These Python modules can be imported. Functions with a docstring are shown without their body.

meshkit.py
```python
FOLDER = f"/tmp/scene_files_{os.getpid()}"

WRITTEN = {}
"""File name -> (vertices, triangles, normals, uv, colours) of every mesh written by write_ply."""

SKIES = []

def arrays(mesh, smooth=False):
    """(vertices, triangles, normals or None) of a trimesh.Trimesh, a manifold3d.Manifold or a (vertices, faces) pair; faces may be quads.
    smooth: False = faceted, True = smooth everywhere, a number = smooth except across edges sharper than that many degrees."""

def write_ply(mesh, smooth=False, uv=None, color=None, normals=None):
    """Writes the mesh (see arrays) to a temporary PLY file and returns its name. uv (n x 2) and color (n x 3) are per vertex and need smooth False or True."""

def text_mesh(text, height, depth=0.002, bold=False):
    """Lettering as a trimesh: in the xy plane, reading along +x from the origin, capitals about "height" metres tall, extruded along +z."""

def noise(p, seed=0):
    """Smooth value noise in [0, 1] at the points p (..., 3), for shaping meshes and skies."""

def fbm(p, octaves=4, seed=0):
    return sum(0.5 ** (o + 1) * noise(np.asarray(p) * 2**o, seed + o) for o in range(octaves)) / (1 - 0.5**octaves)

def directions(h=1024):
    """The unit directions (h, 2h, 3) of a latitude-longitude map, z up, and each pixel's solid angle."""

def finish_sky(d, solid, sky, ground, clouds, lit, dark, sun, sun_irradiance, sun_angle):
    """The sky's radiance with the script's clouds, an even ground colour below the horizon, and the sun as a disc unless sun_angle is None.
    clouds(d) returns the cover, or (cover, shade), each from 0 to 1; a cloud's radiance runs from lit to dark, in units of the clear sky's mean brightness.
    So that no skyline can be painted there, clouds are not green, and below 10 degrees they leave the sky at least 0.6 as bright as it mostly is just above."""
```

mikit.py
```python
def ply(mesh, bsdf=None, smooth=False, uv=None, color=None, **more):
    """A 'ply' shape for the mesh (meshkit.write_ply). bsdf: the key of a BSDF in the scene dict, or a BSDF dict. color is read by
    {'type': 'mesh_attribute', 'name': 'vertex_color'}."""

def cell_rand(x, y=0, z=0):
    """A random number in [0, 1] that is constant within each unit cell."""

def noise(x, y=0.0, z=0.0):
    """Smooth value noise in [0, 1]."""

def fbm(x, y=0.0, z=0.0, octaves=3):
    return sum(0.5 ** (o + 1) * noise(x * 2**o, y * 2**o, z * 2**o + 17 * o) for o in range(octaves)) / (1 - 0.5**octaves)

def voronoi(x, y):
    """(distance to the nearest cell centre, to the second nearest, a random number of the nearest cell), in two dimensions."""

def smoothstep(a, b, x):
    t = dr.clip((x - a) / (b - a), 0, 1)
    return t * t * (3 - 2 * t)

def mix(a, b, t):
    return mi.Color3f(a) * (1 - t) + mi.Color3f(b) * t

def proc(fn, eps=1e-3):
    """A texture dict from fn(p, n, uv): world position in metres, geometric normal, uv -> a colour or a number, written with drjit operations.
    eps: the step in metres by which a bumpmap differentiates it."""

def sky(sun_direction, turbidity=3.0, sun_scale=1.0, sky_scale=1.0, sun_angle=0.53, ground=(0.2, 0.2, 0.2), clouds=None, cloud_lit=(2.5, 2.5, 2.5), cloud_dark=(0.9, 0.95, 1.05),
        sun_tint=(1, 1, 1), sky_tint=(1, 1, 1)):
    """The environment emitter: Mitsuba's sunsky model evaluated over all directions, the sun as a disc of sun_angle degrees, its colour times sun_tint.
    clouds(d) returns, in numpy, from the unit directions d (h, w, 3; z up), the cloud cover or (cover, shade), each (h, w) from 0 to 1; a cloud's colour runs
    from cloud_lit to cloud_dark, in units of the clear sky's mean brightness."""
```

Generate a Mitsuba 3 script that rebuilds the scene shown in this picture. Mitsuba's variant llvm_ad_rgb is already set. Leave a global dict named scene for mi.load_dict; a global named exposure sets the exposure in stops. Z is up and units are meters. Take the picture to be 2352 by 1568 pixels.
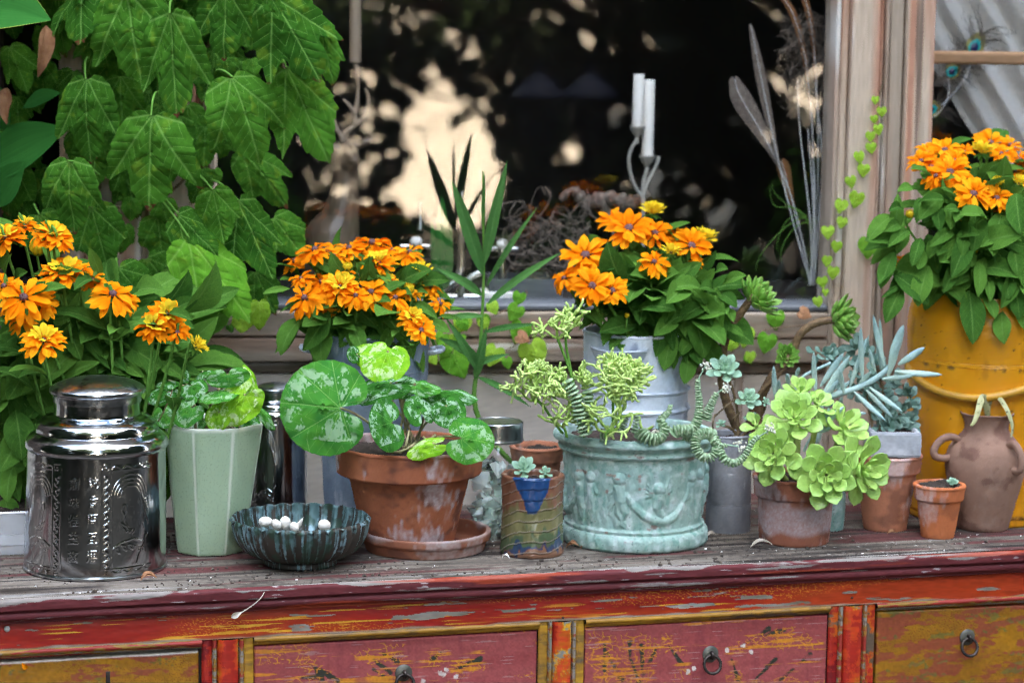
import math, random
import numpy as np, trimesh, shapely, drjit as dr, mitsuba as mi, mikit, meshkit
from mikit import smoothstep, mix, proc
from shapely.geometry import Polygon
T = mi.ScalarTransform4f
rnd = random.Random(7)
nrs = np.random.RandomState(11)
scene, labels = {}, {}


# ------------------------------------------------------------------ cheap value noise from a table of random numbers (compiles and renders faster than mikit's)
TAB = mi.Float(np.random.RandomState(5).uniform(size=4096).astype(np.float32))
KX, KY, KZ = 374761393, 668265263, 2147483647


def _u(f):
    return mi.UInt32(mi.Int32(f) + 1000000)


def _tab(h):
    return dr.gather(mi.Float, TAB, ((h ^ (h >> 15)) * 1274126177) >> 20)


def cell_rand(x, y=0, z=0):
    return _tab(_u(dr.floor(mi.Float(x))) * KX + _u(dr.floor(mi.Float(y))) * KY + _u(dr.floor(mi.Float(z))) * KZ)


def noise(x, y=0.0, z=0.0):
    flat = isinstance(z, (int, float))
    p = [mi.Float(x), mi.Float(y)] + ([] if flat else [mi.Float(z)])
    i = [dr.floor(v) for v in p]
    t = [(v - a) * (v - a) * (3 - 2 * (v - a)) for v, a in zip(p, i)]
    h = _u(i[0]) * KX + _u(i[1]) * KY + ((int(z * 977) * KZ) & 0xFFFFFFFF if flat else _u(i[2]) * KZ)
    def plane(g):
        a = dr.lerp(_tab(g), _tab(g + KX), t[0]); b = dr.lerp(_tab(g + KY), _tab(g + ((KX + KY) & 0xFFFFFFFF)), t[0])
        return dr.lerp(a, b, t[1])
    return plane(h) if flat else dr.lerp(plane(h), plane(h + KZ), t[2])


def fbm(x, y=0.0, z=0.0, octaves=3):
    octaves = min(octaves, 3)
    flat = isinstance(z, (int, float))
    return sum(0.5 ** (o + 1) * noise(x * 2**o, y * 2**o, z + 0.37 * o if flat else z * 2**o + 17 * o) for o in range(octaves)) / (1 - 0.5**octaves)


def voronoi(x, y):
    x, y = mi.Float(x), mi.Float(y)
    fx, fy = dr.floor(x), dr.floor(y)
    h = _u(fx) * KX + _u(fy) * KY
    first, second, which = mi.Float(9), mi.Float(9), mi.Float(0)
    for a in (-1, 0, 1):
        for b in (-1, 0, 1):
            g = h + ((a * KX + b * KY) & 0xFFFFFFFF)
            r1, r2 = _tab(g), _tab(g + 77777)
            d = dr.sqrt(dr.square(fx + a + r1 - x) + dr.square(fy + b + r2 - y))
            second = dr.select(d < first, first, dr.minimum(second, d))
            which = dr.select(d < first, r2, which)
            first = dr.minimum(first, d)
    return first, second, which



# the same functions for numpy arrays: surfaces with many layers get their colours per vertex, on dense meshes
NTAB = np.random.RandomState(5).uniform(size=4096).astype(np.float32)


class Pt:
    def __init__(s, v):
        s.x, s.y, s.z = (np.ascontiguousarray(v[:, k]) for k in range(3))


def _nh(ix, iy, iz):
    h = (ix * KX + iy * KY + iz * KZ) & 0xFFFFFFFF
    return NTAB[(((h ^ (h >> 15)) * 1274126177) & 0xFFFFFFFF) >> 20]


def nnoise(x, y=0.0, z=0.0):
    x, y, z = np.broadcast_arrays(*(np.asarray(v, float) for v in (x, y, z)))
    i = [np.floor(v).astype(np.int64) for v in (x, y, z)]
    t = [(v - a) ** 2 * (3 - 2 * (v - a)) for v, a in zip((x, y, z), i)]
    out = 0
    for a in (0, 1):
        for b in (0, 1):
            for c in (0, 1):
                out = out + _nh(i[0] + a, i[1] + b, i[2] + c) * (t[0] if a else 1 - t[0]) * (t[1] if b else 1 - t[1]) * (t[2] if c else 1 - t[2])
    return out


def nfbm(x, y=0.0, z=0.0, octaves=3):
    return sum(0.5 ** (o + 1) * nnoise(np.asarray(x) * 2**o, np.asarray(y) * 2**o, np.asarray(z) * 2**o + 17 * o) for o in range(octaves)) / (1 - 0.5**octaves)


def nvor(x, y):
    fx, fy = np.floor(x).astype(np.int64), np.floor(y).astype(np.int64)
    first, second = np.full(x.shape, 9.0), np.full(x.shape, 9.0)
    for a in (-1, 0, 1):
        for b in (-1, 0, 1):
            d = np.hypot(fx + a + _nh(fx + a, fy + b, fx * 0 + 1) - x, fy + b + _nh(fx + a, fy + b, fx * 0 + 2) - y)
            second = np.where(d < first, first, np.minimum(second, d)); first = np.minimum(first, d)
    return first, second


def nss(a, b, x):
    t = np.clip((x - a) / (b - a), 0, 1)
    return t * t * (3 - 2 * t)


class Col(np.ndarray):
    """colours, one row per vertex; times a number per vertex"""
    def __mul__(s, k):
        k = np.asarray(k, float)
        return (np.asarray(s) * (k[:, None] if k.ndim == 1 else k)).view(Col)


def nmix(a, b, t):
    t = np.asarray(t, float)[..., None]
    return (np.asarray(a, float) * (1 - t) + np.asarray(b, float) * t).view(Col)


BAKED = {}
# ------------------------------------------------------------------ camera, sky, exposure
F = 2500.0
PITCH, ROLL = math.atan(341 / F), 0.014
EYE = np.array([0.0, 0.0, 1.535])
FWD = np.array([0, math.cos(PITCH), -math.sin(PITCH)])
_u0 = np.array([0, math.sin(PITCH), math.cos(PITCH)])
RIGHT = np.array([math.cos(ROLL), 0, 0]) + _u0 * math.sin(ROLL)
UP = _u0 * math.cos(ROLL) - np.array([math.sin(ROLL), 0, 0])
scene['camera'] = dict(type='thinlens', fov=math.degrees(2 * math.atan(512 / F)), fov_axis='x', aperture_radius=0.0078, focus_distance=2.74,
                       near_clip=0.05, far_clip=400.0, to_world=T().look_at(origin=EYE.tolist(), target=(EYE + FWD).tolist(), up=UP.tolist()))
exposure = 5.75
SUN = (0.05, 0.62, 0.78)                       # the sun stands behind the house: the sideboard is in open shade


def cloud(d):
    n = meshkit.fbm(d * [3.0, 3.0, 6.0], 4, 3)
    return np.clip((n - 0.40) * 4, 0, 1) * 0.9, np.clip((meshkit.fbm(d * 5, 3, 8) - 0.45) * 2, 0, 1) * 0.6


scene['sky'] = mikit.sky(SUN, turbidity=3, clouds=cloud, sky_tint=(1.18, 1.0, 0.80))

# ------------------------------------------------------------------ helpers
V = 1024 / 2352
C_ = {}


def ray(px, py):
    return FWD + RIGHT * ((px - 512) / F) + UP * ((341 - py) / F)


def at(px, py, Y):
    d = ray(px, py)
    return EYE + d * (Y / d[1])


def on_z(px, py, z):
    d = ray(px, py)
    return EYE + d * ((z - EYE[2]) / d[2])


TOP = 0.9


def on_table(px, py):
    return on_z(px, py, TOP)


def pxm(Y):
    return Y / F                                # metres per pixel at that distance


class Frame:
    def __init__(s, o, deg):
        s.o, s.a = np.asarray(o, float), math.radians(deg)
        c, n = math.cos(s.a), math.sin(s.a)
        s.R = np.array([[c, -n, 0], [n, c, 0], [0, 0, 1.0]])

    def w(s, v):
        return np.asarray(v, float) @ s.R.T + s.o

    def l(s, v):
        return (np.asarray(v, float) - s.o) @ s.R

    def hit(s, px, py, y):
        """local (x, z) where the pixel's ray meets the plane local y = y"""
        d, e = ray(px, py) @ s.R, s.l(EYE)
        q = e + d * ((y - e[1]) / d[1])
        return q[0], q[2]

    def loc(s, p):
        c, n = math.cos(s.a), math.sin(s.a)
        x, y = p.x - float(s.o[0]), p.y - float(s.o[1])
        return x * c + y * n, y * c - x * n, p.z - float(s.o[2])


def numbered(base):
    C_[base] = C_.get(base, -1) + 1
    return base if C_[base] == 0 else f'{base}_{C_[base]:03d}'


def put(name, mesh, bsdf, parent=None, smooth=True, uv=None):
    """one entry of the scene"""
    key = numbered((parent + '__' if parent else '') + name)
    if isinstance(mesh, tuple) and len(mesh) == 3:
        mesh, uv = mesh[:2], mesh[2]
    if bsdf in BAKED:
        if not isinstance(smooth, bool):
            mesh, smooth = meshkit.arrays(mesh[:2] if isinstance(mesh, tuple) else mesh, smooth)[:2], True
        v = np.asarray(mesh[0] if isinstance(mesh, tuple) else mesh.vertices)
        scene[key] = mikit.ply(mesh, bsdf, smooth=smooth, color=np.clip(BAKED[bsdf](Pt(v)), 0, 1))
    else:
        scene[key] = mikit.ply(mesh, bsdf, smooth=smooth, uv=uv if isinstance(smooth, bool) else None)
    return key


def tag(key, label, cat=None, group=None, kind=None):
    labels[key] = {k: v for k, v in (('label', label), ('category', cat), ('group', group), ('kind', kind)) if v}
    return key


def thing(name, label, cat, group=None):
    return tag(numbered(name), label, cat, group)


def unit(v):
    v = np.asarray(v, float)
    return v / (np.linalg.norm(v) + 1e-12)


def quads(nu, nv, wrap=False):
    i, j = np.meshgrid(np.arange(nu - 1), np.arange(nv - 1 if not wrap else nv), indexing='ij')
    a, b = i * nv + j, i * nv + (j + 1) % nv
    q = np.stack([a, b, b + nv, a + nv], -1).reshape(-1, 4)
    return np.vstack([q[:, [0, 1, 2]], q[:, [0, 2, 3]]])


def join(parts):
    vs, fs, us, at_ = [], [], [], 0
    for m in parts:
        vs.append(np.asarray(m[0])); fs.append(np.asarray(m[1]) + at_); at_ += len(m[0])
        us.append(m[2] if len(m) > 2 and m[2] is not None else np.zeros((len(m[0]), 2)))
    return np.vstack(vs), np.vstack(fs), np.vstack(us)


def lathe(prof, n=64, c=(0, 0, 0), uvr=True):
    """prof [(r, z)...]; the seam is doubled so that uv = (angle/2pi, arc length in metres)"""
    p = np.asarray(prof, float)
    th = np.linspace(0, 2 * np.pi, n + 1) - np.pi
    v = np.stack([p[:, 0, None] * np.sin(th), -p[:, 0, None] * np.cos(th), np.repeat(p[:, 1, None], n + 1, 1)], -1)
    s = np.concatenate([[0], np.cumsum(np.linalg.norm(np.diff(p, axis=0), axis=1))])
    uv = np.stack(np.broadcast_arrays(((th + np.pi) / (2 * np.pi))[None], s[:, None]), -1)
    return (v + np.asarray(c)).reshape(-1, 3), quads(len(p), n + 1), uv.reshape(-1, 2)


def smooth_prof(pts, k=6):
    """Catmull-Rom through (r, z); a point given as (r, z, 1) stays a corner"""
    out = []
    P = [np.asarray(q[:2], float) for q in pts]
    for i in range(len(P) - 1):
        a, b = P[i], P[i + 1]
        ta = (b - P[i - 1]) / 2 if i > 0 and len(pts[i]) < 3 else (b - a)
        tb = (P[i + 2] - a) / 2 if i + 2 < len(P) and len(pts[i + 1]) < 3 else (b - a)
        for t in np.linspace(0, 1, k, endpoint=False):
            h = [2*t**3 - 3*t**2 + 1, t**3 - 2*t**2 + t, -2*t**3 + 3*t**2, t**3 - t**2]
            out.append(h[0]*a + h[1]*ta + h[2]*b + h[3]*tb)
    out.append(P[-1])
    return np.maximum(np.array(out), [[0, -9]])


def path(pts, n=12):
    """smooth 3-D polyline through the points"""
    P = np.asarray(pts, float)
    if len(P) == 2:
        return P[0] + (P[1] - P[0]) * np.linspace(0, 1, n)[:, None]
    t = np.linspace(0, len(P) - 1, n)
    from scipy.interpolate import CubicSpline
    return CubicSpline(np.arange(len(P)), P)(t)


def tube(p, r, sides=7, cap=True):
    p = np.asarray(p, float)
    r = np.broadcast_to(np.asarray(r, float), (len(p),)) if np.ndim(r) else np.full(len(p), float(r))
    t = np.gradient(p, axis=0); t /= np.linalg.norm(t, axis=1, keepdims=True) + 1e-12
    a = np.cross(t[0], [0.31, 0.2, 0.93]); a /= np.linalg.norm(a) + 1e-12
    A = []
    for k in range(len(p)):
        a = a - t[k] * (a @ t[k]); a /= np.linalg.norm(a) + 1e-12
        A.append(a)
    A = np.array(A); B = np.cross(t, A)
    g = np.arange(sides) * 2 * np.pi / sides
    v = p[:, None] + r[:, None, None] * (np.cos(g)[None, :, None] * A[:, None] + np.sin(g)[None, :, None] * B[:, None])
    f = quads(len(p), sides, True)
    v = v.reshape(-1, 3)
    s = np.linspace(0, 1, len(p))
    uv = np.stack(np.broadcast_arrays(np.arange(sides)[None] / sides, s[:, None]), -1).reshape(-1, 2)
    if cap:
        m = len(v)
        v = np.vstack([v, p[:1], p[-1:]]); uv = np.vstack([uv, [[0, 0], [0, 1]]])
        k = np.arange(sides)
        f = np.vstack([f, np.stack([k, k * 0 + m, (k + 1) % sides], 1), np.stack([(len(p) - 1) * sides + k, (len(p) - 1) * sides + (k + 1) % sides, k * 0 + m + 1], 1)])
    return v, f, uv


def box(x0, x1, y0, y1, z0, z1, bev=0.0015, fr=None):
    """bevelled box"""
    b = min(bev, (x1 - x0) / 3, (y1 - y0) / 3, (z1 - z0) / 3)
    pts = []
    for sx, x in ((1, x0), (-1, x1)):
        for sy, y in ((1, y0), (-1, y1)):
            for sz, z in ((1, z0), (-1, z1)):
                pts += [(x + sx*b, y + sy*b, z), (x + sx*b, y, z + sz*b), (x, y + sy*b, z + sz*b)]
    h = trimesh.convex.convex_hull(np.array(pts))
    v = np.array(h.vertices)
    return (fr.w(v) if fr else v), np.array(h.faces)


def ellipsoid(c, r, sub=2, R=None):
    m = trimesh.creation.icosphere(sub)
    v = np.array(m.vertices) * np.asarray(r)
    if R is not None:
        v = v @ np.asarray(R).T
    return v + np.asarray(c), np.array(m.faces)


def basis(d, n):
    """columns x, y (= d), z (close to n)"""
    y = unit(d); z = np.asarray(n, float) - y * (np.asarray(n) @ y); z = unit(z)
    return np.stack([np.cross(y, z), y, z], 1)


def rot_about(v, axis, ang):
    a = unit(axis); v = np.asarray(v, float)
    return v * math.cos(ang) + np.cross(a, v) * math.sin(ang) + a * (a @ v) * (1 - math.cos(ang))


LID = [0]


def leaf(base, tip, width, normal, bulge=0.1, fold=0.12, peak=0.45, sharp=1.0, nu=5, nv=9, wave=0.0, thick=0.0, twist=0.0, end=0.0):
    """a leaf blade as a sheet from base to tip; uv = (across + 2 id, along)"""
    LID[0] += 1
    L = np.linalg.norm(np.asarray(tip) - base)
    s, t = np.linspace(-1, 1, nu), np.linspace(0, 1, nv)
    e = math.log(0.5) / math.log(peak)
    prof = np.sin(np.pi * np.clip(t, 0, 1) ** e) ** sharp
    prof = np.maximum(prof, end * (t > 0.5) * np.minimum(1, (1.0 - t) * 12)); prof[0] = max(prof[0], 0.06); prof[-1] = 0.01
    w = width / 2 * prof
    S, Tt = np.meshgrid(s, t)
    Wd = w[:, None]
    x = S * Wd * (1 - 0.15 * fold * S ** 2)
    z = bulge * L * 4 * Tt * (1 - Tt) + np.abs(S) * Wd * fold * 2 - 0.02 * L * (S == 0) * 0
    if wave:
        ph = (LID[0] * 1.7) % 6.28
        z = z + wave * width * S * np.sin(Tt * 9 + ph) + wave * 0.6 * width * np.sin(Tt * 6 + ph * 2) * (1 - S ** 2) * 0.5
    if twist:
        a = twist * (Tt - 0.3)
        x, z = x * np.cos(a) - (z * 0 + 0) * np.sin(a), z + x * np.sin(a)
    v = np.stack([x, Tt * L, z], -1).reshape(-1, 3)
    B = basis(np.asarray(tip) - base, normal)
    uv = np.stack([(S + 1) / 2 + 2 * (LID[0] % 500), Tt], -1).reshape(-1, 2)
    return v @ B.T + base, quads(nv, nu), uv


def fleshy(base, tip, width, thick, normal, bulge=0.12, peak=0.6, sharp=0.8, n=9, sides=10, cup=0.25, point=0.0):
    """a thick succulent leaf; closed"""
    LID[0] += 1
    L = np.linalg.norm(np.asarray(tip) - base)
    t = np.linspace(0, 1, n)
    e = math.log(0.5) / math.log(peak)
    w = np.maximum(np.sin(np.pi * t ** e), 0) ** sharp; w[0] = 0.22; w[-1] = 0.03
    w = np.maximum(w, np.where(t < peak, 0.3, 0))
    if point:
        w = w * 1.0; 
    g = np.arange(sides) * 2 * np.pi / sides
    x = w[:, None] * width / 2 * np.cos(g)
    z = (0.35 + 0.65 * w[:, None]) * (w[:, None] > 0.05) * thick / 2 * np.sin(g) + cup * width * (x / (width / 2)) ** 2 * 0.5 - bulge * L * np.sin(np.pi * t)[:, None] * 0.9
    y = np.broadcast_to(t[:, None] * L, x.shape)
    v = np.stack([x, y, z], -1).reshape(-1, 3)
    uv = np.stack([x / width + 0.5 + 2 * (LID[0] % 500), y / L], -1).reshape(-1, 2)
    B = basis(np.asarray(tip) - base, normal)
    return v @ B.T + base, quads(n, sides, True), uv


def polar_leaf(base, tip, width, normal, outline, ctr=(0, 0.42), rings=8, zf=None):
    """outline: closed points (x, y) with the stalk at (0, 0) and the tip at (0, 1); uv = (x + 0.5 + 2 id, y) in leaf lengths"""
    LID[0] += 1
    o = np.asarray(outline, float); c = np.asarray(ctr, float)
    L = np.linalg.norm(np.asarray(tip) - base)
    k = (np.arange(rings) + 1) / rings
    p = c + (o - c)[None] * (k ** 0.85)[:, None, None]
    pts = np.vstack([c[None], p.reshape(-1, 2)])
    n = len(o)
    f = [quads(rings, n, True) + 1]
    j = np.arange(n)
    f.append(np.stack([j * 0, 1 + j, 1 + (j + 1) % n], 1))
    f = np.vstack(f)
    wx = width / max(np.ptp(o[:, 0]), 1e-6)
    z = zf(pts[:, 0], pts[:, 1]) * L if zf else np.zeros(len(pts))
    v = np.stack([pts[:, 0] * wx, pts[:, 1] * L, z], 1)
    B = basis(np.asarray(tip) - base, normal)
    uv = pts + [0.5 + 2 * (LID[0] % 500), 0.5]
    return v @ B.T + base, f, uv


def closed_curve(pts, n=64, teeth=0, amp=0.0, seed=0):
    from scipy.interpolate import CubicSpline
    p = np.asarray(pts, float); p = np.vstack([p, p[:1]])
    s = np.concatenate([[0], np.cumsum(np.linalg.norm(np.diff(p, axis=0), axis=1) ** 0.7)])
    t = np.linspace(0, s[-1], n, endpoint=False)
    q = CubicSpline(s, p, bc_type='periodic')(t)
    if teeth:
        c = q.mean(0)
        ph = (t / s[-1] * teeth) % 1.0
        q = c + (q - c) * (1 + amp * (ph - 0.5))[:, None]
    return q
# ------------------------------------------------------------------ materials
def tex(x):
    return proc(x) if callable(x) else {'type': 'rgb', 'value': list(x)} if isinstance(x, (tuple, list)) else x


def mat(name, color, rough=0.6, metallic=0.0, spec=0.5, **kw):
    """a colour function of p alone is evaluated per vertex of the (dense) meshes that use it, one of (p, n, uv) in the renderer"""
    if callable(color) and color.__code__.co_argcount == 1:
        BAKED[name] = color
        color = {'type': 'mesh_attribute', 'name': 'vertex_color'}
    scene[name] = {'type': 'twosided', 'bsdf': dict(type='principled', base_color=tex(color), roughness=rough, metallic=metallic, specular=spec, **kw)}
    return name


def leafmat(name, color, rough=0.42, trans=0.7, spec_eta=1.52):
    scene[name] = dict(type='principledthin', base_color=tex(color), roughness=rough, diff_trans=trans, eta=spec_eta, spec_trans=0.0)
    return name


def col(r, g, b):
    return mi.Color3f(r, g, b)


def leaf_id(uv):
    i = dr.floor(uv.x / 2)
    return i, cell_rand(i, 7), cell_rand(i, 19), uv.x - 2 * i


def line(d, w):
    return 1 - smoothstep(0, w, dr.abs(d))


def fr(x):
    return x - dr.floor(x)


def lance(c0, c1, vein, side=7.0, k=0.5):
    """colour of a blade with one midrib: c0..c1 by leaf, veins a little lighter"""
    def f(p, n, uv):
        i, a, b, s = leaf_id(uv)
        d = dr.abs(s - 0.5)
        m = line(d, 0.05) * 0.9 + line(fr(uv.y * side - d * 4.5) - 0.5, 0.09) * 0.35 * smoothstep(0.0, 0.08, d)
        c = mix(c0, c1, a * 0.7 + 0.3 * fbm(uv.x * 6, uv.y * 7, i))
        c = c * (0.85 + 0.3 * noise(p.x * 900, p.y * 900, p.z * 900))
        return mix(c, vein, m * k)
    return f


leafmat('mat_coneflower_leaf', lance((0.034, 0.108, 0.018), (0.125, 0.275, 0.042), (0.21, 0.38, 0.10)), 0.32, 0.6)
leafmat('mat_bamboo_leaf', lance((0.055, 0.16, 0.04), (0.10, 0.25, 0.065), (0.18, 0.34, 0.12), 0.0, 0.4), 0.4, 0.5)
leafmat('mat_stem', lambda p, n, uv: mix((0.10, 0.25, 0.04), (0.17, 0.34, 0.07), noise(p.x * 300, p.y * 300, p.z * 120)), 0.5, 0.2)


def petal_col(p, n, uv):
    i, a, b, s = leaf_id(uv)
    st = fbm(s * 26, uv.y * 1.5, i)
    c = mix((0.88, 0.235, 0.004), (0.95, 0.37, 0.010), smoothstep(0.15, 0.8, uv.y + (a - 0.5) * 0.7))
    c = mix(c, (0.96, 0.46, 0.02), smoothstep(0.72, 1.0, a) * 0.8)
    c = mix(c, (0.80, 0.17, 0.004), smoothstep(0.45, 0.75, noise(p.x * 16, p.y * 16, p.z * 16)) * 0.45)
    return mix(c, (0.80, 0.20, 0.004), smoothstep(0.5, 0.75, st) * 0.45 + smoothstep(0.25, 0.0, uv.y) * 0.5)


leafmat('mat_petal', petal_col, 0.55, 0.6)
leafmat('mat_petal_yellow', lambda p, n, uv: mix((0.80, 0.50, 0.02), (0.70, 0.62, 0.04), noise(uv.x * 9, uv.y * 4)), 0.55, 0.6)
mat('mat_disc', lambda p, n, uv: mix((0.05, 0.018, 0.016), (0.17, 0.085, 0.085), noise(p.x * 900, p.y * 900, p.z * 900)), 0.7)


def palm(x, y, angs):
    """(nearness to a vein in leaf lengths, along it) for veins radiating from the stalk at (0,0)"""
    r = dr.sqrt(x * x + y * y) + 1e-5
    ph = dr.atan2(x, y)
    best, along = mi.Float(9), mi.Float(0)
    for g in angs:
        d = ph - g
        dd = r * dr.abs(dr.sin(d)) + dr.select(dr.cos(d) < 0, 9, 0)
        along = dr.select(dd < best, r * dr.cos(d), along)
        best = dr.minimum(best, dd)
    return best, along, r


def ivy_col(dark, light, vein):
    def f(p, n, uv):
        i, a, b, s = leaf_id(uv)
        x, y = s - 0.5, uv.y - 0.5
        d, al, r = palm(x, y, (0, 0.62, -0.62, 1.35, -1.35))
        m = line(d, 0.020) + 0.85 * line(fr(al * 9 - d * 7) - 0.5, 0.07) * smoothstep(0.0, 0.03, d) * smoothstep(0.3, 0.1, d)
        c = mix(dark, light, 0.25 + 0.6 * a + 0.6 * (fbm(x * 5 + i, y * 5, 2) - 0.5))
        c = mix(c, (0.22, 0.34, 0.03), smoothstep(0.62, 0.85, fbm(x * 7, y * 7, i)) * 0.35)
        c = c * (0.88 + 0.24 * noise(p.x * 700, p.y * 700, p.z * 700))
        c = mix(c, vein, dr.minimum(m, 1) * 0.55)
        edge = smoothstep(0.93, 1.0, y + 0.10 * (noise(x * 40, y * 40, i) - 0.5) + 0.25 * smoothstep(0.50, 0.56, dr.abs(x)) * smoothstep(0.66, 0.76, y))
        return mix(c, (0.14, 0.025, 0.025), edge * smoothstep(0.4, 0.6, b) * 0.9)
    return f


leafmat('mat_ivy', ivy_col((0.020, 0.082, 0.010), (0.076, 0.222, 0.022), (0.22, 0.42, 0.10)), 0.33, 0.6, 1.6)
leafmat('mat_ivy_pale', ivy_col((0.09, 0.29, 0.02), (0.16, 0.38, 0.035), (0.28, 0.5, 0.10)), 0.36, 0.6)
leafmat('mat_lime', ivy_col((0.24, 0.46, 0.03), (0.37, 0.60, 0.06), (0.5, 0.68, 0.16)), 0.45, 0.7)


def cyc_col(green, dark, silver, edge_pale, amt):
    def f(p, n, uv):
        i, a, b, s = leaf_id(uv)
        x, y = s - 0.5, uv.y - 0.5
        d, al, r = palm(x, y, (0, 0.6, -0.6, 1.25, -1.25, 2.0, -2.0))
        R = dr.sqrt(x * x + dr.square(y - 0.30)) / 0.72
        N = 0.72 * fbm(x * 8 + i * 3, y * 8, 1.0) + 0.28 * noise(x * 34, y * 34, 2.0)
        band = smoothstep(0.25, 0.62, R + 0.5 * (noise(x * 5 + i, y * 5, 3.0) - 0.5)) * smoothstep(1.02, 0.70, R + 0.5 * (noise(x * 7, y * 7 + i, 4.0) - 0.5))
        spots = smoothstep(0.52, 0.36, N + 0.22 * line(d, 0.05) - 0.22 * band + 0.1) * band
        c = mix(dark, green, 0.15 + 0.85 * noise(x * 6 + i, y * 6, 5.0) + 0.4 * (a - 0.5))
        c = mix(c, silver, dr.minimum(spots * amt, 1))
        m = line(d, 0.013) + 0.5 * line(fr(al * 6 - d * 5) - 0.5, 0.06) * smoothstep(0, 0.04, d)
        return mix(c, edge_pale, dr.minimum(m, 1) * 0.4)
    return f


leafmat('mat_cyclamen', cyc_col((0.060, 0.24, 0.03), (0.028, 0.12, 0.02), (0.36, 0.54, 0.36), (0.22, 0.48, 0.12), 0.85), 0.36, 0.45)
leafmat('mat_cyclamen_big', cyc_col((0.09, 0.31, 0.035), (0.045, 0.22, 0.04), (0.38, 0.58, 0.34), (0.36, 0.58, 0.2), 0.8), 0.42, 0.5)
leafmat('mat_cyclamen_lime', cyc_col((0.30, 0.58, 0.03), (0.17, 0.46, 0.02), (0.62, 0.78, 0.38), (0.55, 0.75, 0.25), 0.85), 0.42, 0.6)


def flesh(name, base, tipc, red=0.0, rough=0.38):
    def f(p, n, uv):
        i, a, b, s = leaf_id(uv)
        e = dr.abs(s - 0.5) * 2
        c = mix(base, tipc, smoothstep(0.1, 1.0, uv.y) * 0.55 + 0.35 * (a - 0.3) + 0.3 * (fbm(p.x * 120, p.y * 120, p.z * 120) - 0.5))
        c = c * (0.9 + 0.2 * noise(p.x * 600, p.y * 600, p.z * 600))
        return mix(c, (0.30, 0.07, 0.06), red * smoothstep(0.86, 0.97, dr.maximum(e, uv.y)))
    return mat(name, f, rough, spec=0.45)


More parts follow.
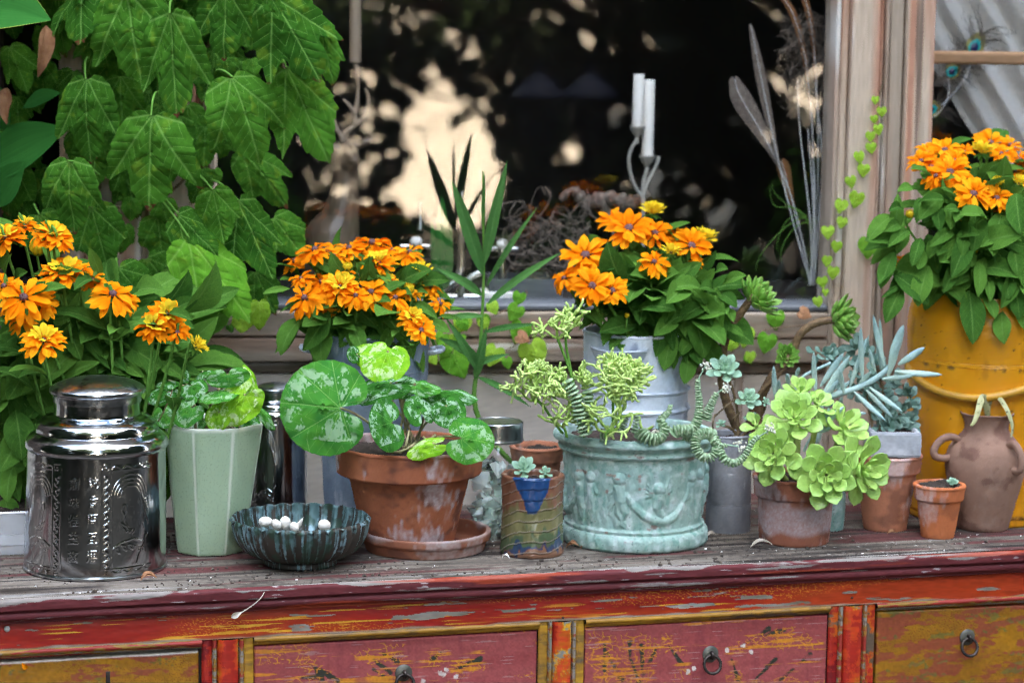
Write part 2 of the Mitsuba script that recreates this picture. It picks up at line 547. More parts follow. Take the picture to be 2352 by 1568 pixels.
flesh('mat_aeonium', (0.42, 0.58, 0.15), (0.25, 0.46, 0.09), 0.0, 0.34)
flesh('mat_aeonium_green', (0.22, 0.42, 0.07), (0.14, 0.31, 0.05), 0.25)
flesh('mat_echeveria', (0.30, 0.46, 0.30), (0.21, 0.36, 0.27), 0.0, 0.55)
flesh('mat_chalk', (0.42, 0.55, 0.47), (0.27, 0.43, 0.47), 0.0, 0.6)
flesh('mat_dusky', (0.14, 0.25, 0.20), (0.22, 0.33, 0.28), 0.15, 0.6)
flesh('mat_buttons', (0.17, 0.28, 0.14), (0.46, 0.58, 0.40), 0.25, 0.5)
flesh('mat_sticks', (0.30, 0.46, 0.09), (0.64, 0.78, 0.28), 0.0, 0.5)
mat('mat_white_flower', lambda p, n, uv: mix((0.5, 0.5, 0.36), (0.8, 0.8, 0.72), noise(p.x * 900, p.y * 900, p.z * 900)), 0.8)
mat('mat_brown_stem', lambda p, n, uv: mix((0.07, 0.035, 0.02), (0.22, 0.14, 0.06), fbm(p.x * 160, p.y * 160, p.z * 220)) * (0.7 + 0.6 * noise(uv.x * 40, uv.y * 60)), 0.7)
mat('mat_vine_stem', lambda p, n, uv: mix((0.10, 0.07, 0.03), (0.20, 0.13, 0.07), noise(p.x * 200, p.y * 200, p.z * 200)), 0.75)
mat('mat_dry_leaf', lambda p, n, uv: mix((0.20, 0.07, 0.03), (0.40, 0.21, 0.10), fbm(p.x * 200, p.y * 200, p.z * 200)), 0.8)
mat('mat_soil', lambda p, n, uv: mix((0.012, 0.008, 0.006), (0.06, 0.04, 0.03), fbm(p.x * 300, p.y * 300, p.z * 300)), 0.95)


# ---- terracotta: clay with blooms of lime
def clay(name, c0, c1, white=0.5, wz=None, dirt=0.4, seed=0.0, wcol=(0.62, 0.58, 0.60)):
    def f(p):
        q = Pt(np.stack([p.x + seed, p.y + seed, p.z + seed], 1))
        a = nfbm(q.x * 30, q.y * 30, q.z * 22, 4)
        c = nmix(c0, c1, a)
        c = nmix(c, (0.10, 0.04, 0.03), nss(0.52, 0.72, nfbm(q.x * 45, q.y * 45, q.z * 60 + 9)) * dirt)
        w = nss(0.62 - 0.16 * white, 0.78 - 0.16 * white, nfbm(q.x * 24 + 5, q.y * 24, q.z * 18, 4) + 0.18 * (nnoise(q.x * 260, q.y * 260, q.z * 120) - 0.5))
        if wz:
            w = np.maximum(w * 0.6, nss(wz[0], wz[0] + 0.01, p.z + 0.018 * (nnoise(q.x * 40, q.y * 40) - 0.5)) * nss(wz[1], wz[1] - 0.012, p.z + 0.02 * (nnoise(q.x * 50, q.y * 50, 5) - 0.5)) * (0.35 + 0.9 * nfbm(q.x * 60, q.y * 60, q.z * 60)))
        c = nmix(c, wcol, np.minimum(w * (0.55 + 0.6 * nnoise(q.x * 500, q.y * 500, q.z * 500)), 0.95) * min(1, white * 1.6))
        return c * (0.92 + 0.16 * nnoise(q.x * 800, q.y * 800, q.z * 800))
    return mat(name, f, 0.82, spec=0.25)


def metal_mat(name, tint, rough, dirt):
    def f(p):
        g = nfbm(p.x * 40, p.y * 40, p.z * 14, 4)
        return nmix(tint, (0.10, 0.10, 0.11), nss(0.50, 0.75, g) * dirt)
    return mat(name, f, rough, metallic=1.0)




metal_mat('mat_silver', (0.75, 0.74, 0.72), 0.2, 0.4)


def zinc(name, c0, c1, dark, rough=0.5):
    def f(p):
        v1 = nfbm(p.x * 26, p.y * 26, p.z * 20, 4)
        c = nmix(c0, c1, nss(0.3, 0.7, v1))
        c = nmix(c, dark, nss(0.60, 0.78, nfbm(p.x * 60 + 4, p.y * 60, p.z * 34, 4)) * 0.7)
        return nmix(c, (0.75, 0.78, 0.82), nss(0.70, 0.85, nfbm(p.x * 90, p.y * 90, p.z * 25 + 7)) * 0.5) * (0.9 + 0.2 * nnoise(p.x * 600, p.y * 600, p.z * 600))
    return mat(name, f, rough, metallic=0.25, spec=0.5)







# ---- old timber
def timber(name, fr_, c0, c1, crack, axis='x', pale=None, scale=1.0, bs=0.0006, red=0.0):
    def g(p):
        X, Y, Z = fr_.loc(p)
        a, b, c = (X, Y, Z) if axis == 'x' else (Z, Y, X)
        return a, b, c
    def f(p):
        a, b, c = g(p)
        grain = nfbm(a * 3.0 * scale + 1.3 * nnoise(a * 4, c * 9), b * 130 * scale, c * 130 * scale, 4)
        big = nfbm(a * 2.2, b * 20, c * 24, 3)
        k = nmix(c0, c1, 0.6 * grain + 0.4 * big)
        if red:
            k = nmix(k, (0.36, 0.15, 0.09), nss(0.52, 0.72, nfbm(a * 1.1 + 3, b * 15, c * 46, 3)) * red)
        if pale is not None:
            k = nmix(k, pale, nss(0.60, 0.74, nfbm(a * 4.0 + 9, b * 60, c * 60, 3)) * 0.85)
        k = nmix(k, crack, nss(0.70, 0.80, nfbm(a * 2.0, b * 70 + 3, c * 75 + 5, 3)) * 0.8)
        return k * (0.85 + 0.3 * nnoise(a * 60, b * 700, c * 700))
    return mat(name, f, 0.85, spec=0.1)
# ------------------------------------------------------------------ frames of the big structure
_l, _r = on_table(0, 600), on_table(1024, 550)
SB = Frame(on_table(512, 575), math.degrees(math.atan2(_r[1] - _l[1], _r[0] - _l[0])))   # sideboard: x along its front, y to the back, z from its top
WALL = Frame((0, 3.28, 0), 4.8)                                                          # house wall: x along, y into the house


def on_wall(px, py, off=0.0):
    x, z = WALL.hit(px, py, -off)
    return WALL.w((x, -off, z))


timber('mat_casing', WALL, (0.36, 0.27, 0.20), (0.58, 0.48, 0.38), (0.10, 0.06, 0.045), 'z', (0.66, 0.61, 0.56), 1.0, 0.0006, 0.8)
timber('mat_casing_grey', WALL, (0.23, 0.178, 0.138), (0.41, 0.335, 0.265), (0.07, 0.05, 0.04), 'z', (0.60, 0.58, 0.55), 1.2, 0.0006, 0.4)
timber('mat_plank', WALL, (0.155, 0.118, 0.088), (0.32, 0.255, 0.195), (0.06, 0.045, 0.04), 'x', (0.62, 0.57, 0.50), 1.0, 0.0008, 0.3)
timber('mat_muntin', WALL, (0.20, 0.11, 0.06), (0.34, 0.21, 0.12), (0.08, 0.04, 0.02), 'x', None, 1.0, 0.0003)
mat('mat_siding', lambda p: nmix((0.52, 0.45, 0.38), (0.62, 0.55, 0.48), nfbm(p.x * 5, p.y * 5, p.z * 30)) * (0.9 + 0.2 * nnoise(p.x * 300, p.z * 500)), 0.7)
mat('mat_lead', lambda p, n, uv: mix((0.05, 0.055, 0.065), (0.12, 0.13, 0.145), fbm(p.x * 20, p.y * 20, p.z * 120)), 0.5)
mat('mat_house_dark', lambda p, n, uv: mix((0.05, 0.035, 0.028), (0.11, 0.08, 0.06), fbm(p.x * 10, p.y * 10, p.z * 3)), 0.85)
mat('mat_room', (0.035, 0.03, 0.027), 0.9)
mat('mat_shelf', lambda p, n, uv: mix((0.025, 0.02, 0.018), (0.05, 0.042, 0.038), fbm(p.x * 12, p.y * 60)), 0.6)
scene['mat_pane'] = {'type': 'thindielectric', 'int_ior': 1.5}

# ------------------------------------------------------------------ ground and garden behind the camera (seen in reflections; outer hedges and side trees added to block light)
mat('mat_paving', lambda p, n, uv: mix((0.018, 0.016, 0.012), (0.05, 0.042, 0.03), fbm(p.x * 3, p.y * 3, 0, 4)) * (0.8 + 0.4 * noise(p.x * 60, p.y * 60)), 0.9)
g = 220.0
tag(put('ground', (np.array([[-g, -g, 0], [g, -g, 0], [g, g, 0], [-g, g, 0.0]]), np.array([[0, 1, 2], [0, 2, 3]])), 'mat_paving', smooth=False), 'dark earth of the garden and patio', kind='structure')
mat('mat_stucco', lambda p, n, uv: mix((0.86, 0.81, 0.72), (0.78, 0.72, 0.63), fbm(p.x * 2, p.y * 2, p.z * 2, 4)) * (0.92 + 0.16 * noise(p.x * 50, p.z * 50)), 0.9)
t = thing('garden_wall', 'sunlit cream rendered garden wall mirrored in the window', 'wall')
put('wall', box(-9, 11, -10.3, -10.0, 0, 2.6, 0.02), 'mat_stucco', t, smooth=False)
put('coping', box(-9.1, 11.1, -10.36, -9.94, 2.6, 2.68, 0.01), 'mat_stucco', t, smooth=False)
mat('mat_hedge', lambda p, n, uv: mix((0.014, 0.030, 0.010), (0.035, 0.070, 0.018), noise(p.x * 12, p.y * 12, p.z * 12)), 0.6)
mat('mat_bark', lambda p, n, uv: mix((0.03, 0.022, 0.016), (0.09, 0.07, 0.05), fbm(p.x * 30, p.y * 30, p.z * 8)), 0.9)


def leaf_cloud(n, fn, size, seed):
    """n small quads at the points fn accepts"""
    r = np.random.RandomState(seed)
    P = fn(r, n)
    m = len(P)
    a = r.normal(size=(m, 3)); a /= np.linalg.norm(a, axis=1, keepdims=True)
    b = np.cross(a, r.normal(size=(m, 3))); b /= np.linalg.norm(b, axis=1, keepdims=True)
    s = size * r.uniform(0.6, 1.3, (m, 1))
    v = np.stack([P - a * s, P + b * s * 0.55, P + a * s, P - b * s * 0.55], 1).reshape(-1, 3)
    k = np.arange(m)[:, None] * 4
    return v, np.vstack([k + [0, 1, 2], k + [0, 2, 3]])


def crown(c, rad, holes=(), gap=0.0, gs=5.0):
    c, rad = np.asarray(c, float), np.asarray(rad, float)
    def fn(r, n):
        d = r.normal(size=(n * 2, 3)); d /= np.linalg.norm(d, axis=1, keepdims=True)
        P = c + d * rad * (r.uniform(0.15, 1, (n * 2, 1)) ** 0.5) * (0.75 + 0.5 * meshkit.fbm(d * 2.2 + c, 3)[:, None])
        ok = (P[:, 2] > 0.02) & (meshkit.fbm(P * [gs, 1.0, gs], 2, 5) > gap)
        for (x, y, z, rx, rz) in holes:
            e = meshkit.fbm(P * [13, 13, 13], 2, 3) * 1.3 - 0.35
            ok &= ((P[:, 0] - x) / rx) ** 2 + ((P[:, 2] - z) / rz) ** 2 > 0.65 + e
        return P[ok][:n]
    return fn


GAPS = [(1.08, 0, 0.70, 0.25, 0.29), (0.95, 0, 0.33, 0.20, 0.20), (1.62, 0, 0.85, 0.07, 0.06), (2.12, 0, 0.78, 0.06, 0.06), (2.30, 0, 0.52, 0.12, 0.12), (1.98, 0, 0.58, 0.13, 0.05), (2.0, 0, 0.42, 0.18, 0.08),
        (1.72, 0, 0.50, 0.08, 0.05), (2.75, 0, 0.78, 0.10, 0.08), (2.72, 0, 0.62, 0.12, 0.04), (1.95, 0, 0.73, 0.08, 0.06), (2.34, 0, 0.74, 0.04, 0.05), (1.15, 0, 0.22, 0.2, 0.1)]
rg_ = random.Random(3)
GAPS += [(0.3 + 2.6 * rg_.random() ** 0.7, 0, 0.30 + 1.3 * rg_.random() ** 0.8, rg_.uniform(0.012, 0.036), rg_.uniform(0.012, 0.034)) for _ in range(120)]
for i, (c, rad, n, gap, h) in enumerate([((-0.6, -4.6, 0.7), (1.45, 0.5, 1.15), 9000, 0.30, 1.0), ((1.9, -4.7, 0.45), (1.15, 0.35, 0.75), 6500, 0.36, 0.9), ((3.8, -4.8, 0.9), (1.2, 0.5, 1.2), 6000, 0.30, 1.0), ((-4.3, -4.3, 0.9), (2.7, 0.8, 1.5), 7000, 0.2, 1), ((6.6, -4.2, 0.9), (2.3, 0.8, 1.5), 7000, 0.2, 1), ((-5.6, -1.2, 0.9), (0.9, 3.4, 1.5), 7000, 0.2, 1), ((6.3, -1.0, 0.9), (0.9, 3.4, 1.5), 7000, 0.2, 1)]):
    t = thing('shrub', ['dark broad garden shrub left of the gap mirrored in the window', 'dark low shrub with light showing through mirrored right of the gap', 'dark rounded shrub mirrored at the far right of the window', 'unseen dark hedge added far left behind the camera to block light', 'unseen dark hedge added far right behind the camera to block light', 'unseen dark hedge added on the left of the garden to block light', 'unseen dark hedge added on the right of the garden to block light'][i], 'shrub')  # the last four hedges are added out of view to keep light out
    put('foliage', leaf_cloud(n, crown(c, rad, GAPS, gap), 0.055 if i < 3 else 0.12, 40 + i), 'mat_hedge', t, smooth=False)
    for k in range(3):
        x = c[0] + (k - 1) * 0.25
        put('stem', tube(path([(x, c[1], 0), (x + 0.05, c[1] + 0.05, 0.4), (x + 0.1 * (k - 1), c[1], 0.9)], 8), [0.03] * 4 + [0.015] * 4), 'mat_bark', t)
for i, (c, rad, n, gap, base) in enumerate([((1.2, -4.8, 1.52), (1.9, 0.4, 0.55), 7000, 0.40, (2.9, -5.2)), ((-2.45, -4.0, 3.9), (2.6, 1.6, 3.3), 17000, 0.26, (-2.4, -4.6)), ((3.75, -4.1, 3.9), (2.5, 1.6, 3.3), 17000, 0.26, (3.6, -4.7)), ((-6.6, -2.4, 4.0), (2.3, 2.8, 3.7), 15000, 0.2, (-6.4, -2.4)), ((7.4, -2.2, 4.0), (2.3, 2.8, 3.7), 15000, 0.2, (7.2, -2.2)), ((-5.4, 1.5, 3.6), (1.6, 1.7, 3.3), 12000, 0.2, (-5.4, 1.4)), ((5.6, 1.7, 3.6), (1.6, 1.7, 3.3), 12000, 0.2, (5.6, 1.5))]):
    t = thing('tree', ['low spreading tree with light between its leaves mirrored in the window', 'dark leafy tree mirrored left of the gap in the window', 'dark leafy tree mirrored right of the gap in the window', 'dark tree far left of the sideboard, mirrored in the large tea tin', 'dark tree far right of the sideboard, mirrored in the large tea tin', 'unseen dark tree added beside the left end of the house to block light', 'unseen dark tree added beside the right end of the house to block light'][i], 'tree')  # the last two trees are added out of view to block side light
    put('crown', leaf_cloud(n, crown(c, rad, GAPS, gap, 6.0 if i == 0 else 2.2), 0.05 if i == 0 else 0.14, 60 + i), 'mat_hedge', t, smooth=False)
    put('trunk', tube(path([(*base, 0), (base[0] * 0.97 + c[0] * 0.03, base[1], c[2] * 0.5), (c[0] * 0.4 + base[0] * 0.6, c[1], c[2])], 12), np.linspace(0.11, 0.05, 12), 10), 'mat_bark', t)
    for k in range(5):
        e = c + np.array([math.cos(k * 1.3), 0.3 * math.sin(k * 2.0), 0.3 * math.sin(k * 1.1)]) * np.array(rad) * 0.7
        put('limb', tube(path([(base[0] * 0.97 + c[0] * 0.03, base[1], c[2] * 0.6), (np.array(c) + e) / 2 + [0, 0, 0.05], e], 8), np.linspace(0.05, 0.015, 8), 7), 'mat_bark', t)
mat('mat_lantern', (0.012, 0.014, 0.02), 0.5)
mat('mat_lantern_roof', (0.012, 0.018, 0.055), 0.6)
for i, (x, y, z, h) in enumerate([(0.905, -1.55, 1.06, 0.17), (1.085, -1.6, 1.06, 0.17)]):
    t = thing('garden_lantern', ['dark blue roofed lantern mirrored in the window left of the candles', 'dark blue roofed lantern mirrored in the window behind the candles'][i], 'lantern')
    put('cage', lathe([(0, 0), (0.055, 0), (0.07, 0.05), (0.075, h), (0, h)], 6, (x, y, z)), 'mat_lantern', t, smooth=False)
    put('roof', lathe([(0.09, h - 0.005), (0.08, h + 0.010), (0.045, h + 0.04), (0.012, h + 0.07), (0.012, h + 0.10), (0, h + 0.10)], 24, (x, y, z)), 'mat_lantern_roof', t, smooth=40)
    put('post', tube([(x, y, 0), (x, y, z)], 0.012, 8), 'mat_lantern', t)

# ------------------------------------------------------------------ the house: wall, window, room
house = thing('house', 'weathered wooden house front with a dark window above the sideboard', 'house')
def wb(name, x0, x1, y0, y1, z0, z1, m, b=0.002, parent=None):
    return put(name, box(x0, x1, y0, y1, z0, z1, b, WALL), m, parent or house, smooth=False)
def wx(px, py=200):
    return WALL.hit(px, py, 0)[0]
CL0, CL1, CR0, CR1, SILL = wx(103), wx(216), wx(829), wx(927), 1.131
wb('upper_wall', -9, 9, 0, 0.2, 2.25, 11.5, 'mat_house_dark')  # unseen upper storeys, made tall so their shadow covers the garden shrubs
wb('side_wall', -9, -1.6, 0, 0.2, 0, 2.25, 'mat_house_dark')
wb('side_wall', 1.75, 9, 0, 0.2, 0, 2.25, 'mat_house_dark')
wb('dark_board', -1.6, CL0 - 0.13, 0.004, 0.05, 0, 2.25, 'mat_house_dark')
def plank(fr, x0, x1, y0, y1, z0, z1, along='x', da=0.006, dc=0.0012, amp=0.0006, rr=0.003, wob=0.0006, seed=0, k=130):
    """a board: a dense front face with raised grain and worn round edges, and its returns"""
    a0, a1, c0, c1 = (x0, x1, z0, z1) if along == 'x' else (z0, z1, x0, x1)
    A = np.linspace(a0, a1, max(2, int((a1 - a0) / da)))
    e = rr * (1 - np.cos(np.linspace(0, np.pi / 2, 4)))
    c = np.concatenate([[c0], c0 + e[:3], np.linspace(c0 + rr, c1 - rr, max(2, int((c1 - c0 - 2 * rr) / dc))), (c1 - e[:3])[::-1], [c1]])
    y = np.concatenate([[y1], y0 + rr * (1 - np.sin(np.linspace(0, np.pi / 2, 4)))[:3], np.full(len(c) - 8, y0), y0 + rr * (1 - np.sin(np.linspace(0, np.pi / 2, 4)))[:3][::-1], [y1]])
    Am, Cm = np.meshgrid(A, c, indexing='ij'); Y = np.broadcast_to(y, Am.shape).copy()
    g = nfbm(Am * 3.0 + 1.3 * nnoise(Am * 4, Cm * 9), Cm * k + seed, seed * 1.7) - 0.5
    w = (nfbm(Am * 9, Cm * 14, seed + 2.0) - 0.5) * 2 * wob
    inner = (np.arange(len(c)) > 0) & (np.arange(len(c)) < len(c) - 1)
    Y = Y + np.where(inner, g * 2 * amp + w, 0)
    Cm = Cm + (nfbm(Am * 12, 3.0 + seed, np.sign(Cm - (c0 + c1) / 2)) - 0.5) * 2 * wob
    v = np.stack([Am, Y, Cm] if along == 'x' else [Cm, Y, Am], -1).reshape(-1, 3)
    f = quads(len(A), len(c))
    return fr.w(v), f if along == 'z' else f[:, ::-1]


def wp(name, x0, x1, y0, y1, z0, z1, m, along='x', parent=None, **kw):
    return put(name, plank(WALL, x0, x1, y0, y1, z0, z1, along, seed=len(scene) * 0.37, **kw), m, parent or house)


for i, z in enumerate((0.60, 0.829)):                                                # siding boards below the window
    wp('siding_board', -1.6, 1.75, 0.004 - 0.003 * i, 0.05, z, z + 0.227 - 0.012 * i, 'mat_siding', da=0.012, dc=0.003, amp=0.0003)
wb('lower_wall', -1.6, 1.75, 0.004, 0.05, 0, 0.597, 'mat_house_dark', 0.003)
wp('trim_strip', CL0, CR0 - 0.001, -0.004, 0.05, 1.046, 1.0595, 'mat_plank', da=0.004, dc=0.001)
for i, (z0, z1, y0) in enumerate(((1.0625, 1.0945, -0.022), (1.0960, 1.1285, -0.024))):
    wp('sill_plank', CL0 + 0.02, CR0 - 0.002, y0, 0.05, z0, z1, 'mat_plank', da=0.003, dc=0.0009, amp=0.0008, wob=0.0010)
wp('sill_plank', CR1 + 0.002, 1.75, -0.02, 0.05, 1.0625, 1.1285, 'mat_plank', da=0.006)
wb('sill_flashing', CL1 - 0.01, CR0 + 0.001, -0.012, 0.06, 1.1295, 1.139, 'mat_lead', 0.003)
for px0, px1, y0, m in ((829.5, 834.5, -0.010, 'mat_casing_grey'), (835.2, 843.3, -0.004, 'mat_casing'), (844.2, 872.5, -0.016, 'mat_casing'), (873.6, 877.2, -0.008, 'mat_casing'), (878, 882.2, -0.013, 'mat_casing_grey'), (883.4, 897.5, -0.005, 'mat_casing_grey'), (899.2, 927, -0.014, 'mat_casing')):
    wp('casing_board', wx(px0), wx(px1), y0, 0.06, 0.86, 2.25, m, 'z')
for px0, px1, y0, m in ((60, 84, -0.004, 'mat_casing'), (85, 112, -0.008, 'mat_casing'), (113, 141, -0.016, 'mat_casing'), (142, 160, -0.006, 'mat_casing'), (161, 196, -0.018, 'mat_casing'), (197, 216, -0.008, 'mat_casing')):
    wp('casing_board', wx(px0), wx(px1), y0, 0.06, 1.045 if px0 < 100 else 1.1305, 2.25, m, 'z', dc=0.002, da=0.008)
win = numbered('house__window')
put('pane', (WALL.w(np.array([(CL1 - 0.005, 0.03, SILL), (CR0 + 0.005, 0.03, SILL), (CR0 + 0.005, 0.03, 2.26), (CL1 - 0.005, 0.03, 2.26)])), np.array([[0, 1, 2], [0, 2, 3]])), 'mat_pane', win, smooth=False)
win2 = numbered('house__window')
put('pane', (WALL.w(np.array([(CR1 - 0.003, 0.03, SILL), (1.2, 0.03, SILL), (1.2, 0.03, 2.26), (CR1 - 0.003, 0.03, 2.26)])), np.array([[0, 1, 2], [0, 2, 3]])), 'mat_pane', win2, smooth=False)
wp('muntin', CR1 - 0.001, 1.2, 0.002, 0.026, 1.459, 1.476, 'mat_muntin', parent=win2, rr=0.004)
wp('muntin', CR1 - 0.001, 1.2, 0.002, 0.026, 1.87, 1.887, 'mat_muntin', parent=win2, da=0.05)
wb('side_wall', 1.2, 1.75, -0.01, 0.06, 0.86, 2.25, 'mat_house_dark')
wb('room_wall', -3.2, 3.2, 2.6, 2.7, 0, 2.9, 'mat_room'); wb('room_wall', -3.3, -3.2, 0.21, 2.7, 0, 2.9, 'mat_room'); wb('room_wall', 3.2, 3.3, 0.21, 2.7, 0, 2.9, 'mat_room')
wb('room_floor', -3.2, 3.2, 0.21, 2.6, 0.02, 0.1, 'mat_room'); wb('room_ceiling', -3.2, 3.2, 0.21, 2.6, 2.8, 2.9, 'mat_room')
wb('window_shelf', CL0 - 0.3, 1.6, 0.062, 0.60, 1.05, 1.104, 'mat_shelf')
wp('batten', wx(733, 400), wx(742, 400), -0.008, 0.0, 0.86, 1.044, 'mat_casing_grey', 'z')

# ------------------------------------------------------------------ the sideboard
def top_col(p):
    X, Y, Z = SB.loc(p)
    gr = nfbm(X * 5 + 1.5 * nnoise(X * 5, Y * 12), Y * 150, Z * 150, 4)
    c = nmix((0.042, 0.033, 0.027), (0.175, 0.148, 0.125), nss(0.25, 0.75, gr * 0.55 + 0.25 * nfbm(X * 9, Y * 40, 1) + 0.2 * nnoise(X * 30, Y * 420, 2.0)))
    c = nmix(c, (0.33, 0.31, 0.295), nss(0.50, 0.68, nfbm(X * 7 + 7, Y * 130, 3)) * nss(0.035, 0.004, Y + 0.02 * (nfbm(X * 6, 3.0, 1.0) - 0.5)) * 0.9)
    m = nss(0.56, 0.64, nfbm(X * 6 + 3, Y * 60, 5) + 0.10 * nss(0.0, 0.45, X) - 0.06 * nss(0.05, 0.0, Y) - 0.03)
    c = nmix(c, (0.085, 0.022, 0.023), m * 0.8)                                  # what is left of the maroon paint
    c = nmix(c, (0.05, 0.04, 0.035), nss(0.50, 0.70, 0.6 * nfbm(X * 22, Y * 30, 8, 4) + 0.4 * nfbm(X * 160, Y * 160, 2.0)) * 0.75)    # dirt
    c = nmix(c, (0.03, 0.024, 0.022), nss(0.70, 0.78, nfbm(X * 3, Y * 110 + 3, 2, 3)))      # cracks
    c = nmix(c, (0.72, 0.70, 0.68), nss(0.90, 0.94, nnoise(X * 260, Y * 260, 4)) * nss(0.5, 0.6, nfbm(X * 8, Y * 14, 6)) * 0.35)   # specks
    return c * (0.85 + 0.3 * nnoise(X * 300, Y * 900, 0))
def top_h(p, n, uv):
    X, Y, Z = SB.loc(p)
    return nfbm(X * 5 + 1.5 * nnoise(X * 5, Y * 12), Y * 150, Z * 150, 4) - 0.8 * nss(0.70, 0.78, nfbm(X * 3, Y * 110 + 3, 2, 3))
mat('mat_top', top_col, 0.9, spec=0.1)
def maroon_col(p):
    X, Y, Z = SB.loc(p)
    c = nmix((0.085, 0.016, 0.019), (0.15, 0.032, 0.036), nfbm(X * 9, Y * 60, Z * 120, 4))
    w = nfbm(X * 12 + 3, Y * 100, Z * 170, 4)
    up = nss(-0.0045, 0.0005, Z + 0.006 * (nfbm(X * 24, 2, 1) - 0.5) * 2)
    c = nmix(c, (0.24, 0.21, 0.195), nss(0.62, 0.72, w + 0.22 * up + 0.10 * (nfbm(X * 160, Z * 500) - 0.5)))
    c = nmix(c, (0.45, 0.40, 0.40), nss(0.77, 0.82, nfbm(X * 60, Y * 200, Z * 360 + 4, 3)) * 0.7)
    c = nmix(c, (0.34, 0.05, 0.02), nss(0.60, 0.68, nfbm(X * 5 + 20, Y * 60, Z * 90, 4)) * 0.8)
    return c * (0.85 + 0.3 * nnoise(X * 200, Y * 700, Z * 700))
mat('mat_maroon', maroon_col, 0.6, spec=0.2)


def old_paint(seed, levels, crackle=0.4, sx=9.0, sz=60.0):
    """layers of paint worn through to each other along the grain"""
    def f(p):
        X, Y, Z = SB.loc(p)
        k = nfbm(X * sx + seed, Y * sz * 0.6, Z * sz + seed * 3, 4) + 0.16 * (nnoise(X * 90, Z * 330, seed) - 0.5)
        a, b = nvor(X * 240 + seed, Z * 300)
        k = k - 0.05 * nss(0.14, 0.0, b - a) * nss(0.42, 0.58, nfbm(X * 14 + seed, Z * 40, 2)) * crackle * 4
        c = np.tile(levels[0][1], (len(X), 1))
        for th, cc in levels[1:]:
            c = nmix(c, cc, nss(th, th + 0.025, k))
        return c * (0.8 + 0.25 * nnoise(X * 130, Z * 600, seed) + 0.2 * nfbm(X * 20, Z * 20, seed))
    return f
WOOD, GREY, OCH, YEL, ORA, RED, DRED = (0.13, 0.088, 0.058), (0.25, 0.22, 0.185), (0.28, 0.145, 0.022), (0.58, 0.31, 0.02), (0.48, 0.09, 0.008), (0.36, 0.018, 0.010), (0.18, 0.008, 0.010)
# (lambda p: nfbm(SB.loc(p)[0] * 9 + s, p.z * 60 + s * 3, 1, 4) + 0.4 * nnoise(SB.loc(p)[0] * 90, p.z * 330, s))
def frieze(p):
    X, Y, Z = SB.loc(p)
    q = (Z + 0.043) / 0.016                                                      # -1 at the foot of the rail, 1 at its top
    c = nmix((0.22, 0.008, 0.008), (0.38, 0.022, 0.011), nfbm(X * 14, Z * 90, 3))
    warm = nss(0.50, 0.70, nfbm(X * 4 + 2, Z * 16, 3) + 0.10 * nss(0.8, -0.8, q) + 0.07 * nss(-0.35, 0.0, X) - 0.05)
    c = nmix(c, (0.42, 0.050, 0.008), warm * 0.7)
    a, b = nvor(X * 210 + 1.2 * nnoise(X * 70, Z * 70), Z * 260 + 1.2 * nnoise(X * 60, Z * 90, 4))
    c = nmix(c, (0.62, 0.20, 0.02), nss(0.13, 0.02, b - a) * nss(0.54, 0.64, nfbm(X * 6 + 5, Z * 34, 2)) * 0.85)
    scr = nss(0.64, 0.70, nfbm(X * 16, Z * 460, 4)) * nss(0.46, 0.60, nfbm(X * 5 + 9, Z * 50, 5) + 0.12 * nss(0.4, -0.9, q))
    c = nmix(c, (0.70, 0.34, 0.03), scr * 0.85)
    fl = nss(0.765, 0.775, nfbm(X * 17 + 31, Z * 190, 6) + 0.05 * nss(0.6, 0.0, np.abs(q + 0.15)) + 0.13 * nfbm(X * 170, Z * 420) - 0.02)
    c = nmix(c, nmix((0.30, 0.265, 0.23), (0.17, 0.125, 0.085), nnoise(X * 40, Z * 60)), fl)
    ft = nss(-0.72, -0.86, q + 0.45 * (nfbm(X * 18, Z * 60, 1.0) - 0.5))
    c = nmix(c, nmix((0.20, 0.14, 0.05), (0.34, 0.30, 0.25), nfbm(X * 30, Z * 100, 7)), ft * 0.9)
    return nmix(c, c, 0 * X) * (0.8 + 0.25 * nnoise(X * 130, Z * 600, 1) + 0.2 * nfbm(X * 20, Z * 20, 1))
mat('mat_frieze', frieze, 0.45, spec=0.45)
mat('mat_bead', old_paint(5.0, [(0, WOOD), (0.30, GREY), (0.44, OCH), (0.55, (0.30, 0.03, 0.02))], 0.2, 10, 200), 0.55)
mat('mat_ochre_strip', old_paint(9.0, [(0, WOOD), (0.30, (0.22, 0.12, 0.03)), (0.42, (0.34, 0.17, 0.02)), (0.60, (0.46, 0.24, 0.02))], 0.3, 10, 90), 0.5)
mat('mat_stile', old_paint(13.0, [(0, GREY), (0.33, YEL), (0.37, ORA), (0.46, (0.52, 0.05, 0.012)), (0.56, RED)], 0.5, 60, 26), 0.45)
mat('mat_stile_red', old_paint(17.0, [(0, WOOD), (0.34, ORA), (0.40, RED), (0.52, DRED)], 0.3, 30, 20), 0.45)


def strokes(lst, ox, oy, k, w):
    out = []
    for x0, y0, x1, y1 in lst:
        a, b = SB.hit(ox + x0 * k, oy + y0 * k, 0.014), SB.hit(ox + x1 * k, oy + y1 * k, 0.014)
        out.append((a[0], a[1], b[0], b[1], w))
    return out


def seg_d(X, Z, s):
    ax, az, bx, bz, w = [float(q) for q in s]
    dx, dz = bx - ax, bz - az
    t = np.clip(((X - ax) * dx + (Z - az) * dz) / (dx * dx + dz * dz + 1e-9), 0, 1)
    return np.sqrt(np.square(X - ax - t * dx) + np.square(Z - az - t * dz)) - w * (0.35 + 0.65 * t)


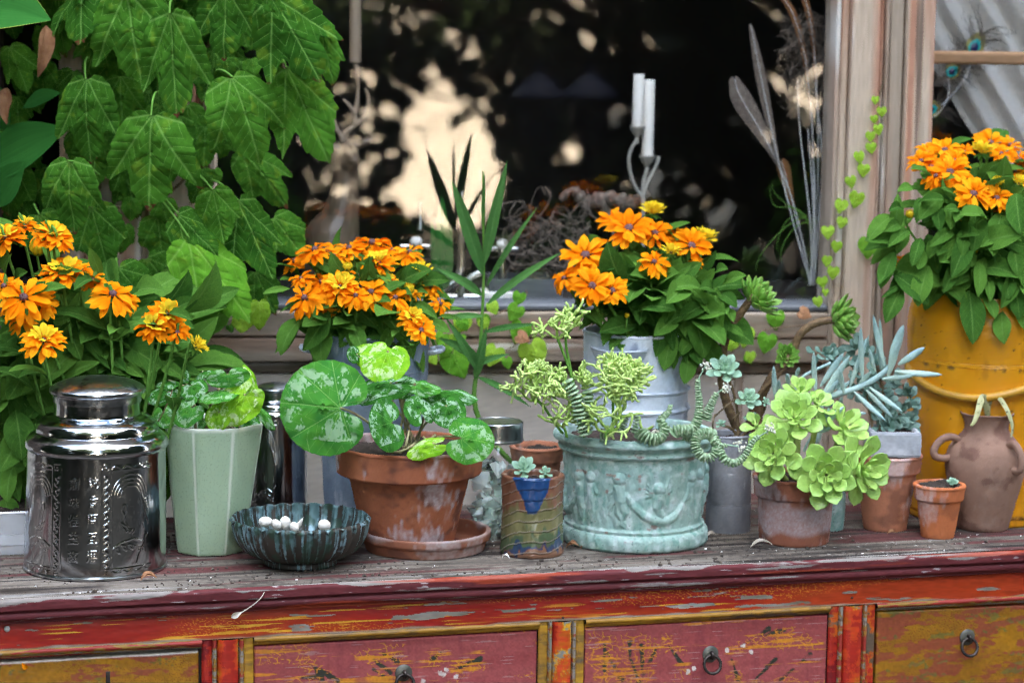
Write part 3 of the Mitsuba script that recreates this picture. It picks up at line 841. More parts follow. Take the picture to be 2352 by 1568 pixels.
INK1 = strokes([(480, 510, 740, 660), (430, 630, 600, 615), (540, 545, 600, 640), (930, 450, 1110, 590), (1050, 440, 1160, 510), (1480, 440, 1420, 490), (1580, 570, 1770, 490), (980, 560, 1090, 640)], 240, 592, 0.136, 0.0030)
INK2 = strokes([(540, 700, 540, 540), (545, 560, 615, 690), (650, 600, 650, 525), (655, 600, 690, 700), (705, 690, 700, 540), (700, 690, 760, 560), (810, 530, 880, 625), (1090, 600, 1120, 690), (1190, 690, 1280, 600), (1300, 690, 1430, 580), (1200, 510, 1320, 470), (1110, 560, 1250, 470)], 480, 520, 0.2312, 0.0027)
BLOOM = [SB.hit(240 + x * 0.136, 592 + y * 0.136, 0.014) for x, y in ((1500, 600), (1520, 565), (1590, 615), (1475, 590), (1350, 650))] + [SB.hit(480 + x * 0.2312, 520 + y * 0.2312, 0.014) for x, y in ((1070, 560), (1140, 540), (1175, 570), (900, 655), (925, 640))]


def pink(p):
    X, Y, Z = SB.loc(p)
    c = nmix((0.25, 0.042, 0.044), (0.38, 0.092, 0.088), nfbm(X * 6, Z * 70, 3, 4))
    c = nmix(c, (0.22, 0.04, 0.05), nss(0.5, 0.7, nfbm(X * 110, Z * 7, 4, 3)) * 0.4)       # brush marks
    d = np.ones(len(X))
    for s in INK1 + INK2:
        d = np.minimum(d, seg_d(X, Z, s))
    d = d + 0.004 * (nfbm(X * 90, Z * 160, 2) - 0.5)
    c = nmix(c, (0.035, 0.035, 0.025), nss(0.0006, -0.0008, d) * nss(0.30, 0.5, nfbm(X * 60, Z * 110, 8, 4) + 0.08))
    a, b = nvor(X * 110 + 2 * nnoise(X * 50, Z * 50), Z * 210 + 2 * nnoise(X * 60, Z * 90, 4))
    net = nss(0.16, 0.02, b - a)
    near = nss(0.018, 0.0, d) * 0.22
    fl = nss(0.60, 0.64, nfbm(X * 16 + 4, Z * 60, 6, 4) + near)
    lines = nss(0.68, 0.71, nfbm(X * 18, Z * 420, 2, 3) + near * 0.35)
    c = nmix(c, nmix((0.62, 0.26, 0.02), (0.50, 0.16, 0.02), nnoise(X * 60, Z * 90)), np.maximum(fl * net, lines * 0.9 * nss(0.45, 0.6, nfbm(X * 7, Z * 14, 5) + near)))
    e = np.ones(len(X))
    for (x, z) in BLOOM:
        e = np.minimum(e, np.sqrt(np.square(X - float(x)) + np.square(Z - float(z))) - 0.0026)
    c = nmix(c, (0.62, 0.55, 0.50), nss(0.0004, -0.0006, e + 0.003 * (nnoise(X * 500, Z * 500) - 0.5)) * 0.85)
    c = nmix(c, (0.46, 0.28, 0.27), nss(0.84, 0.90, nnoise(X * 40, Z * 900, 3)) * 0.45)
    return c * (0.85 + 0.3 * nnoise(X * 500, Z * 500, 1))
mat('mat_pink', pink, 0.55, spec=0.25)


def ochre(seed, redness):
    def f(p):
        X, Y, Z = SB.loc(p)
        c = nmix((0.24, 0.095, 0.008), (0.40, 0.180, 0.008), nfbm(X * 40 + seed, Z * 90, 3, 4))
        a, b = nvor(X * 330 + seed + nnoise(X * 90, Z * 90), Z * 330)
        cr = nss(0.15, 0.0, b - a) * nss(0.36, 0.6, nfbm(X * 9 + seed, Z * 22, 1, 3))
        c = nmix(c, (0.13, 0.03, 0.012), cr * 0.8)
        c = nmix(c, (0.26, 0.05, 0.03), nss(0.56 - 0.1 * redness, 0.64 - 0.1 * redness, 0.65 * nfbm(X * 26 + seed, Z * 110, 7, 4) + 0.35 * nfbm(X * 120, Z * 260, seed)) * 0.85)
        c = nmix(c, (0.12, 0.13, 0.03), nss(0.60, 0.70, 0.7 * nfbm(X * 30 + seed, Z * 100, 4, 3) + 0.3 * nnoise(X * 300, Z * 400)) * 0.7)
        c = nmix(c, (0.50, 0.46, 0.40), nss(-0.0735, -0.0715, Z - (0.006 if redness > 0.5 else 0.0) + 0.002 * (nfbm(X * 30, 1, 1) - 0.5)) * (1 - redness * 0.5))
        return c * (0.82 + 0.3 * nnoise(X * 400, Z * 400, seed))
    return f
mat('mat_ochre_left', ochre(3.0, 0.15), 0.45, spec=0.45)
mat('mat_ochre_right', ochre(11.0, 1.0), 0.5, spec=0.4)
mat('mat_iron', lambda p, n, uv: mix((0.02, 0.018, 0.018), (0.09, 0.07, 0.06), noise(p.x * 400, p.y * 400, p.z * 400)), 0.4, metallic=0.6)
mat('mat_plate', lambda p, n, uv: mix((0.07, 0.07, 0.06), (0.17, 0.16, 0.13), noise(p.x * 200, p.y * 200, p.z * 200)), 0.45, metallic=0.5)

mat('mat_red_plain', (0.30, 0.03, 0.02), 0.5)
sb = thing('sideboard', 'long old wooden sideboard with peeling red and ochre paint and weathered top', 'sideboard')
X0, X1, DEP = -1.02, 0.84, 0.385


def sweep(prof, x0, x1, n, seed, amp=0.0007, sx=26, step=0.0009):
    """a moulding: the profile (y, z) carried along x, with a worn surface"""
    p = [np.asarray(prof[0], float)]
    for q in prof[1:]:
        k = max(1, int(np.ceil(np.linalg.norm(np.asarray(q) - p[-1]) / step)))
        p += [p[-1] + (np.asarray(q) - p[-1]) * (i + 1) / k for i in range(k)]
    p = np.array(p)
    x = np.linspace(x0, x1, n)
    v = np.stack([np.repeat(x[:, None], len(p), 1), np.repeat(p[None, :, 0], n, 0), np.repeat(p[None, :, 1], n, 0)], -1)
    d = (meshkit.fbm(v * [sx, 120, 120], 3, seed) - 0.5) * 2 * amp
    d2 = (meshkit.fbm(v * [5, 3, 3], 2, seed + 5) - 0.5) * 2 * amp * 1.5
    v[..., 1] += d; v[..., 2] += d2
    return SB.w(v.reshape(-1, 3)), quads(n, len(p))


def arc(cy, cz, r, a0, a1, k=7):
    a = np.radians(np.linspace(a0, a1, k))
    return [(cy + r * math.cos(q), cz + r * math.sin(q)) for q in a]


grid_y = np.linspace(0.0065, 0.15, 40)
put('top_board', sweep([(y, 0.0) for y in grid_y[::-1]], X0, X1, 1300, 2, 0.0006, 60, 0.004), 'mat_top', sb)
put('top_board', sweep([(0.39, 0.0)] + [(y, 0.0) for y in np.linspace(0.385, 0.153, 40)] + [(0.1515, -0.003), (0.1515, -0.010)], X0, X1, 1000, 3, 0.0006, 60, 0.006), 'mat_top', sb)
put('edge_moulding', sweep([(0.0065, 0.0)] + arc(0.0045, -0.0045, 0.0045, 90, 180) + [(0.0, -0.008), (0.0, -0.0118), (0.0012, -0.0132), (0.0035, -0.0138), (0.0035, -0.0150)] + arc(0.0068, -0.0195, 0.0052, 120, 215) + [(0.0045, -0.0236), (0.0062, -0.0250), (0.0065, -0.0272), (0.020, -0.0272)], X0, X1, 1300, 4, 0.0006), 'mat_maroon', sb)
put('frieze_rail', sweep([(0.013, -0.0265), (0.0122, -0.035), (0.012, -0.045), (0.012, -0.0575)], X0, X1, 1300, 6, 0.0004), 'mat_frieze', sb)
SX = [(-0.345, -0.288), (0.036, 0.0905), (0.388, 0.4465)]                       # the three stiles with their mouldings
ZB = -0.235
spans = [(X0 + 0.03, SX[0][0]), (SX[0][1], SX[1][0]), (SX[1][1], SX[2][0]), (SX[2][1], X1 - 0.03)]
for i, (a, b) in enumerate(spans):
    put('bead', sweep([(0.012, -0.0575)] + arc(0.0125, -0.0603, 0.0030, 100, 260) + [(0.0135, -0.0636), (0.0125, -0.0645), (0.0165, -0.0675), (0.03, -0.0675)], a, b, 220, 8 + i, 0.0004), 'mat_ochre_strip' if i in (1, 2) else 'mat_bead', sb)


def sbox(name, x0, x1, y0, y1, z0, z1, m, b=0.0015, parent=None):
    return put(name, box(x0, x1, y0, y1, z0, z1, b, SB), m, parent or sb, smooth=False)


def stile(a, b, m):
    k = b - a
    def col_(x0, x1, r, y, mm):
        nx = 9 + int((x1 - x0) / 0.001)
        x = np.linspace(x0, x1, nx); u = np.linspace(-1, 1, nx)
        z = np.concatenate([np.linspace(-0.0580, -0.155, 74), np.linspace(-0.16, ZB, 6)])
        v = np.stack([np.repeat(x[None], 80, 0), y - r * np.sqrt(np.maximum(0, 1 - np.abs(u) ** 2.6))[None] + (meshkit.fbm(np.stack(list(np.meshgrid(x * 60, z * 20)) + [z[:, None] * 0 + x * 0], -1), 3, 5) - 0.5) * 0.0012, np.repeat(z[:, None], nx, 1)], -1)
        put('stile', (SB.w(v.reshape(-1, 3)), quads(80, nx)), mm, sb)
    col_(a, a + 0.21 * k, 0.003, 0.0165, 'mat_stile_red' if m else 'mat_ochre_strip')
    col_(a + 0.20 * k, a + 0.29 * k, 0.006, 0.0165, 'mat_bead')
    col_(a + 0.30 * k, a + 0.71 * k, 0.008, 0.0160, 'mat_stile')
    col_(a + 0.72 * k, a + 0.81 * k, 0.006, 0.0165, 'mat_bead')
    col_(a + 0.80 * k, b, 0.003, 0.0165, 'mat_ochre_strip' if m != 2 else 'mat_stile_red')


stile(*SX[0], 1); stile(*SX[1], 0); stile(*SX[2], 2)


def drawer_mesh(x0, x1, ztop, rot):
    r = 0.0024
    e = r * (1 - np.cos(np.linspace(0, np.pi / 2, 4)))[:3]
    x = np.concatenate([[x0], x0 + e, np.linspace(x0 + r, x1 - r, int((x1 - x0) / 0.0009)), (x1 - e)[::-1], [x1]])
    z = np.concatenate([[ztop], ztop - e, np.linspace(ztop - r, -0.160, 92), np.linspace(-0.165, ZB + 0.004, 6)])
    d = lambda s: np.where(s < r, r - np.sqrt(np.maximum(0, r * r - (r - np.clip(s, 0, r)) ** 2)), 0)
    X, Z = np.meshgrid(x, z)
    Y = 0.0155 + np.maximum(d(np.minimum(X - x0, x1 - X)), d(ztop - Z)) + (nfbm(X * 9, Z * 70, x0 * 9) - 0.5) * 0.0007 + (nnoise(X * 300, Z * 400, x0) - 0.5) * 0.0003
    Y[0] = 0.036; Y[:, 0] = 0.036; Y[:, -1] = 0.036
    Z = Z + (X - (x0 + x1) / 2) * rot
    return SB.w(np.stack([X, Y, Z], -1).reshape(-1, 3)), quads(len(z), len(x))


def drawer(x0, x1, ztop, m, label, pull=None, rot=0.0):
    key = put('drawer', drawer_mesh(x0, x1, ztop, rot), m, sb)
    tag(key, label)
    if pull:
        x, z = SB.hit(*pull, 0.012)
        c = np.array([x, 0.0155, z])
        pv, pf, _ = lathe([(0, 0.0), (0.0092, 0.0), (0.0098, 0.0012), (0.0070, 0.0030), (0.0030, 0.0036), (0, 0.0036)], 24)
        pv = np.stack([pv[:, 0], -pv[:, 2], pv[:, 1]], 1) * 1.0
        put('pull_plate', (SB.w(pv + c + [0, -0.0002, 0.004]), pf), 'mat_plate', key, smooth=40)
        a = np.linspace(0, 2 * np.pi, 25)
        put('ring_pull', tube(SB.w(np.stack([0.0100 * np.sin(a), -0.0062 - 0.0026 * (1 - np.cos(a)), 0.0100 * np.cos(a)], 1) + c + [0, 0, -0.0065]), 0.0018, 8, False), 'mat_iron', key)
        put('staple', tube(SB.w(path([(0, -0.002, 0.005), (0, -0.009, 0.0065), (0, -0.009, 0.0020), (0, -0.002, 0.0020)], 10) + c), 0.0020, 8), 'mat_iron', key)
    return key


d0 = drawer(spans[0][0] + 0.002, spans[0][1] - 0.003, -0.0718, 'mat_ochre_left', 'ochre crackled drawer front', None, 0.004)
kx, kz = SB.hit(108, 676, 0.0155)
put('keyhole', box(kx - 0.0022, kx + 0.0022, 0.0149, 0.0165, kz - 0.012, kz + 0.006, 0.0005, SB), 'mat_iron', d0, smooth=False)
drawer(spans[1][0] + 0.001, spans[1][1] - 0.001, -0.0687, 'mat_pink', 'faded pink drawer front with flaking black and yellow leaves', (404, 676))
drawer(spans[2][0] + 0.001, spans[2][1] - 0.001, -0.0687, 'mat_pink', 'faded pink drawer front with flaking black brush strokes', (711, 657))
drawer(spans[3][0] + 0.003, spans[3][1] - 0.002, -0.0698, 'mat_ochre_right', 'yellow and red worn drawer front', (968, 640), -0.006)
sbox('carcass', X0 + 0.03, X1 - 0.03, 0.034, DEP - 0.01, -0.82, -0.0285, 'mat_house_dark')
sbox('lower_rail', X0 + 0.03, X1 - 0.03, 0.013, 0.034, ZB - 0.03, ZB, 'mat_red_plain')
for i in range(4):
    sbox('door', X0 + 0.05 + i * 0.445, X0 + 0.05 + i * 0.445 + 0.43, 0.016, 0.033, -0.80, ZB - 0.035, 'mat_red_plain')
for x in (X0 + 0.03, X1 - 0.09):
    for y in (0.02, DEP - 0.07):
        sbox('foot', x, x + 0.06, y, y + 0.05, -0.90, -0.8205, 'mat_red_plain', 0.004)
# ------------------------------------------------------------------ pots, tins and vessels on the sideboard
mat('mat_glaze_white', lambda p: nmix((0.62, 0.63, 0.66), (0.74, 0.75, 0.78), nfbm(p.x * 20, p.y * 20, p.z * 20)) * (0.9 + 0.15 * nfbm(p.x * 90, p.y * 90, p.z * 90)), 0.3)


def spot(vx, vy, vr):
    """centre on the table top and radius of a round thing whose foot's front is seen at (vx, vy) with half-width vr"""
    f = on_table(vx * V, vy * V)
    D = (f - EYE) @ FWD
    r = vr * V * D / F
    r = vr * V * (D + r) / F
    u = unit([f[0], f[1], 0])
    return f + u * r, r


def zat(c, vx, vy, front=0.0):
    """height above the table of what is seen at (vx, vy) at the distance of c (less front)"""
    return at(vx * V, vy * V, c[1] - front)[2] - TOP


def dense(prof, step=0.0012):
    p = [np.asarray(prof[0], float)]
    for q in prof[1:]:
        q = np.asarray(q, float)
        k = max(1, int(np.ceil(np.linalg.norm(q - p[-1]) / step)))
        p += [p[-1] + (q - p[-1]) * (i + 1) / k for i in range(k)]
    return np.array(p)


def turned(prof, c, n=260, step=0.0012, disp=None, theta=None, lean=(0, 0), rfac=None):
    """a vessel on the wheel: profile (r, z) in metres, disp(theta, s, r, z) pushes the wall outwards, rfac(theta, z) scales the radius"""
    p = dense(prof, step)
    if theta is None:                                                             # finer on the side that is seen
        theta = np.concatenate([np.linspace(-1.8, 1.8, int(n * 0.56)), np.linspace(1.8, 2 * np.pi - 1.8, int(n * 0.17))[1:]])
    th = theta
    s = np.concatenate([[0], np.cumsum(np.linalg.norm(np.diff(p, axis=0), axis=1))])
    t = np.gradient(p, axis=0); t /= np.linalg.norm(t, axis=1, keepdims=True) + 1e-12
    nr, nz = t[:, 1], -t[:, 0]
    TH, R = np.meshgrid(th, p[:, 0]); Z = np.repeat(p[:, 1][:, None], len(th), 1); S = np.repeat(s[:, None], len(th), 1)
    if disp is not None:
        d = disp(TH, S, R, Z)
        R, Z = R + d * nr[:, None], Z + d * nz[:, None]
    if rfac is not None:
        R = R * rfac(TH, Z)
    v = np.stack([R * np.sin(TH), -R * np.cos(TH), Z], -1).reshape(-1, 3)
    v[:, 0] += lean[0] * v[:, 2]; v[:, 1] += lean[1] * v[:, 2]
    return v + c, quads(len(p), len(th))


def wob(seed, a=0.0006, k=5.0, b=0.0002):
    """hand-thrown unevenness"""
    def f(th, s, r, z):
        x, y = np.cos(th), np.sin(th)
        return (nfbm(x * k + seed, y * k, s * 40) - 0.5) * 2 * a + (nfbm(x * 60, y * 60, s * 700 + seed) - 0.5) * 2 * b
    return f


def soil(c, r, z, parent, name='soil', m='mat_soil'):
    rr = np.linspace(0, r, 14); th = np.linspace(0, 2 * np.pi, 49)
    R, TH = np.meshgrid(rr, th, indexing='ij')
    x, y = R * np.sin(TH) + c[0], R * np.cos(TH) + c[1]
    return put(name, (np.stack([x, y, c[2] + z + 0.009 * (nfbm(x * 90, y * 90, 2.0) - 0.4) + 0.004 * nnoise(x * 400, y * 400)], -1).reshape(-1, 3), quads(14, 49)), m, parent)


# ---- tea tins
def tin_profile(h, r, bt, lidr):
    """foot ring, straight body of height bt, two shoulder rings, neck and domed lid; the body comes apart for the embossing"""
    k = r / 0.079; g = lidr / 0.053
    foot = [(0, 0), (0.078 * k, 0), (0.0795 * k, 0.0008), (0.080 * k, 0.0025), (0.0793 * k, 0.004), (0.079 * k, 0.005)]
    sh = [(0.0763 * k, bt), (0.0782 * k, bt + 0.0018, 0), (0.079 * k, bt + 0.004 * k), (0.0786 * k, bt + 0.008 * k), (0.076 * k, bt + 0.0135 * k), (0.070 * k, bt + 0.0185 * k), (0.0682 * k, bt + 0.0197 * k, 1), (0.0678 * k, bt + 0.0215 * k), (0.0672 * k, bt + 0.0255 * k), (0.0645 * k, bt + 0.0305 * k), (0.058 * k, bt + 0.0350 * k), (0.0505 * k, bt + 0.0375 * k)]
    z = bt + 0.0375 * k
    neck = [(0.0505 * k, z), (0.0482 * g, z + 0.001, 1), (0.0474 * g, z + 0.0025), (0.0473 * g, z + 0.015 * g)]
    z += 0.015 * g
    lid = [(0.0473 * g, z), (0.0486 * g, z + 0.0002, 1), (0.0488 * g, z + 0.008 * g), (0.0505 * g, z + 0.009 * g), (0.0524 * g, z + 0.0103 * g), (0.053 * g, z + 0.0128 * g), (0.0515 * g, z + 0.0158 * g), (0.044 * g, z + 0.0205 * g), (0.030 * g, z + 0.0247 * g), (0.015 * g, z + 0.0268 * g), (0, z + 0.0273 * g)]
    return foot, [(0.079 * k, 0.005), (0.0763 * k, bt)], sh, neck, lid


def ridge_height(U, Z, segs, dots=()):
    """raised lines: height in metres over the (arc, height) coordinates in mm"""
    H = np.zeros_like(U)
    for x0, y0, x1, y1, w in segs:
        m = (U > min(x0, x1) - 2) & (U < max(x0, x1) + 2) & (Z > min(y0, y1) - 2) & (Z < max(y0, y1) + 2)
        if not m.any():
            continue
        u, z = U[m], Z[m]
        dx, dy = x1 - x0, y1 - y0
        t = np.clip(((u - x0) * dx + (z - y0) * dy) / (dx * dx + dy * dy + 1e-9), 0, 1)
        d = np.hypot(u - x0 - t * dx, z - y0 - t * dy)
        H[m] = np.maximum(H[m], np.cos(np.clip(d / w, 0, 1) * np.pi / 2))
    for x, y, w in dots:
        d = np.hypot(U - x, Z - y)
        H = np.maximum(H, np.sqrt(np.clip(1 - (d / w) ** 2, 0, 1)))
    return H


def poly(pts, w):
    return [(*pts[i], *pts[i + 1], w) for i in range(len(pts) - 1)]


GLYPHS = [  # strokes of the embossed characters in a 10 x 10 box, y up: right column, then left column
    [(2, 10, 0.6, 8), (0.6, 8, 3, 7), (3, 7, 0.6, 5), (0.6, 5, 3.4, 4.6), (2, 4.6, 2, 1), (0.6, 3.6, 0.4, 1.6), (3, 3.6, 3.6, 2), (7, 10, 7, 8.6), (4.4, 8.4, 9.8, 8.4), (7, 8.4, 5.2, 5.6), (5.2, 5.6, 9, 5.6), (8, 7, 9.4, 5), (6, 5, 5, 1), (8.2, 5, 8.2, 1.4), (8.2, 1.4, 9.8, 1.4), (9.8, 1.4, 9.8, 2.6)],
    [(6.5, 10, 3, 9.2), (0.6, 7.6, 9.6, 7.6), (5, 9.6, 5, 4.8), (5, 7.4, 1, 4.8), (5, 7.4, 9.2, 4.8), (2.6, 4, 2.6, 0.4), (2.6, 4, 7.4, 4), (7.4, 4, 7.4, 0.4), (2.6, 2.2, 7.4, 2.2), (2.6, 0.4, 7.4, 0.4)],
    [(0.6, 9.6, 0.6, 0.4), (0.6, 9.6, 4.2, 9.6), (4.2, 9.6, 4.2, 6.4), (0.6, 8, 4.2, 8), (0.6, 6.4, 4.2, 6.4), (5.6, 9.6, 9.4, 9.6), (9.4, 9.6, 9.4, 0.4), (5.6, 9.6, 5.6, 6.4), (5.6, 8, 9.4, 8), (5.6, 6.4, 9.4, 6.4), (2.4, 4.6, 7.8, 4.6), (2, 3, 8, 3), (4, 4.6, 3.4, 0.8), (6.2, 4.6, 6.2, 0.8)],
    [(0.6, 9.4, 9.4, 9.4), (4.6, 9.4, 3.6, 5.6), (2.2, 6.8, 7.6, 6.8), (7.6, 6.8, 7, 3.6), (3.6, 5.4, 7.2, 5.4), (2.4, 3.6, 7.4, 3.6), (0.4, 0.8, 9.6, 0.8), (2.6, 3.6, 2.6, 0.8), (7, 3.6, 7, 0.8)],
    [(1, 9.4, 2, 8.6), (0.6, 6.8, 1.8, 6), (0.8, 0.6, 2.4, 4), (3.6, 9.6, 3.6, 5), (3.6, 9.6, 9, 9.6), (9, 9.6, 9, 5), (3.6, 7.4, 9, 7.4), (3.6, 5, 9, 5), (6.3, 9.6, 6.3, 5), (3.4, 3.6, 9.6, 3.6), (4.4, 3.6, 4, 0.6), (8.8, 3.6, 8.8, 0.6), (4, 0.6, 8.8, 0.6), (6.4, 3.6, 6.4, 0.6)],
    [(2.4, 10, 2.4, 8.6), (0.4, 8.4, 4.6, 8.4), (0.6, 6.6, 4.4, 6.6), (0.8, 4.8, 0.8, 0.6), (0.8, 4.8, 4, 4.8), (4, 4.8, 4, 0.6), (0.8, 2.8, 4, 2.8), (5.6, 9.6, 9.2, 9.6), (5.6, 9.6, 5.6, 7.4), (9.2, 9.6, 9.2, 7.4), (5.4, 7.2, 9.4, 7.2), (6, 7, 6, 1), (8.8, 7, 8.8, 0.6), (6, 5, 8.8, 5), (6, 3, 8.8, 3)],
    [(0.6, 7.6, 0.6, 3), (0.6, 7.6, 3.4, 7.6), (3.4, 7.6, 3.4, 3), (0.6, 3, 3.4, 3), (4.8, 7.8, 9, 7.8), (4.2, 5.6, 9.8, 5.6), (7, 10, 7, 0.4), (7, 5.4, 4.4, 1.6), (7, 5.4, 9.8, 1.6)],
    [(2, 10, 0.4, 6.6), (1.4, 8, 1.4, 0.4), (0.4, 4, 3, 5), (5, 10, 3.6, 6.6), (4.2, 8, 4.2, 0.4), (6.8, 10, 7.2, 9), (4.2, 8, 9.6, 8), (4.2, 5.6, 9.2, 5.6), (4.2, 3.2, 9.2, 3.2), (4.2, 0.6, 9.8, 0.6), (7, 8, 7, 0.6)],
    [(0.8, 8.8, 9.2, 8.8), (3, 10, 3, 7.4), (7, 10, 7, 7.4), (5, 7.4, 5, 1), (1.6, 5.2, 8.6, 5.2), (5, 5, 8.6, 3), (0.6, 0.8, 9.4, 0.8)],
    [(5, 10, 5, 8.8), (0.8, 8.6, 9.2, 8.6), (2.8, 7.4, 7.2, 7.4), (2.8, 7.4, 2.8, 5.8), (7.2, 7.4, 7.2, 5.8), (2.8, 5.8, 7.2, 5.8), (0.8, 4.6, 0.8, 0.4), (0.8, 4.6, 9.2, 4.6), (9.2, 4.6, 9.2, 0.4), (3.2, 3, 6.8, 3), (3.2, 3, 3.2, 1.2), (6.8, 3, 6.8, 1.2), (3.2, 1.2, 6.8, 1.2)]]


def tin_relief():
    S, D = [], []
    for i, gl in enumerate(GLYPHS):
        ox, oz = (3.2 if i < 5 else -17.0), (101.5 - 20.0 * (i % 5))
        S += [(ox + a * 1.12, oz + b * 1.25, ox + c * 1.12, oz + d * 1.25, 0.62) for a, b, c, d in gl]
    for sgn in (1, -1):
        u0 = 24.0 if sgn > 0 else 32.0
        w = [(sgn * (u0 + 2.6 * (1 if k % 2 else -1) * (0.6 + 0.4 * (k % 4 > 1))), 14 + k * 3.4) for k in range(31)]
        S += poly(w, 0.8)
        D += [(sgn * (u0 + (3.0 if k % 2 else -2.6)), 19 + k * 6.8, 0.9) for k in range(15)]
        S += poly([(sgn * (u0 + 5.6), 12), (sgn * (u0 + 5.6), 124)], 0.6) + poly([(sgn * (u0 - 5.2), 12), (sgn * (u0 - 5.2), 124)], 0.45)
        for z0, z1 in ((128.5, 122.5), (7.0, 13.0)):
            S += poly([(sgn * (u0 + 7), z1), (sgn * (u0 + 56), z1)], 0.6)
            S += poly([(sgn * (u0 + 7 + k * 2.6), (z0 + z1) / 2 + (z0 - z1) * 0.30 * math.sin(k * 1.25)) for k in range(20)], 0.8)
            S += poly([(sgn * (u0 - 3), z0), (sgn * (u0 + 3), z0), (sgn * (u0 + 3), z1), (sgn * (u0 - 1), z1), (sgn * (u0 - 1), (z0 + z1) / 2), (sgn * (u0 + 1), (z0 + z1) / 2)], 0.5)
            D += [(sgn * (u0 + 9 + k * 6.6), z0 + (z1 - z0) * 0.25, 0.8) for k in range(7)]
        cu = u0 + 27
        for r in (13, 16.5, 20, 23.5):                                           # hanging fronds
            S += poly([(sgn * (cu + r * math.cos(a) * 0.95), 88 + 1.25 * r * math.sin(a)) for a in np.linspace(0.05, 2.9, 16)], 0.55)
        for q in range(5):
            S += poly([(sgn * (cu + 12 + q * 2.2), 96 - q * 2), (sgn * (cu + 17 + q * 1.9), 84 - 3 * q), (sgn * (cu + 20 + q * 1.3), 70 - 3 * q)], 0.5)
        S += poly([(sgn * (cu - 9), 83), (sgn * (cu - 10), 77), (sgn * (cu - 7), 72), (sgn * (cu - 4), 77), (sgn * (cu - 5), 83), (sgn * (cu - 9), 83)], 0.6)
        S += poly([(sgn * (cu - 7), 72), (sgn * (cu - 6), 64), (sgn * (cu - 3), 58), (sgn * (cu - 10), 63)], 0.6)
        for q in range(3):
            S += poly([(sgn * (cu - 8 + q * 4), 58 - q), (sgn * (cu - 5 + q * 4), 53 - q), (sgn * (cu - 2 + q * 4), 55)], 0.6)
        S += poly([(sgn * (cu - 20), 36), (sgn * (cu - 10), 42), (sgn * (cu + 4), 45), (sgn * (cu + 16), 40), (sgn * (cu + 24), 48)], 0.7)
        for q in range(5):
            x, z = cu - 18 + q * 8, 37 + 3 * math.sin(q)
            S += poly([(sgn * x, z), (sgn * (x + 2.5), z - 5), (sgn * (x + 6), z - 7), (sgn * (x + 4.5), z - 2), (sgn * x, z)], 0.5)
        S += poly([(sgn * (cu + 8), 17), (sgn * (cu + 12), 28), (sgn * (cu + 18), 38), (sgn * (cu + 20), 52), (sgn * (cu + 17), 60)], 0.7)
    return S, D


TIN_S, TIN_D = tin_relief()


def tin_col(dirt, foot):
    def f(p):
        c = nmix((0.60, 0.62, 0.65), (0.44, 0.47, 0.50), nfbm(p.x * 30, p.y * 30, p.z * 9))
        c = nmix(c, (0.12, 0.12, 0.13), nss(0.55, 0.80, nfbm(p.x * 70, p.y * 70, p.z * 40)) * dirt)
        c = nmix(c, (0.17, 0.14, 0.12), nss(0.42, 0.62, nfbm(p.x * 50, p.y * 50, p.z * 60 + 3)) * nss(0.022, 0.008, p.z - TOP) * foot)
        return nmix(c, (0.85, 0.86, 0.88), nss(0.72, 0.80, nnoise(p.x * 260, p.y * 260, p.z * 260)) * nss(0.52, 0.66, nfbm(p.x * 26, p.y * 26, p.z * 26)) * 0.8)
    return f


mat('mat_tin', tin_col(0.35, 0.9), 0.11, metallic=1.0)
mat('mat_tin_dull', tin_col(0.95, 0.0), 0.24, metallic=1.0)


def tea_tin(label, c, h, r, bt, lidr, lean=(0, 0), turn=0.0, step=0.0008, zs=1.0, wear=0.0):
    t = thing('tea_tin', label, 'tin')
    foot, body, sh, neck, lid = tin_profile(h, r, bt, lidr)
    front = np.linspace(-1.75, 1.75, int(3.5 * r / step)); back = np.linspace(1.75, 2 * np.pi - 1.75, 60)[1:]
    th = np.concatenate([front, back])
    def emb(T_, s, rr, z):
        a = np.arctan2(np.sin(T_ + turn), np.cos(T_ + turn))
        return 0.00055 * ridge_height(a * 77.0, (z - 0.0) * 1000 / zs, TIN_S, TIN_D) + 0.00035 * (nfbm(np.cos(T_) * 2, np.sin(T_) * 2, z * 12) - 0.5)
    dent = lambda T_, s, rr, z: 0.0005 * (nfbm(np.cos(T_) * 4, np.sin(T_) * 4, z * 60) - 0.5)
    put('base', turned(foot, c, 200, lean=lean), 'mat_tin_dull', t)
    put('body', turned(body, c, step=step, disp=emb, theta=th, lean=lean), 'mat_tin', t)
    put('shoulder', turned(smooth_prof(sh), c, 220, disp=dent, lean=lean), 'mat_tin', t)
    put('neck', turned(smooth_prof(neck), c, 200, disp=dent, lean=lean), 'mat_tin', t)
    put('lid', turned(smooth_prof(lid), c, 200, disp=dent, lean=lean), 'mat_tin_dull', t)
    return t


C_TIN, R_TIN = spot(219, 1336, 166)
tea_tin('large embossed silver tea tin with domed lid at the left end of the sideboard', C_TIN, 0.217, 0.079, 0.135, 0.053, lean=(0.022, 0))
C_TIN2, _ = spot(634, 1205, 74)
tea_tin('smaller embossed silver tea tin behind the pale green octagonal vase', C_TIN2, 0.175, 0.0385, 0.130, 0.0262, turn=0.9, step=0.0005, zs=1.0)

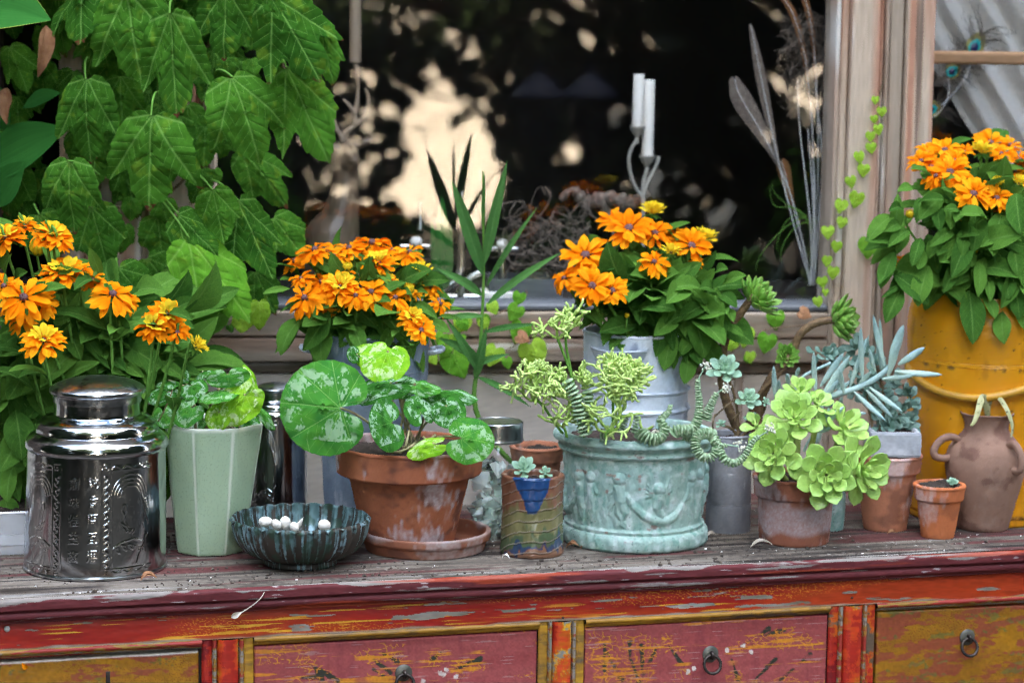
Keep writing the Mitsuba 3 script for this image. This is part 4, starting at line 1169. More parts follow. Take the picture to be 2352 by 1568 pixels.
# ---- octagonal celadon vase
def vase_col(p):
    x, y = p.x - C_VASE[0], p.y - C_VASE[1]
    th = np.arctan2(x, -y) + 0.21
    e = np.abs(((th / (np.pi / 4)) % 1.0) - 0.5) * 2                             # 1 on a ridge
    c = nmix((0.31, 0.42, 0.26), (0.42, 0.54, 0.37), nfbm(p.x * 20, p.y * 20, p.z * 16))
    a, b = nvor(th * 9 + nnoise(p.x * 90, p.z * 90), p.z * 190 + 0.6 * nnoise(p.x * 100, p.z * 60))
    c = nmix(c, (0.20, 0.31, 0.19), nss(0.07, 0.0, b - a) * 0.5)
    edge = np.maximum(nss(0.885, 0.985, e + 0.02 * (nnoise(p.x * 200, p.z * 90) - 0.5)), nss(-0.004, -0.0005, p.z - TOP - H_VASE + 0.002))
    return nmix(c, (0.66, 0.69, 0.58), edge * 0.8)
C_VASE, R_VASE = spot(482, 1279, 81)
H_VASE = zat(C_VASE, 500, 985, 0.056)
mat('mat_celadon', vase_col, 0.16, spec=0.6)
def octo(th, z):
    a = ((th + 0.21) % (np.pi / 4)) - np.pi / 8
    k = np.cos(np.pi / 8) / np.cos(a)
    return 1 - np.minimum(1 - k, 1) * 1.0 - 0.012 * np.exp(-((np.abs(a) - np.pi / 8) / 0.05) ** 2)
rb, rt = R_VASE, R_VASE * 118 / 80
vp = [(0, 0.001), (rb - 0.004, 0.0), (rb - 0.001, 0.001), (rb, 0.004)] + [(rb + (rt - rb) * (t ** 0.92), 0.004 + (H_VASE - 0.006) * t) for t in np.linspace(0.05, 1, 12)] + [(rt - 0.0005, H_VASE), (rt - 0.002, H_VASE + 0.0004), (rt - 0.004, H_VASE - 0.001), (rt - 0.006, H_VASE - 0.006), (rt - 0.010, H_VASE - 0.03)]
t = thing('vase', 'pale green octagonal crackle glazed vase beside the large tea tin', 'vase')
put('body', turned(vp, C_VASE, 440, 0.0013, wob(3, 0.0004, 3, 0.00005), rfac=octo, lean=(0.03, 0)), 'mat_celadon', t)
soil(C_VASE + [0.03 * 0.12, 0, 0], rt * 0.86, H_VASE - 0.02, t)

# ---- fluted verdigris bowl
C_BOWL, R_BF = spot(690, 1311, 84)
Z_BOWL = zat(C_BOWL, 690, 1186)
R_BOWL = 158 * V * ((C_BOWL - EYE) @ FWD) / F
NF = 26
def bowl_col(p):
    x, y, z = p.x - C_BOWL[0], p.y - C_BOWL[1], p.z - TOP
    th = np.arctan2(x, -y); r = np.hypot(x, y)
    g = np.abs(((th * NF / (2 * np.pi)) % 1.0) - 0.5) * 2
    c = nmix((0.028, 0.034, 0.030), (0.075, 0.055, 0.042), nfbm(p.x * 60, p.y * 60, p.z * 60))
    run = nfbm(np.cos(th) * 26, np.sin(th) * 26, z * 26 + 3)
    top = nss(0.0, 1.0, z / Z_BOWL)
    k = nss(0.49, 0.66, run + 0.20 * (top - 0.55) + 0.10 * (g - 0.5) + 0.18 * (nnoise(p.x * 300, p.y * 300, p.z * 300) - 0.5))
    c = nmix(c, (0.13, 0.235, 0.25), k * 0.85)
    c = nmix(c, (0.30, 0.44, 0.50), k * nss(0.55, 0.7, nfbm(p.x * 110, p.y * 110, p.z * 70)) * 0.8)
    return nmix(c, (0.03, 0.07, 0.045), nss(0.58, 0.68, nfbm(p.x * 90 + 4, p.y * 90, p.z * 60)) * 0.7)
mat('mat_verdigris', bowl_col, 0.42, metallic=0.35, spec=0.5)
zf, rf = 0.009, R_BF
bp = [(0, 0.0005), (rf - 0.002, 0), (rf, 0.001), (rf - 0.001, zf - 0.002), (rf - 0.003, zf)]
N_OUT = [(rf - 0.003 + (R_BOWL - rf + 0.003) * math.sin(u) ** 0.85, zf + (Z_BOWL - zf) * (1 - math.cos(u))) for u in np.linspace(0.08, np.pi / 2, 22)]
N_IN = [(r - 0.0022, z + 0.0004) for r, z in N_OUT[::-1]]
def flute(th, s, r, z):
    g = np.abs(np.sin(th * NF / 2))
    k = nss(zf, zf + 0.012, z)
    return (0.0030 * (g ** 0.7 - 0.7) * np.sign(1) * k) * np.where(s > s.max() * 0.52, -1, 1)
def bowl_mesh():
    v, f = turned(bp + N_OUT + N_IN + [(0.0, zf + 0.002)], np.zeros(3), step=0.0016, disp=flute, theta=np.linspace(-np.pi, np.pi, 26 * 16 + 1))
    th = np.arctan2(v[:, 0], -v[:, 1])
    v[:, 2] += 0.0042 * (np.abs(np.sin(th * NF / 2)) ** 0.8 - 0.6) * np.clip((v[:, 2] - Z_BOWL * 0.55) / (Z_BOWL * 0.45), 0, 1) ** 2
    return v + C_BOWL, f
t = thing('bowl', 'small fluted dark bowl with blue green patina in front of the vase', 'bowl')
put('body', bowl_mesh(), 'mat_verdigris', t)
mat('mat_shell', lambda p, n, uv: mix((0.68, 0.62, 0.54), (0.80, 0.76, 0.70), noise(p.x * 120, p.y * 120, p.z * 120)), 0.5)
for i, (vx, vy, r) in enumerate(((610, 1192, 15.5), (634, 1198, 14.0), (655, 1194, 15.0), (676, 1204, 12.0), (745, 1200, 16.0))):
    D = C_BOWL[1] - 0.02 + 0.012 * (i % 3)
    q = at(vx * V, (vy + 5) * V, D); rr = r * V * D / F
    R = np.array(trimesh.transformations.euler_matrix(0.4 * i, 0.7 * i, i)[:3, :3])
    v, f = ellipsoid((0, 0, 0), (rr, rr * 0.86, rr * 0.8), 3)
    v = v * (1 + 0.06 * np.sign(v[:, :1]) * (v[:, :1] / rr))
    k = put('egg', (v @ R.T + q, f), 'mat_shell')
    tag(k, ('leftmost white egg of the cluster in the fluted bowl', 'second white egg from the left in the fluted bowl', 'third white egg from the left in the fluted bowl', 'white egg at the right end of the cluster in the fluted bowl', 'single white egg apart on the right of the fluted bowl')[i], 'egg', 'white eggs in the fluted bowl')
v, f, _ = lathe([(0, 0.0), (0.0025, 0.002), (0.003, 0.006), (0.0016, 0.011), (0, 0.016)], 12)
R = np.array(trimesh.transformations.euler_matrix(0.2, 0.5, 0)[:3, :3])
tag(put('seashell', (v @ R.T + at(682 * V, 1212 * V, C_BOWL[1] - 0.01), f), 'mat_shell'), 'small pointed tan seashell among the eggs in the fluted bowl', 'shell')

# ---- clay materials
clay('mat_clay_big', (0.22, 0.060, 0.028), (0.42, 0.150, 0.072), 0.50, None, 0.75, 0.0, (0.55, 0.47, 0.48))
clay('mat_clay_saucer', (0.20, 0.065, 0.035), (0.30, 0.12, 0.065), 0.62, (TOP + 0.017, TOP + 0.040), 0.6, 3.0, (0.42, 0.36, 0.35))
clay('mat_clay_aeonium', (0.22, 0.075, 0.045), (0.32, 0.12, 0.07), 0.45, (TOP + 0.010, TOP + 0.052), 0.6, 7.0, (0.50, 0.46, 0.50))
clay('mat_clay_plain', (0.40, 0.15, 0.08), (0.50, 0.21, 0.12), 0.34, None, 0.5, 11.0)
clay('mat_clay_small', (0.42, 0.115, 0.04), (0.50, 0.165, 0.065), 0.28, None, 0.3, 15.0)
clay('mat_clay_jug', (0.22, 0.125, 0.090), (0.34, 0.205, 0.150), 0.26, None, 0.6, 19.0, (0.36, 0.26, 0.20))


def flowerpot(name, label, c, rb, rr, h, band, m, z0=0.0, lean=(0, 0), seed=1, fill=0.8, soil_m='mat_soil', rim_t=0.0055, sb_=0.90):
    """thrown clay pot: tapering wall, collar, thick rim"""
    t = thing(name, label, 'flower pot')
    rbm = rb + (rr * sb_ - rb) * ((h - band) / h)
    prof = [(0, 0.0008), (rb - 0.0025, 0.0), (rb - 0.0006, 0.0006), (rb, 0.003)] + [(rb + (rbm - rb) * k, 0.003 + (h - band - 0.003) * k) for k in (0.33, 0.66, 1.0)]
    rc = rr - 0.0025
    prof += [(rc - 0.0015, h - band + 0.0004), (rc, h - band + 0.002), (rr - 0.0012, h - 0.005), (rr, h - 0.0028), (rr - 0.001, h - 0.0006), (rr - 0.003, h), (rr - rim_t, h - 0.0008), (rr - rim_t - 0.0012, h - 0.004), (rr - rim_t - 0.004, h - 0.03)]
    cc = np.asarray(c) + [0, 0, z0]
    put('body', turned(prof, cc, 340, 0.0014, wob(seed, 0.0007, 2.5, 0.00022), lean=lean), m, t)
    soil(cc, rr - rim_t - 0.002, h * fill, t, m=soil_m)
    return t


C_SAU, R_SAU = spot(976, 1289, 150)
HS = 0.0225
t = thing('saucer', 'terracotta saucer with crusty whitened rim under the largest clay pot', 'saucer')
put('body', turned([(0, 0.001), (R_SAU * 0.90, 0), (R_SAU * 0.915, 0.001), (R_SAU * 0.95, HS * 0.50), (R_SAU * 0.985, HS * 0.56), (R_SAU, HS * 0.66), (R_SAU * 1.005, HS * 0.92), (R_SAU * 0.995, HS), (R_SAU * 0.945, HS), (R_SAU * 0.93, HS * 0.9), (R_SAU * 0.89, HS * 0.35), (R_SAU * 0.86, 0.0055), (0, 0.0050)], C_SAU, 380, 0.0012, wob(5, 0.0009, 3, 0.0003)), 'mat_clay_saucer', t)
_sc = ((C_SAU - EYE) @ FWD) * V / F
C_BIG = C_SAU + [-38 * _sc, 0.0, 0.0]
H_BIG = zat(C_BIG, 935, 1046, 0.083) - 0.0058
flowerpot('clay_pot', 'largest terracotta pot with white lime stains standing on a saucer', C_BIG, 104 * _sc, 171 * _sc, H_BIG, 0.034, 'mat_clay_big', 0.0058, seed=2, fill=0.90)

# ---- glass jar with metal lid
C_JAR, R_JAR = spot(1139, 1242, 59)
H_JAR = zat(C_JAR, 1139, 1003)
scene['mat_jar_glass'] = {'type': 'thindielectric', 'int_ior': 1.5}
scene['mat_frosted'] = {'type': 'twosided', 'bsdf': dict(type='principled', base_color={'type': 'rgb', 'value': [0.78, 0.86, 0.83]}, roughness=0.22, specular=0.6)}
scene['mat_glass_lump'] = dict(type='roughdielectric', int_ior=1.3, alpha=0.22, specular_transmittance={'type': 'rgb', 'value': [0.90, 0.97, 0.94]})
t = thing('glass_jar', 'clear glass jar with a metal screw lid holding frosted glass lumps', 'jar')
put('glass', lathe(smooth_prof([(0, 0.002), (R_JAR * 0.9, 0.001), (R_JAR * 0.98, 0.003), (R_JAR, 0.008), (R_JAR, H_JAR * 0.80), (R_JAR * 0.99, H_JAR * 0.86), (R_JAR * 0.93, H_JAR * 0.93), (R_JAR * 0.92, H_JAR * 0.97), (R_JAR * 0.92, H_JAR)], 5), 96, C_JAR), 'mat_jar_glass', t)
put('lid', turned(smooth_prof([(R_JAR * 0.99, H_JAR - 0.004), (R_JAR * 1.02, H_JAR - 0.0035), (R_JAR * 1.025, H_JAR - 0.001), (R_JAR * 1.0, H_JAR + 0.0005), (R_JAR * 1.0, H_JAR + 0.0160), (R_JAR * 0.985, H_JAR + 0.0190), (R_JAR * 0.94, H_JAR + 0.0200, 1), (R_JAR * 0.90, H_JAR + 0.0190, 1), (0, H_JAR + 0.0186)]), C_JAR, 160), 'mat_tin_dull', t)
rj = np.random.RandomState(4)
for k in range(64):
    z = 0.006 + 0.082 * (k // 8) / 8 + rj.uniform(0, 0.006)
    a, q = rj.uniform(0, 6.28), (R_JAR - 0.0085) * math.sqrt(rj.uniform(0.25, 1))
    m = trimesh.convex.convex_hull(rj.normal(size=(14, 3)) * 0.0052 * rj.uniform(0.8, 1.25))
    o = put('glass_lump', (np.array(m.vertices) + C_JAR + [q * math.sin(a), q * math.cos(a), z], np.array(m.faces)), 'mat_frosted' if k % 3 else 'mat_glass_lump', smooth=False)
    tag(o, 'frosted clear glass lump inside the lidded glass jar', 'glass lump', 'glass lumps in the jar')

# ---- hand built cup with dripping glaze
C_CUP, R_CUP = spot(1221, 1283, 70)
H_CUP = zat(C_CUP, 1221, 1098, 0.033)
def cup_h(th, s, r, z):
    ph = (z - 0.010 * np.sin(th + 0.5) + 0.003 * np.sin(3 * th) + 0.0025 * (nfbm(np.cos(th) * 4, np.sin(th) * 4, z * 20) - 0.5) * 2) / 0.0125
    q = ph - np.floor(ph)
    return 0.0014 * (nss(0.0, 0.16, q) * (1 - 0.7 * q) - 0.3) + (nfbm(np.cos(th) * 5, np.sin(th) * 5, z * 60) - 0.5) * 0.0022
def cup_col(p):
    x, y, z = p.x - C_CUP[0], p.y - C_CUP[1], p.z - TOP
    th = np.arctan2(x, -y)
    n1 = nfbm(np.cos(th) * 4, np.sin(th) * 4, z * 50)
    zz = (z - 0.010 * np.sin(th + 0.5)) / H_CUP + (n1 - 0.5) * 0.42
    c = nmix((0.13, 0.05, 0.030), (0.23, 0.105, 0.060), nfbm(p.x * 80, p.y * 80, p.z * 120))
    c = nmix(c, nmix((0.08, 0.085, 0.035), (0.22, 0.19, 0.085), nfbm(p.x * 110, p.y * 110, p.z * 60)), nss(0.66, 0.56, zz) * nss(0.10, 0.16, zz))
    c = nmix(c, (0.045, 0.085, 0.045), nss(0.32, 0.24, zz) * nss(0.08, 0.12, zz) * 0.8)
    c = nmix(c, (0.022, 0.045, 0.10), nss(0.15, 0.11, zz + 0.05 * np.sin(th * 5)) * nss(0.03, 0.06, zz) * 0.9)
    c = nmix(c, (0.20, 0.10, 0.06), nss(0.05, 0.035, zz))
    q = z / H_CUP
    w = 0.58 * np.clip((q - 0.60) / 0.40, 0, 1) ** 0.75 + 0.11 * (q > 0.52) + 0.24 * (nfbm(th * 6, z * 90) - 0.5)
    blue = nss(0.02, -0.04, np.abs(th + 0.02) - w) * nss(0.55, 0.58, q)
    c = nmix(c, nmix((0.008, 0.028, 0.10), (0.02, 0.075, 0.20), nfbm(p.x * 120, p.y * 120, p.z * 90)), blue)
    ph = (z - 0.010 * np.sin(th + 0.5) + 0.003 * np.sin(3 * th) + 0.0025 * (nfbm(np.cos(th) * 4, np.sin(th) * 4, z * 20) - 0.5) * 2) / 0.0125
    lip = nss(0.10, 0.16, ph - np.floor(ph)) * nss(0.30, 0.20, ph - np.floor(ph))
    return nmix(c, (0.40, 0.34, 0.27), lip * 0.45 * (1 - blue))
mat('mat_cup', cup_col, 0.22, spec=0.6)
t = thing('cup', 'small hand built stoneware cup with a blue glaze drip and ridged sides', 'cup')
put('body', turned([(0, 0.001), (R_CUP - 0.002, 0), (R_CUP, 0.001), (R_CUP + 0.0008, 0.004), (R_CUP - 0.001, H_CUP * 0.5), (R_CUP + 0.0005, H_CUP - 0.002), (R_CUP - 0.0008, H_CUP), (R_CUP - 0.0035, H_CUP), (R_CUP - 0.005, H_CUP - 0.004), (R_CUP - 0.006, H_CUP - 0.035)], C_CUP, 300, 0.0009, cup_h), 'mat_cup', t)
soil(C_CUP, R_CUP - 0.006, H_CUP - 0.014, t)

# ---- relief planter with putti and garlands
C_REL, R_REL = spot(1456, 1273, 166)
_sr = ((C_REL - EYE) @ FWD) * V / F
H_REL = zat(C_REL, 1440, 1012, 0.085)
def putti():
    """capsules (u0, z0, u1, z1, r0, r1) in fractions of the frieze cell: u across, z up"""
    A = []
    def fig(u, flip, kind):
        s = -1 if flip else 1
        q = lambda x, z: (u + s * x, z)
        def cap(x0, z0, x1, z1, r0, r1):
            A.append((*q(x0, z0), *q(x1, z1), r0 * 1.3, r1 * 1.3))
        if kind == 0:                                                             # walking, arms forward to the garland
            cap(0.00, 0.86, 0.01, 0.86, 0.085, 0.085); cap(0.04, 0.84, 0.05, 0.83, 0.06, 0.05)
            cap(-0.01, 0.72, 0.02, 0.50, 0.075, 0.080); cap(0.03, 0.70, -0.02, 0.58, 0.04, 0.035); cap(-0.02, 0.58, 0.13, 0.58, 0.036, 0.028)
            cap(0.02, 0.47, 0.10, 0.30, 0.072, 0.052); cap(0.10, 0.30, 0.02, 0.10, 0.045, 0.030); cap(0.02, 0.09, 0.07, 0.06, 0.03, 0.022)
            cap(0.0, 0.46, -0.03, 0.28, 0.06, 0.045); cap(-0.03, 0.28, 0.08, 0.12, 0.04, 0.028)
            for k in range(4):
                cap(-0.06, 0.66 - 0.03 * k, -0.15 - 0.02 * k, 0.62 - 0.12 * k, 0.035, 0.02)      # wing
        elif kind == 1:                                                           # bending over the swag
            cap(0.0, 0.70, 0.01, 0.69, 0.090, 0.085); cap(0.0, 0.58, -0.02, 0.40, 0.075, 0.070)
            cap(0.07, 0.56, 0.08, 0.44, 0.04, 0.035); cap(0.08, 0.44, -0.04, 0.40, 0.035, 0.028); cap(-0.08, 0.55, -0.07, 0.42, 0.038, 0.033); cap(-0.07, 0.42, 0.0, 0.38, 0.03, 0.026)
            cap(0.0, 0.36, 0.06, 0.24, 0.06, 0.045)
            for k in range(4):
                cap(-0.07, 0.60, -0.20 - 0.01 * k, 0.78 - 0.07 * k, 0.03, 0.016); cap(0.08, 0.60, 0.22 + 0.01 * k, 0.90 - 0.08 * k, 0.03, 0.014)
        else:                                                                     # standing, seen from the side
            cap(0.0, 0.85, 0.0, 0.84, 0.075, 0.075); cap(0.0, 0.70, 0.0, 0.48, 0.062, 0.062); cap(0.03, 0.68, 0.10, 0.60, 0.035, 0.03); cap(0.10, 0.60, 0.06, 0.74, 0.03, 0.024)
            cap(0.0, 0.45, 0.02, 0.28, 0.055, 0.042); cap(0.02, 0.28, -0.03, 0.09, 0.04, 0.026); cap(-0.02, 0.45, -0.05, 0.30, 0.05, 0.04); cap(-0.05, 0.3, -0.06, 0.12, 0.035, 0.025)
    for cell in (-1, 0, 1):
        b = cell * 2.25
        fig(b - 0.32, False, 0); fig(b + 0.38, False, 1); fig(b + 1.10, True, 2); fig(b + 1.38, False, 2)
        g = [(b - 0.18, 0.57), (b - 0.06, 0.40), (b + 0.10, 0.26), (b + 0.30, 0.16), (b + 0.52, 0.14), (b + 0.72, 0.21), (b + 0.88, 0.37), (b + 0.99, 0.55)]
        for k in range(len(g) - 1):
            w = 0.045 + 0.030 * math.sin(math.pi * (k + 0.5) / 7)
            A.append((*g[k], *g[k + 1], w, w))
        for k in range(26):
            s = k / 25 * 6.99; i0 = int(s); fq = s - i0
            x, z = g[i0][0] * (1 - fq) + g[i0 + 1][0] * fq, g[i0][1] * (1 - fq) + g[i0 + 1][1] * fq
            A.append((x + 0.035 * math.sin(k * 2.4), z + 0.035 * math.cos(k * 1.7), x + 0.035 * math.sin(k * 2.4) + 0.01, z + 0.035 * math.cos(k * 1.7) + 0.008, 0.030, 0.026))
    return A
PUTTI = putti()
ZF0, ZF1 = 0.028, H_REL - 0.036
def rel_h(th, s, r, z):
    L = 0.068                                                                    # metres of one cell unit
    U, Wz = th * 0.085 / L, (z - ZF0) / (ZF1 - ZF0)
    asp = (ZF1 - ZF0) / L
    H = np.zeros_like(U)
    out = s < s.max() * 0.66
    for x0, z0, x1, z1, r0, r1 in PUTTI:
        m = (np.abs(U - (x0 + x1) / 2) < 0.3) & out & (Wz > -0.05) & (Wz < 1.05)
        if not m.any():
            continue
        u, w = U[m], Wz[m] * asp
        dx, dy = x1 - x0, (z1 - z0) * asp
        t = np.clip(((u - x0) * dx + (w - z0 * asp) * dy) / (dx * dx + dy * dy + 1e-9), 0, 1)
        d = np.hypot(u - x0 - t * dx, w - z0 * asp - t * dy); rr = r0 + (r1 - r0) * t
        H[m] = np.maximum(H[m], np.sqrt(np.maximum(0, rr ** 2 - d ** 2)) * L * 0.80)
    den = nss(ZF1 + 0.0115, ZF1 + 0.0105, z) * nss(ZF1 + 0.0012, ZF1 + 0.0022, z) * (nss(0.06, 0.16, ((th * 0.085 / 0.0062) % 1.0)) * nss(1.0, 0.9, ((th * 0.085 / 0.0062) % 1.0)))
    fold = 0.0006 * np.sin(th * 40 + 8 * Wz) * nss(0.45, 0.6, nfbm(th * 6, z * 60)) * (H < 0.0004)
    return np.where(out, H + 0.0012 * den + fold, 0) + (nfbm(np.cos(th) * 7, np.sin(th) * 7, z * 90) - 0.5) * 0.0018 + (nfbm(np.cos(th) * 40, np.sin(th) * 40, z * 500) - 0.5) * 0.0006
def rel_col(p):
    x, y, z = p.x - C_REL[0], p.y - C_REL[1], p.z - TOP
    c = nmix((0.22, 0.36, 0.31), (0.40, 0.54, 0.49), nfbm(p.x * 90, p.y * 90, p.z * 100))
    c = nmix(c, (0.56, 0.64, 0.62), nss(0.50, 0.70, nfbm(p.x * 130 + 3, p.y * 130, p.z * 130)) * 0.6)
    c = nmix(c, (0.15, 0.31, 0.25), nss(0.54, 0.72, nfbm(p.x * 120 + 9, p.y * 120, p.z * 90)) * 0.6)
    c = nmix(c, (0.30, 0.11, 0.09), nss(0.735, 0.78, nfbm(p.x * 80 + 5, p.y * 80, p.z * 130 + 2)) * 0.6)
    c = nmix(c, (0.07, 0.09, 0.085), nss(0.86, 0.93, nnoise(p.x * 330, p.y * 330, p.z * 330)) * nss(0.45, 0.6, nfbm(p.x * 50, p.y * 50, p.z * 50)) * 0.7)
    return c * (0.88 + 0.24 * nnoise(p.x * 800, p.y * 800, p.z * 800))
mat('mat_relief', rel_col, 0.55, spec=0.4)
RR = 185 * _sr
rp = smooth_prof([(0, 0.001, 1), (R_REL - 0.003, 0.0, 1), (R_REL + 0.001, 0.004), (R_REL + 0.0015, 0.014), (R_REL - 0.001, 0.019), (R_REL - 0.004, 0.0205), (R_REL - 0.003, 0.0245), (R_REL - 0.005, ZF0 - 0.002, 1), (R_REL - 0.006, ZF0, 1), (RR - 0.012, ZF1, 1), (RR - 0.0115, ZF1 + 0.012, 1), (RR - 0.007, ZF1 + 0.014), (RR - 0.0055, ZF1 + 0.017), (RR - 0.0085, ZF1 + 0.020), (RR - 0.006, ZF1 + 0.024), (RR - 0.0005, H_REL - 0.009), (RR, H_REL - 0.005), (RR - 0.003, H_REL - 0.0008), (RR - 0.008, H_REL), (RR - 0.012, H_REL - 0.004), (RR - 0.014, H_REL - 0.04)], 5)
t = thing('planter', 'pale green glazed planter with a relief of small figures and garlands', 'planter')
_th = np.concatenate([np.linspace(-1.72, 1.72, 360), np.linspace(1.72, 2 * np.pi - 1.72, 50)[1:]])
put('body', turned(rp, C_REL, step=0.0011, disp=rel_h, theta=_th, lean=(-0.02, 0)), 'mat_relief', t)
soil(C_REL + [-0.02 * H_REL, 0, 0], RR - 0.013, H_REL - 0.016, t)

# ---- galvanised bucket, jug and can
zinc('mat_bucket', (0.17, 0.22, 0.30), (0.30, 0.36, 0.44), (0.08, 0.11, 0.17), 0.45)
zinc('mat_pitcher', (0.46, 0.53, 0.63), (0.66, 0.71, 0.78), (0.16, 0.21, 0.32), 0.5)
zinc('mat_can', (0.20, 0.20, 0.22), (0.31, 0.31, 0.34), (0.10, 0.10, 0.11), 0.5)
C_BUC = on_table(853 * V, 520); C_BUC = np.array([at(853 * V, 520, 3.012)[0], 3.012, TOP])
_sbu = ((C_BUC + [0, 0, 0.2] - EYE) @ FWD) * V / F
R_BUC = 133 * _sbu; H_BUC = zat(C_BUC, 853, 779, R_BUC)
t = thing('bucket', 'blue grey galvanised bucket of orange flowers behind the largest clay pot', 'bucket')
put('body', turned(smooth_prof([(0, 0.003, 1), (R_BUC * 0.80, 0.0, 1), (R_BUC * 0.81, 0.004), (R_BUC * 0.90, H_BUC * 0.55), (R_BUC * 0.965, H_BUC * 0.80), (R_BUC * 0.975, H_BUC * 0.81), (R_BUC * 0.97, H_BUC * 0.825), (R_BUC * 0.985, H_BUC - 0.006), (R_BUC, H_BUC - 0.004), (R_BUC * 1.005, H_BUC - 0.001), (R_BUC * 0.985, H_BUC + 0.0008), (R_BUC * 0.97, H_BUC - 0.003), (R_BUC * 0.96, H_BUC - 0.04)], 5), C_BUC, 220, 0.002, wob(8, 0.0008, 2)), 'mat_bucket', t)
soil(C_BUC, R_BUC * 0.96, H_BUC - 0.02, t)
for s in (-1, 1):
    e = C_BUC + [s * R_BUC * 0.99, -0.01, H_BUC - 0.022]
    put('handle', tube(path([e + [0, -0.012, 0], e + [s * 0.013, -0.012, 0.003], e + [s * 0.016, 0.006, 0.003], e + [s * 0.012, 0.02, 0.002], e + [0, 0.022, 0]], 18), 0.0033, 10), 'mat_pitcher', t)
put('seam', box(C_BUC[0] - R_BUC * 0.45, C_BUC[0] - R_BUC * 0.43, C_BUC[1] - R_BUC * 0.90, C_BUC[1] - R_BUC * 0.86, TOP + H_BUC * 0.83, TOP + H_BUC - 0.006, 0.0005), 'mat_bucket', t, smooth=False)

C_PIT = np.array([at(1453 * V, 520, 3.066)[0], 3.066, TOP])
_sp = ((C_PIT + [0, 0, 0.15] - EYE) @ FWD) * V / F
R_PIT = 121 * _sp; H_PIT = zat(C_PIT, 1453, 773, R_PIT)
zr = zat(C_PIT, 1453, 950, R_PIT); zr2 = zat(C_PIT, 1453, 905, R_PIT)
t = thing('pitcher', 'pale galvanised pitcher of orange flowers behind the relief planter', 'pitcher')
def rib(z):
    return [(R_PIT, z - 0.006), (R_PIT + 0.0002, z - 0.004), (R_PIT + 0.0026, z - 0.001), (R_PIT + 0.0026, z + 0.001), (R_PIT + 0.0002, z + 0.004)]
put('body', turned(smooth_prof([(0, 0.002, 1), (R_PIT - 0.001, 0, 1), (R_PIT, 0.004)] + rib(zr) + rib(zr2) + [(R_PIT - 0.0005, H_PIT - 0.006), (R_PIT + 0.0006, H_PIT - 0.003), (R_PIT + 0.0008, H_PIT - 0.001), (R_PIT - 0.0015, H_PIT + 0.0008), (R_PIT - 0.003, H_PIT - 0.004), (R_PIT - 0.004, H_PIT - 0.04)], 4), C_PIT, 240, 0.0018, wob(12, 0.0010, 2)), 'mat_pitcher', t)
soil(C_PIT, R_PIT - 0.004, H_PIT - 0.018, t)
# the pouring lip: a flared half funnel in front
u = np.linspace(-1, 1, 40); k = np.linspace(0, 1, 26)
Ug, Kg = np.meshgrid(u, k)
px_ = -0.0235 + Ug * (0.034 * (1 - 0.72 * Kg ** 1.3)) - 0.006 * Kg * 0
out = (1 - Ug ** 2) ** 0.6 * (0.021 * (1 - Kg) ** 1.2 + 0.0015)
base_y = -np.sqrt(np.maximum(R_PIT ** 2 - px_ ** 2, 0))
ztop = H_PIT - 0.017
lip = np.stack([px_ + C_PIT[0], base_y - out - 0.0006 + C_PIT[1], TOP + ztop - Kg * 0.040 + 0.0010 * np.sin(Ug * 3)], -1)
back = lip.copy(); back[..., 1] += 0.0016
put('spout', join([(lip.reshape(-1, 3), quads(26, 40)), (back.reshape(-1, 3), quads(26, 40)[:, ::-1])])[:2], 'mat_pitcher', t)
put('spout_rim', tube(lip[0] + [0, 0.0006, 0.0004], 0.0014, 8), 'mat_pitcher', t)

C_CAN, R_CAN = spot(1671, 1226, 51)
H_CAN = zat(C_CAN, 1671, 1003, 0.026)
t = thing('metal_can', 'grey ribbed metal can holding pale blue green rosettes', 'can')
zc = [H_CAN * 0.28, H_CAN * 0.31, H_CAN * 0.62]
put('body', turned(smooth_prof([(0, 0.001, 1), (R_CAN - 0.001, 0, 1), (R_CAN, 0.002)] + sum([[(R_CAN, z - 0.002), (R_CAN - 0.0012, z - 0.0006), (R_CAN - 0.0012, z + 0.0006), (R_CAN, z + 0.002)] for z in zc], []) + [(R_CAN, H_CAN - 0.004), (R_CAN + 0.001, H_CAN - 0.002), (R_CAN + 0.001, H_CAN), (R_CAN - 0.001, H_CAN + 0.0004), (R_CAN - 0.0022, H_CAN - 0.003), (R_CAN - 0.003, H_CAN - 0.03)], 4), C_CAN, 160, 0.0014, wob(14, 0.0008, 2)), 'mat_can', t)
soil(C_CAN, R_CAN - 0.003, H_CAN - 0.01, t)

# ---- clay pots on the right
C_AEO, R_AEO = spot(1823, 1257, 80)
_sa = ((C_AEO - EYE) @ FWD) * V / F
H_AEO = zat(C_AEO, 1823, 1107, 98 * _sa)
flowerpot('clay_pot', 'terracotta pot with a white tide mark holding bright green rosettes', C_AEO, R_AEO, 99 * _sa, H_AEO, 0.025, 'mat_clay_aeonium', seed=21, fill=0.88)
C_STK, R_STK = spot(2032, 1222, 50)
_ss = ((C_STK - EYE) @ FWD) * V / F
H_STK = zat(C_STK, 2032, 1052, 0.04)
flowerpot('clay_pot', 'worn terracotta pot with a small grey stone planter on top', C_STK, R_STK, 81 * _ss, H_STK, 0.023, 'mat_clay_plain', seed=31, fill=0.80)
mat('mat_stone', lambda p: nmix((0.26, 0.27, 0.30), (0.52, 0.53, 0.56), nfbm(p.x * 70, p.y * 70, p.z * 70)) * (0.85 + 0.3 * nnoise(p.x * 500, p.y * 500, p.z * 500)), 0.85)
t = thing('stone_planter', 'small square grey stone planter set on top of a terracotta pot', 'planter')
cs = C_STK + [10 * _ss, 0, H_STK - 0.0002]
hs = zat(C_STK, 2040, 992, 0.03) - H_STK
w = 58 * _ss
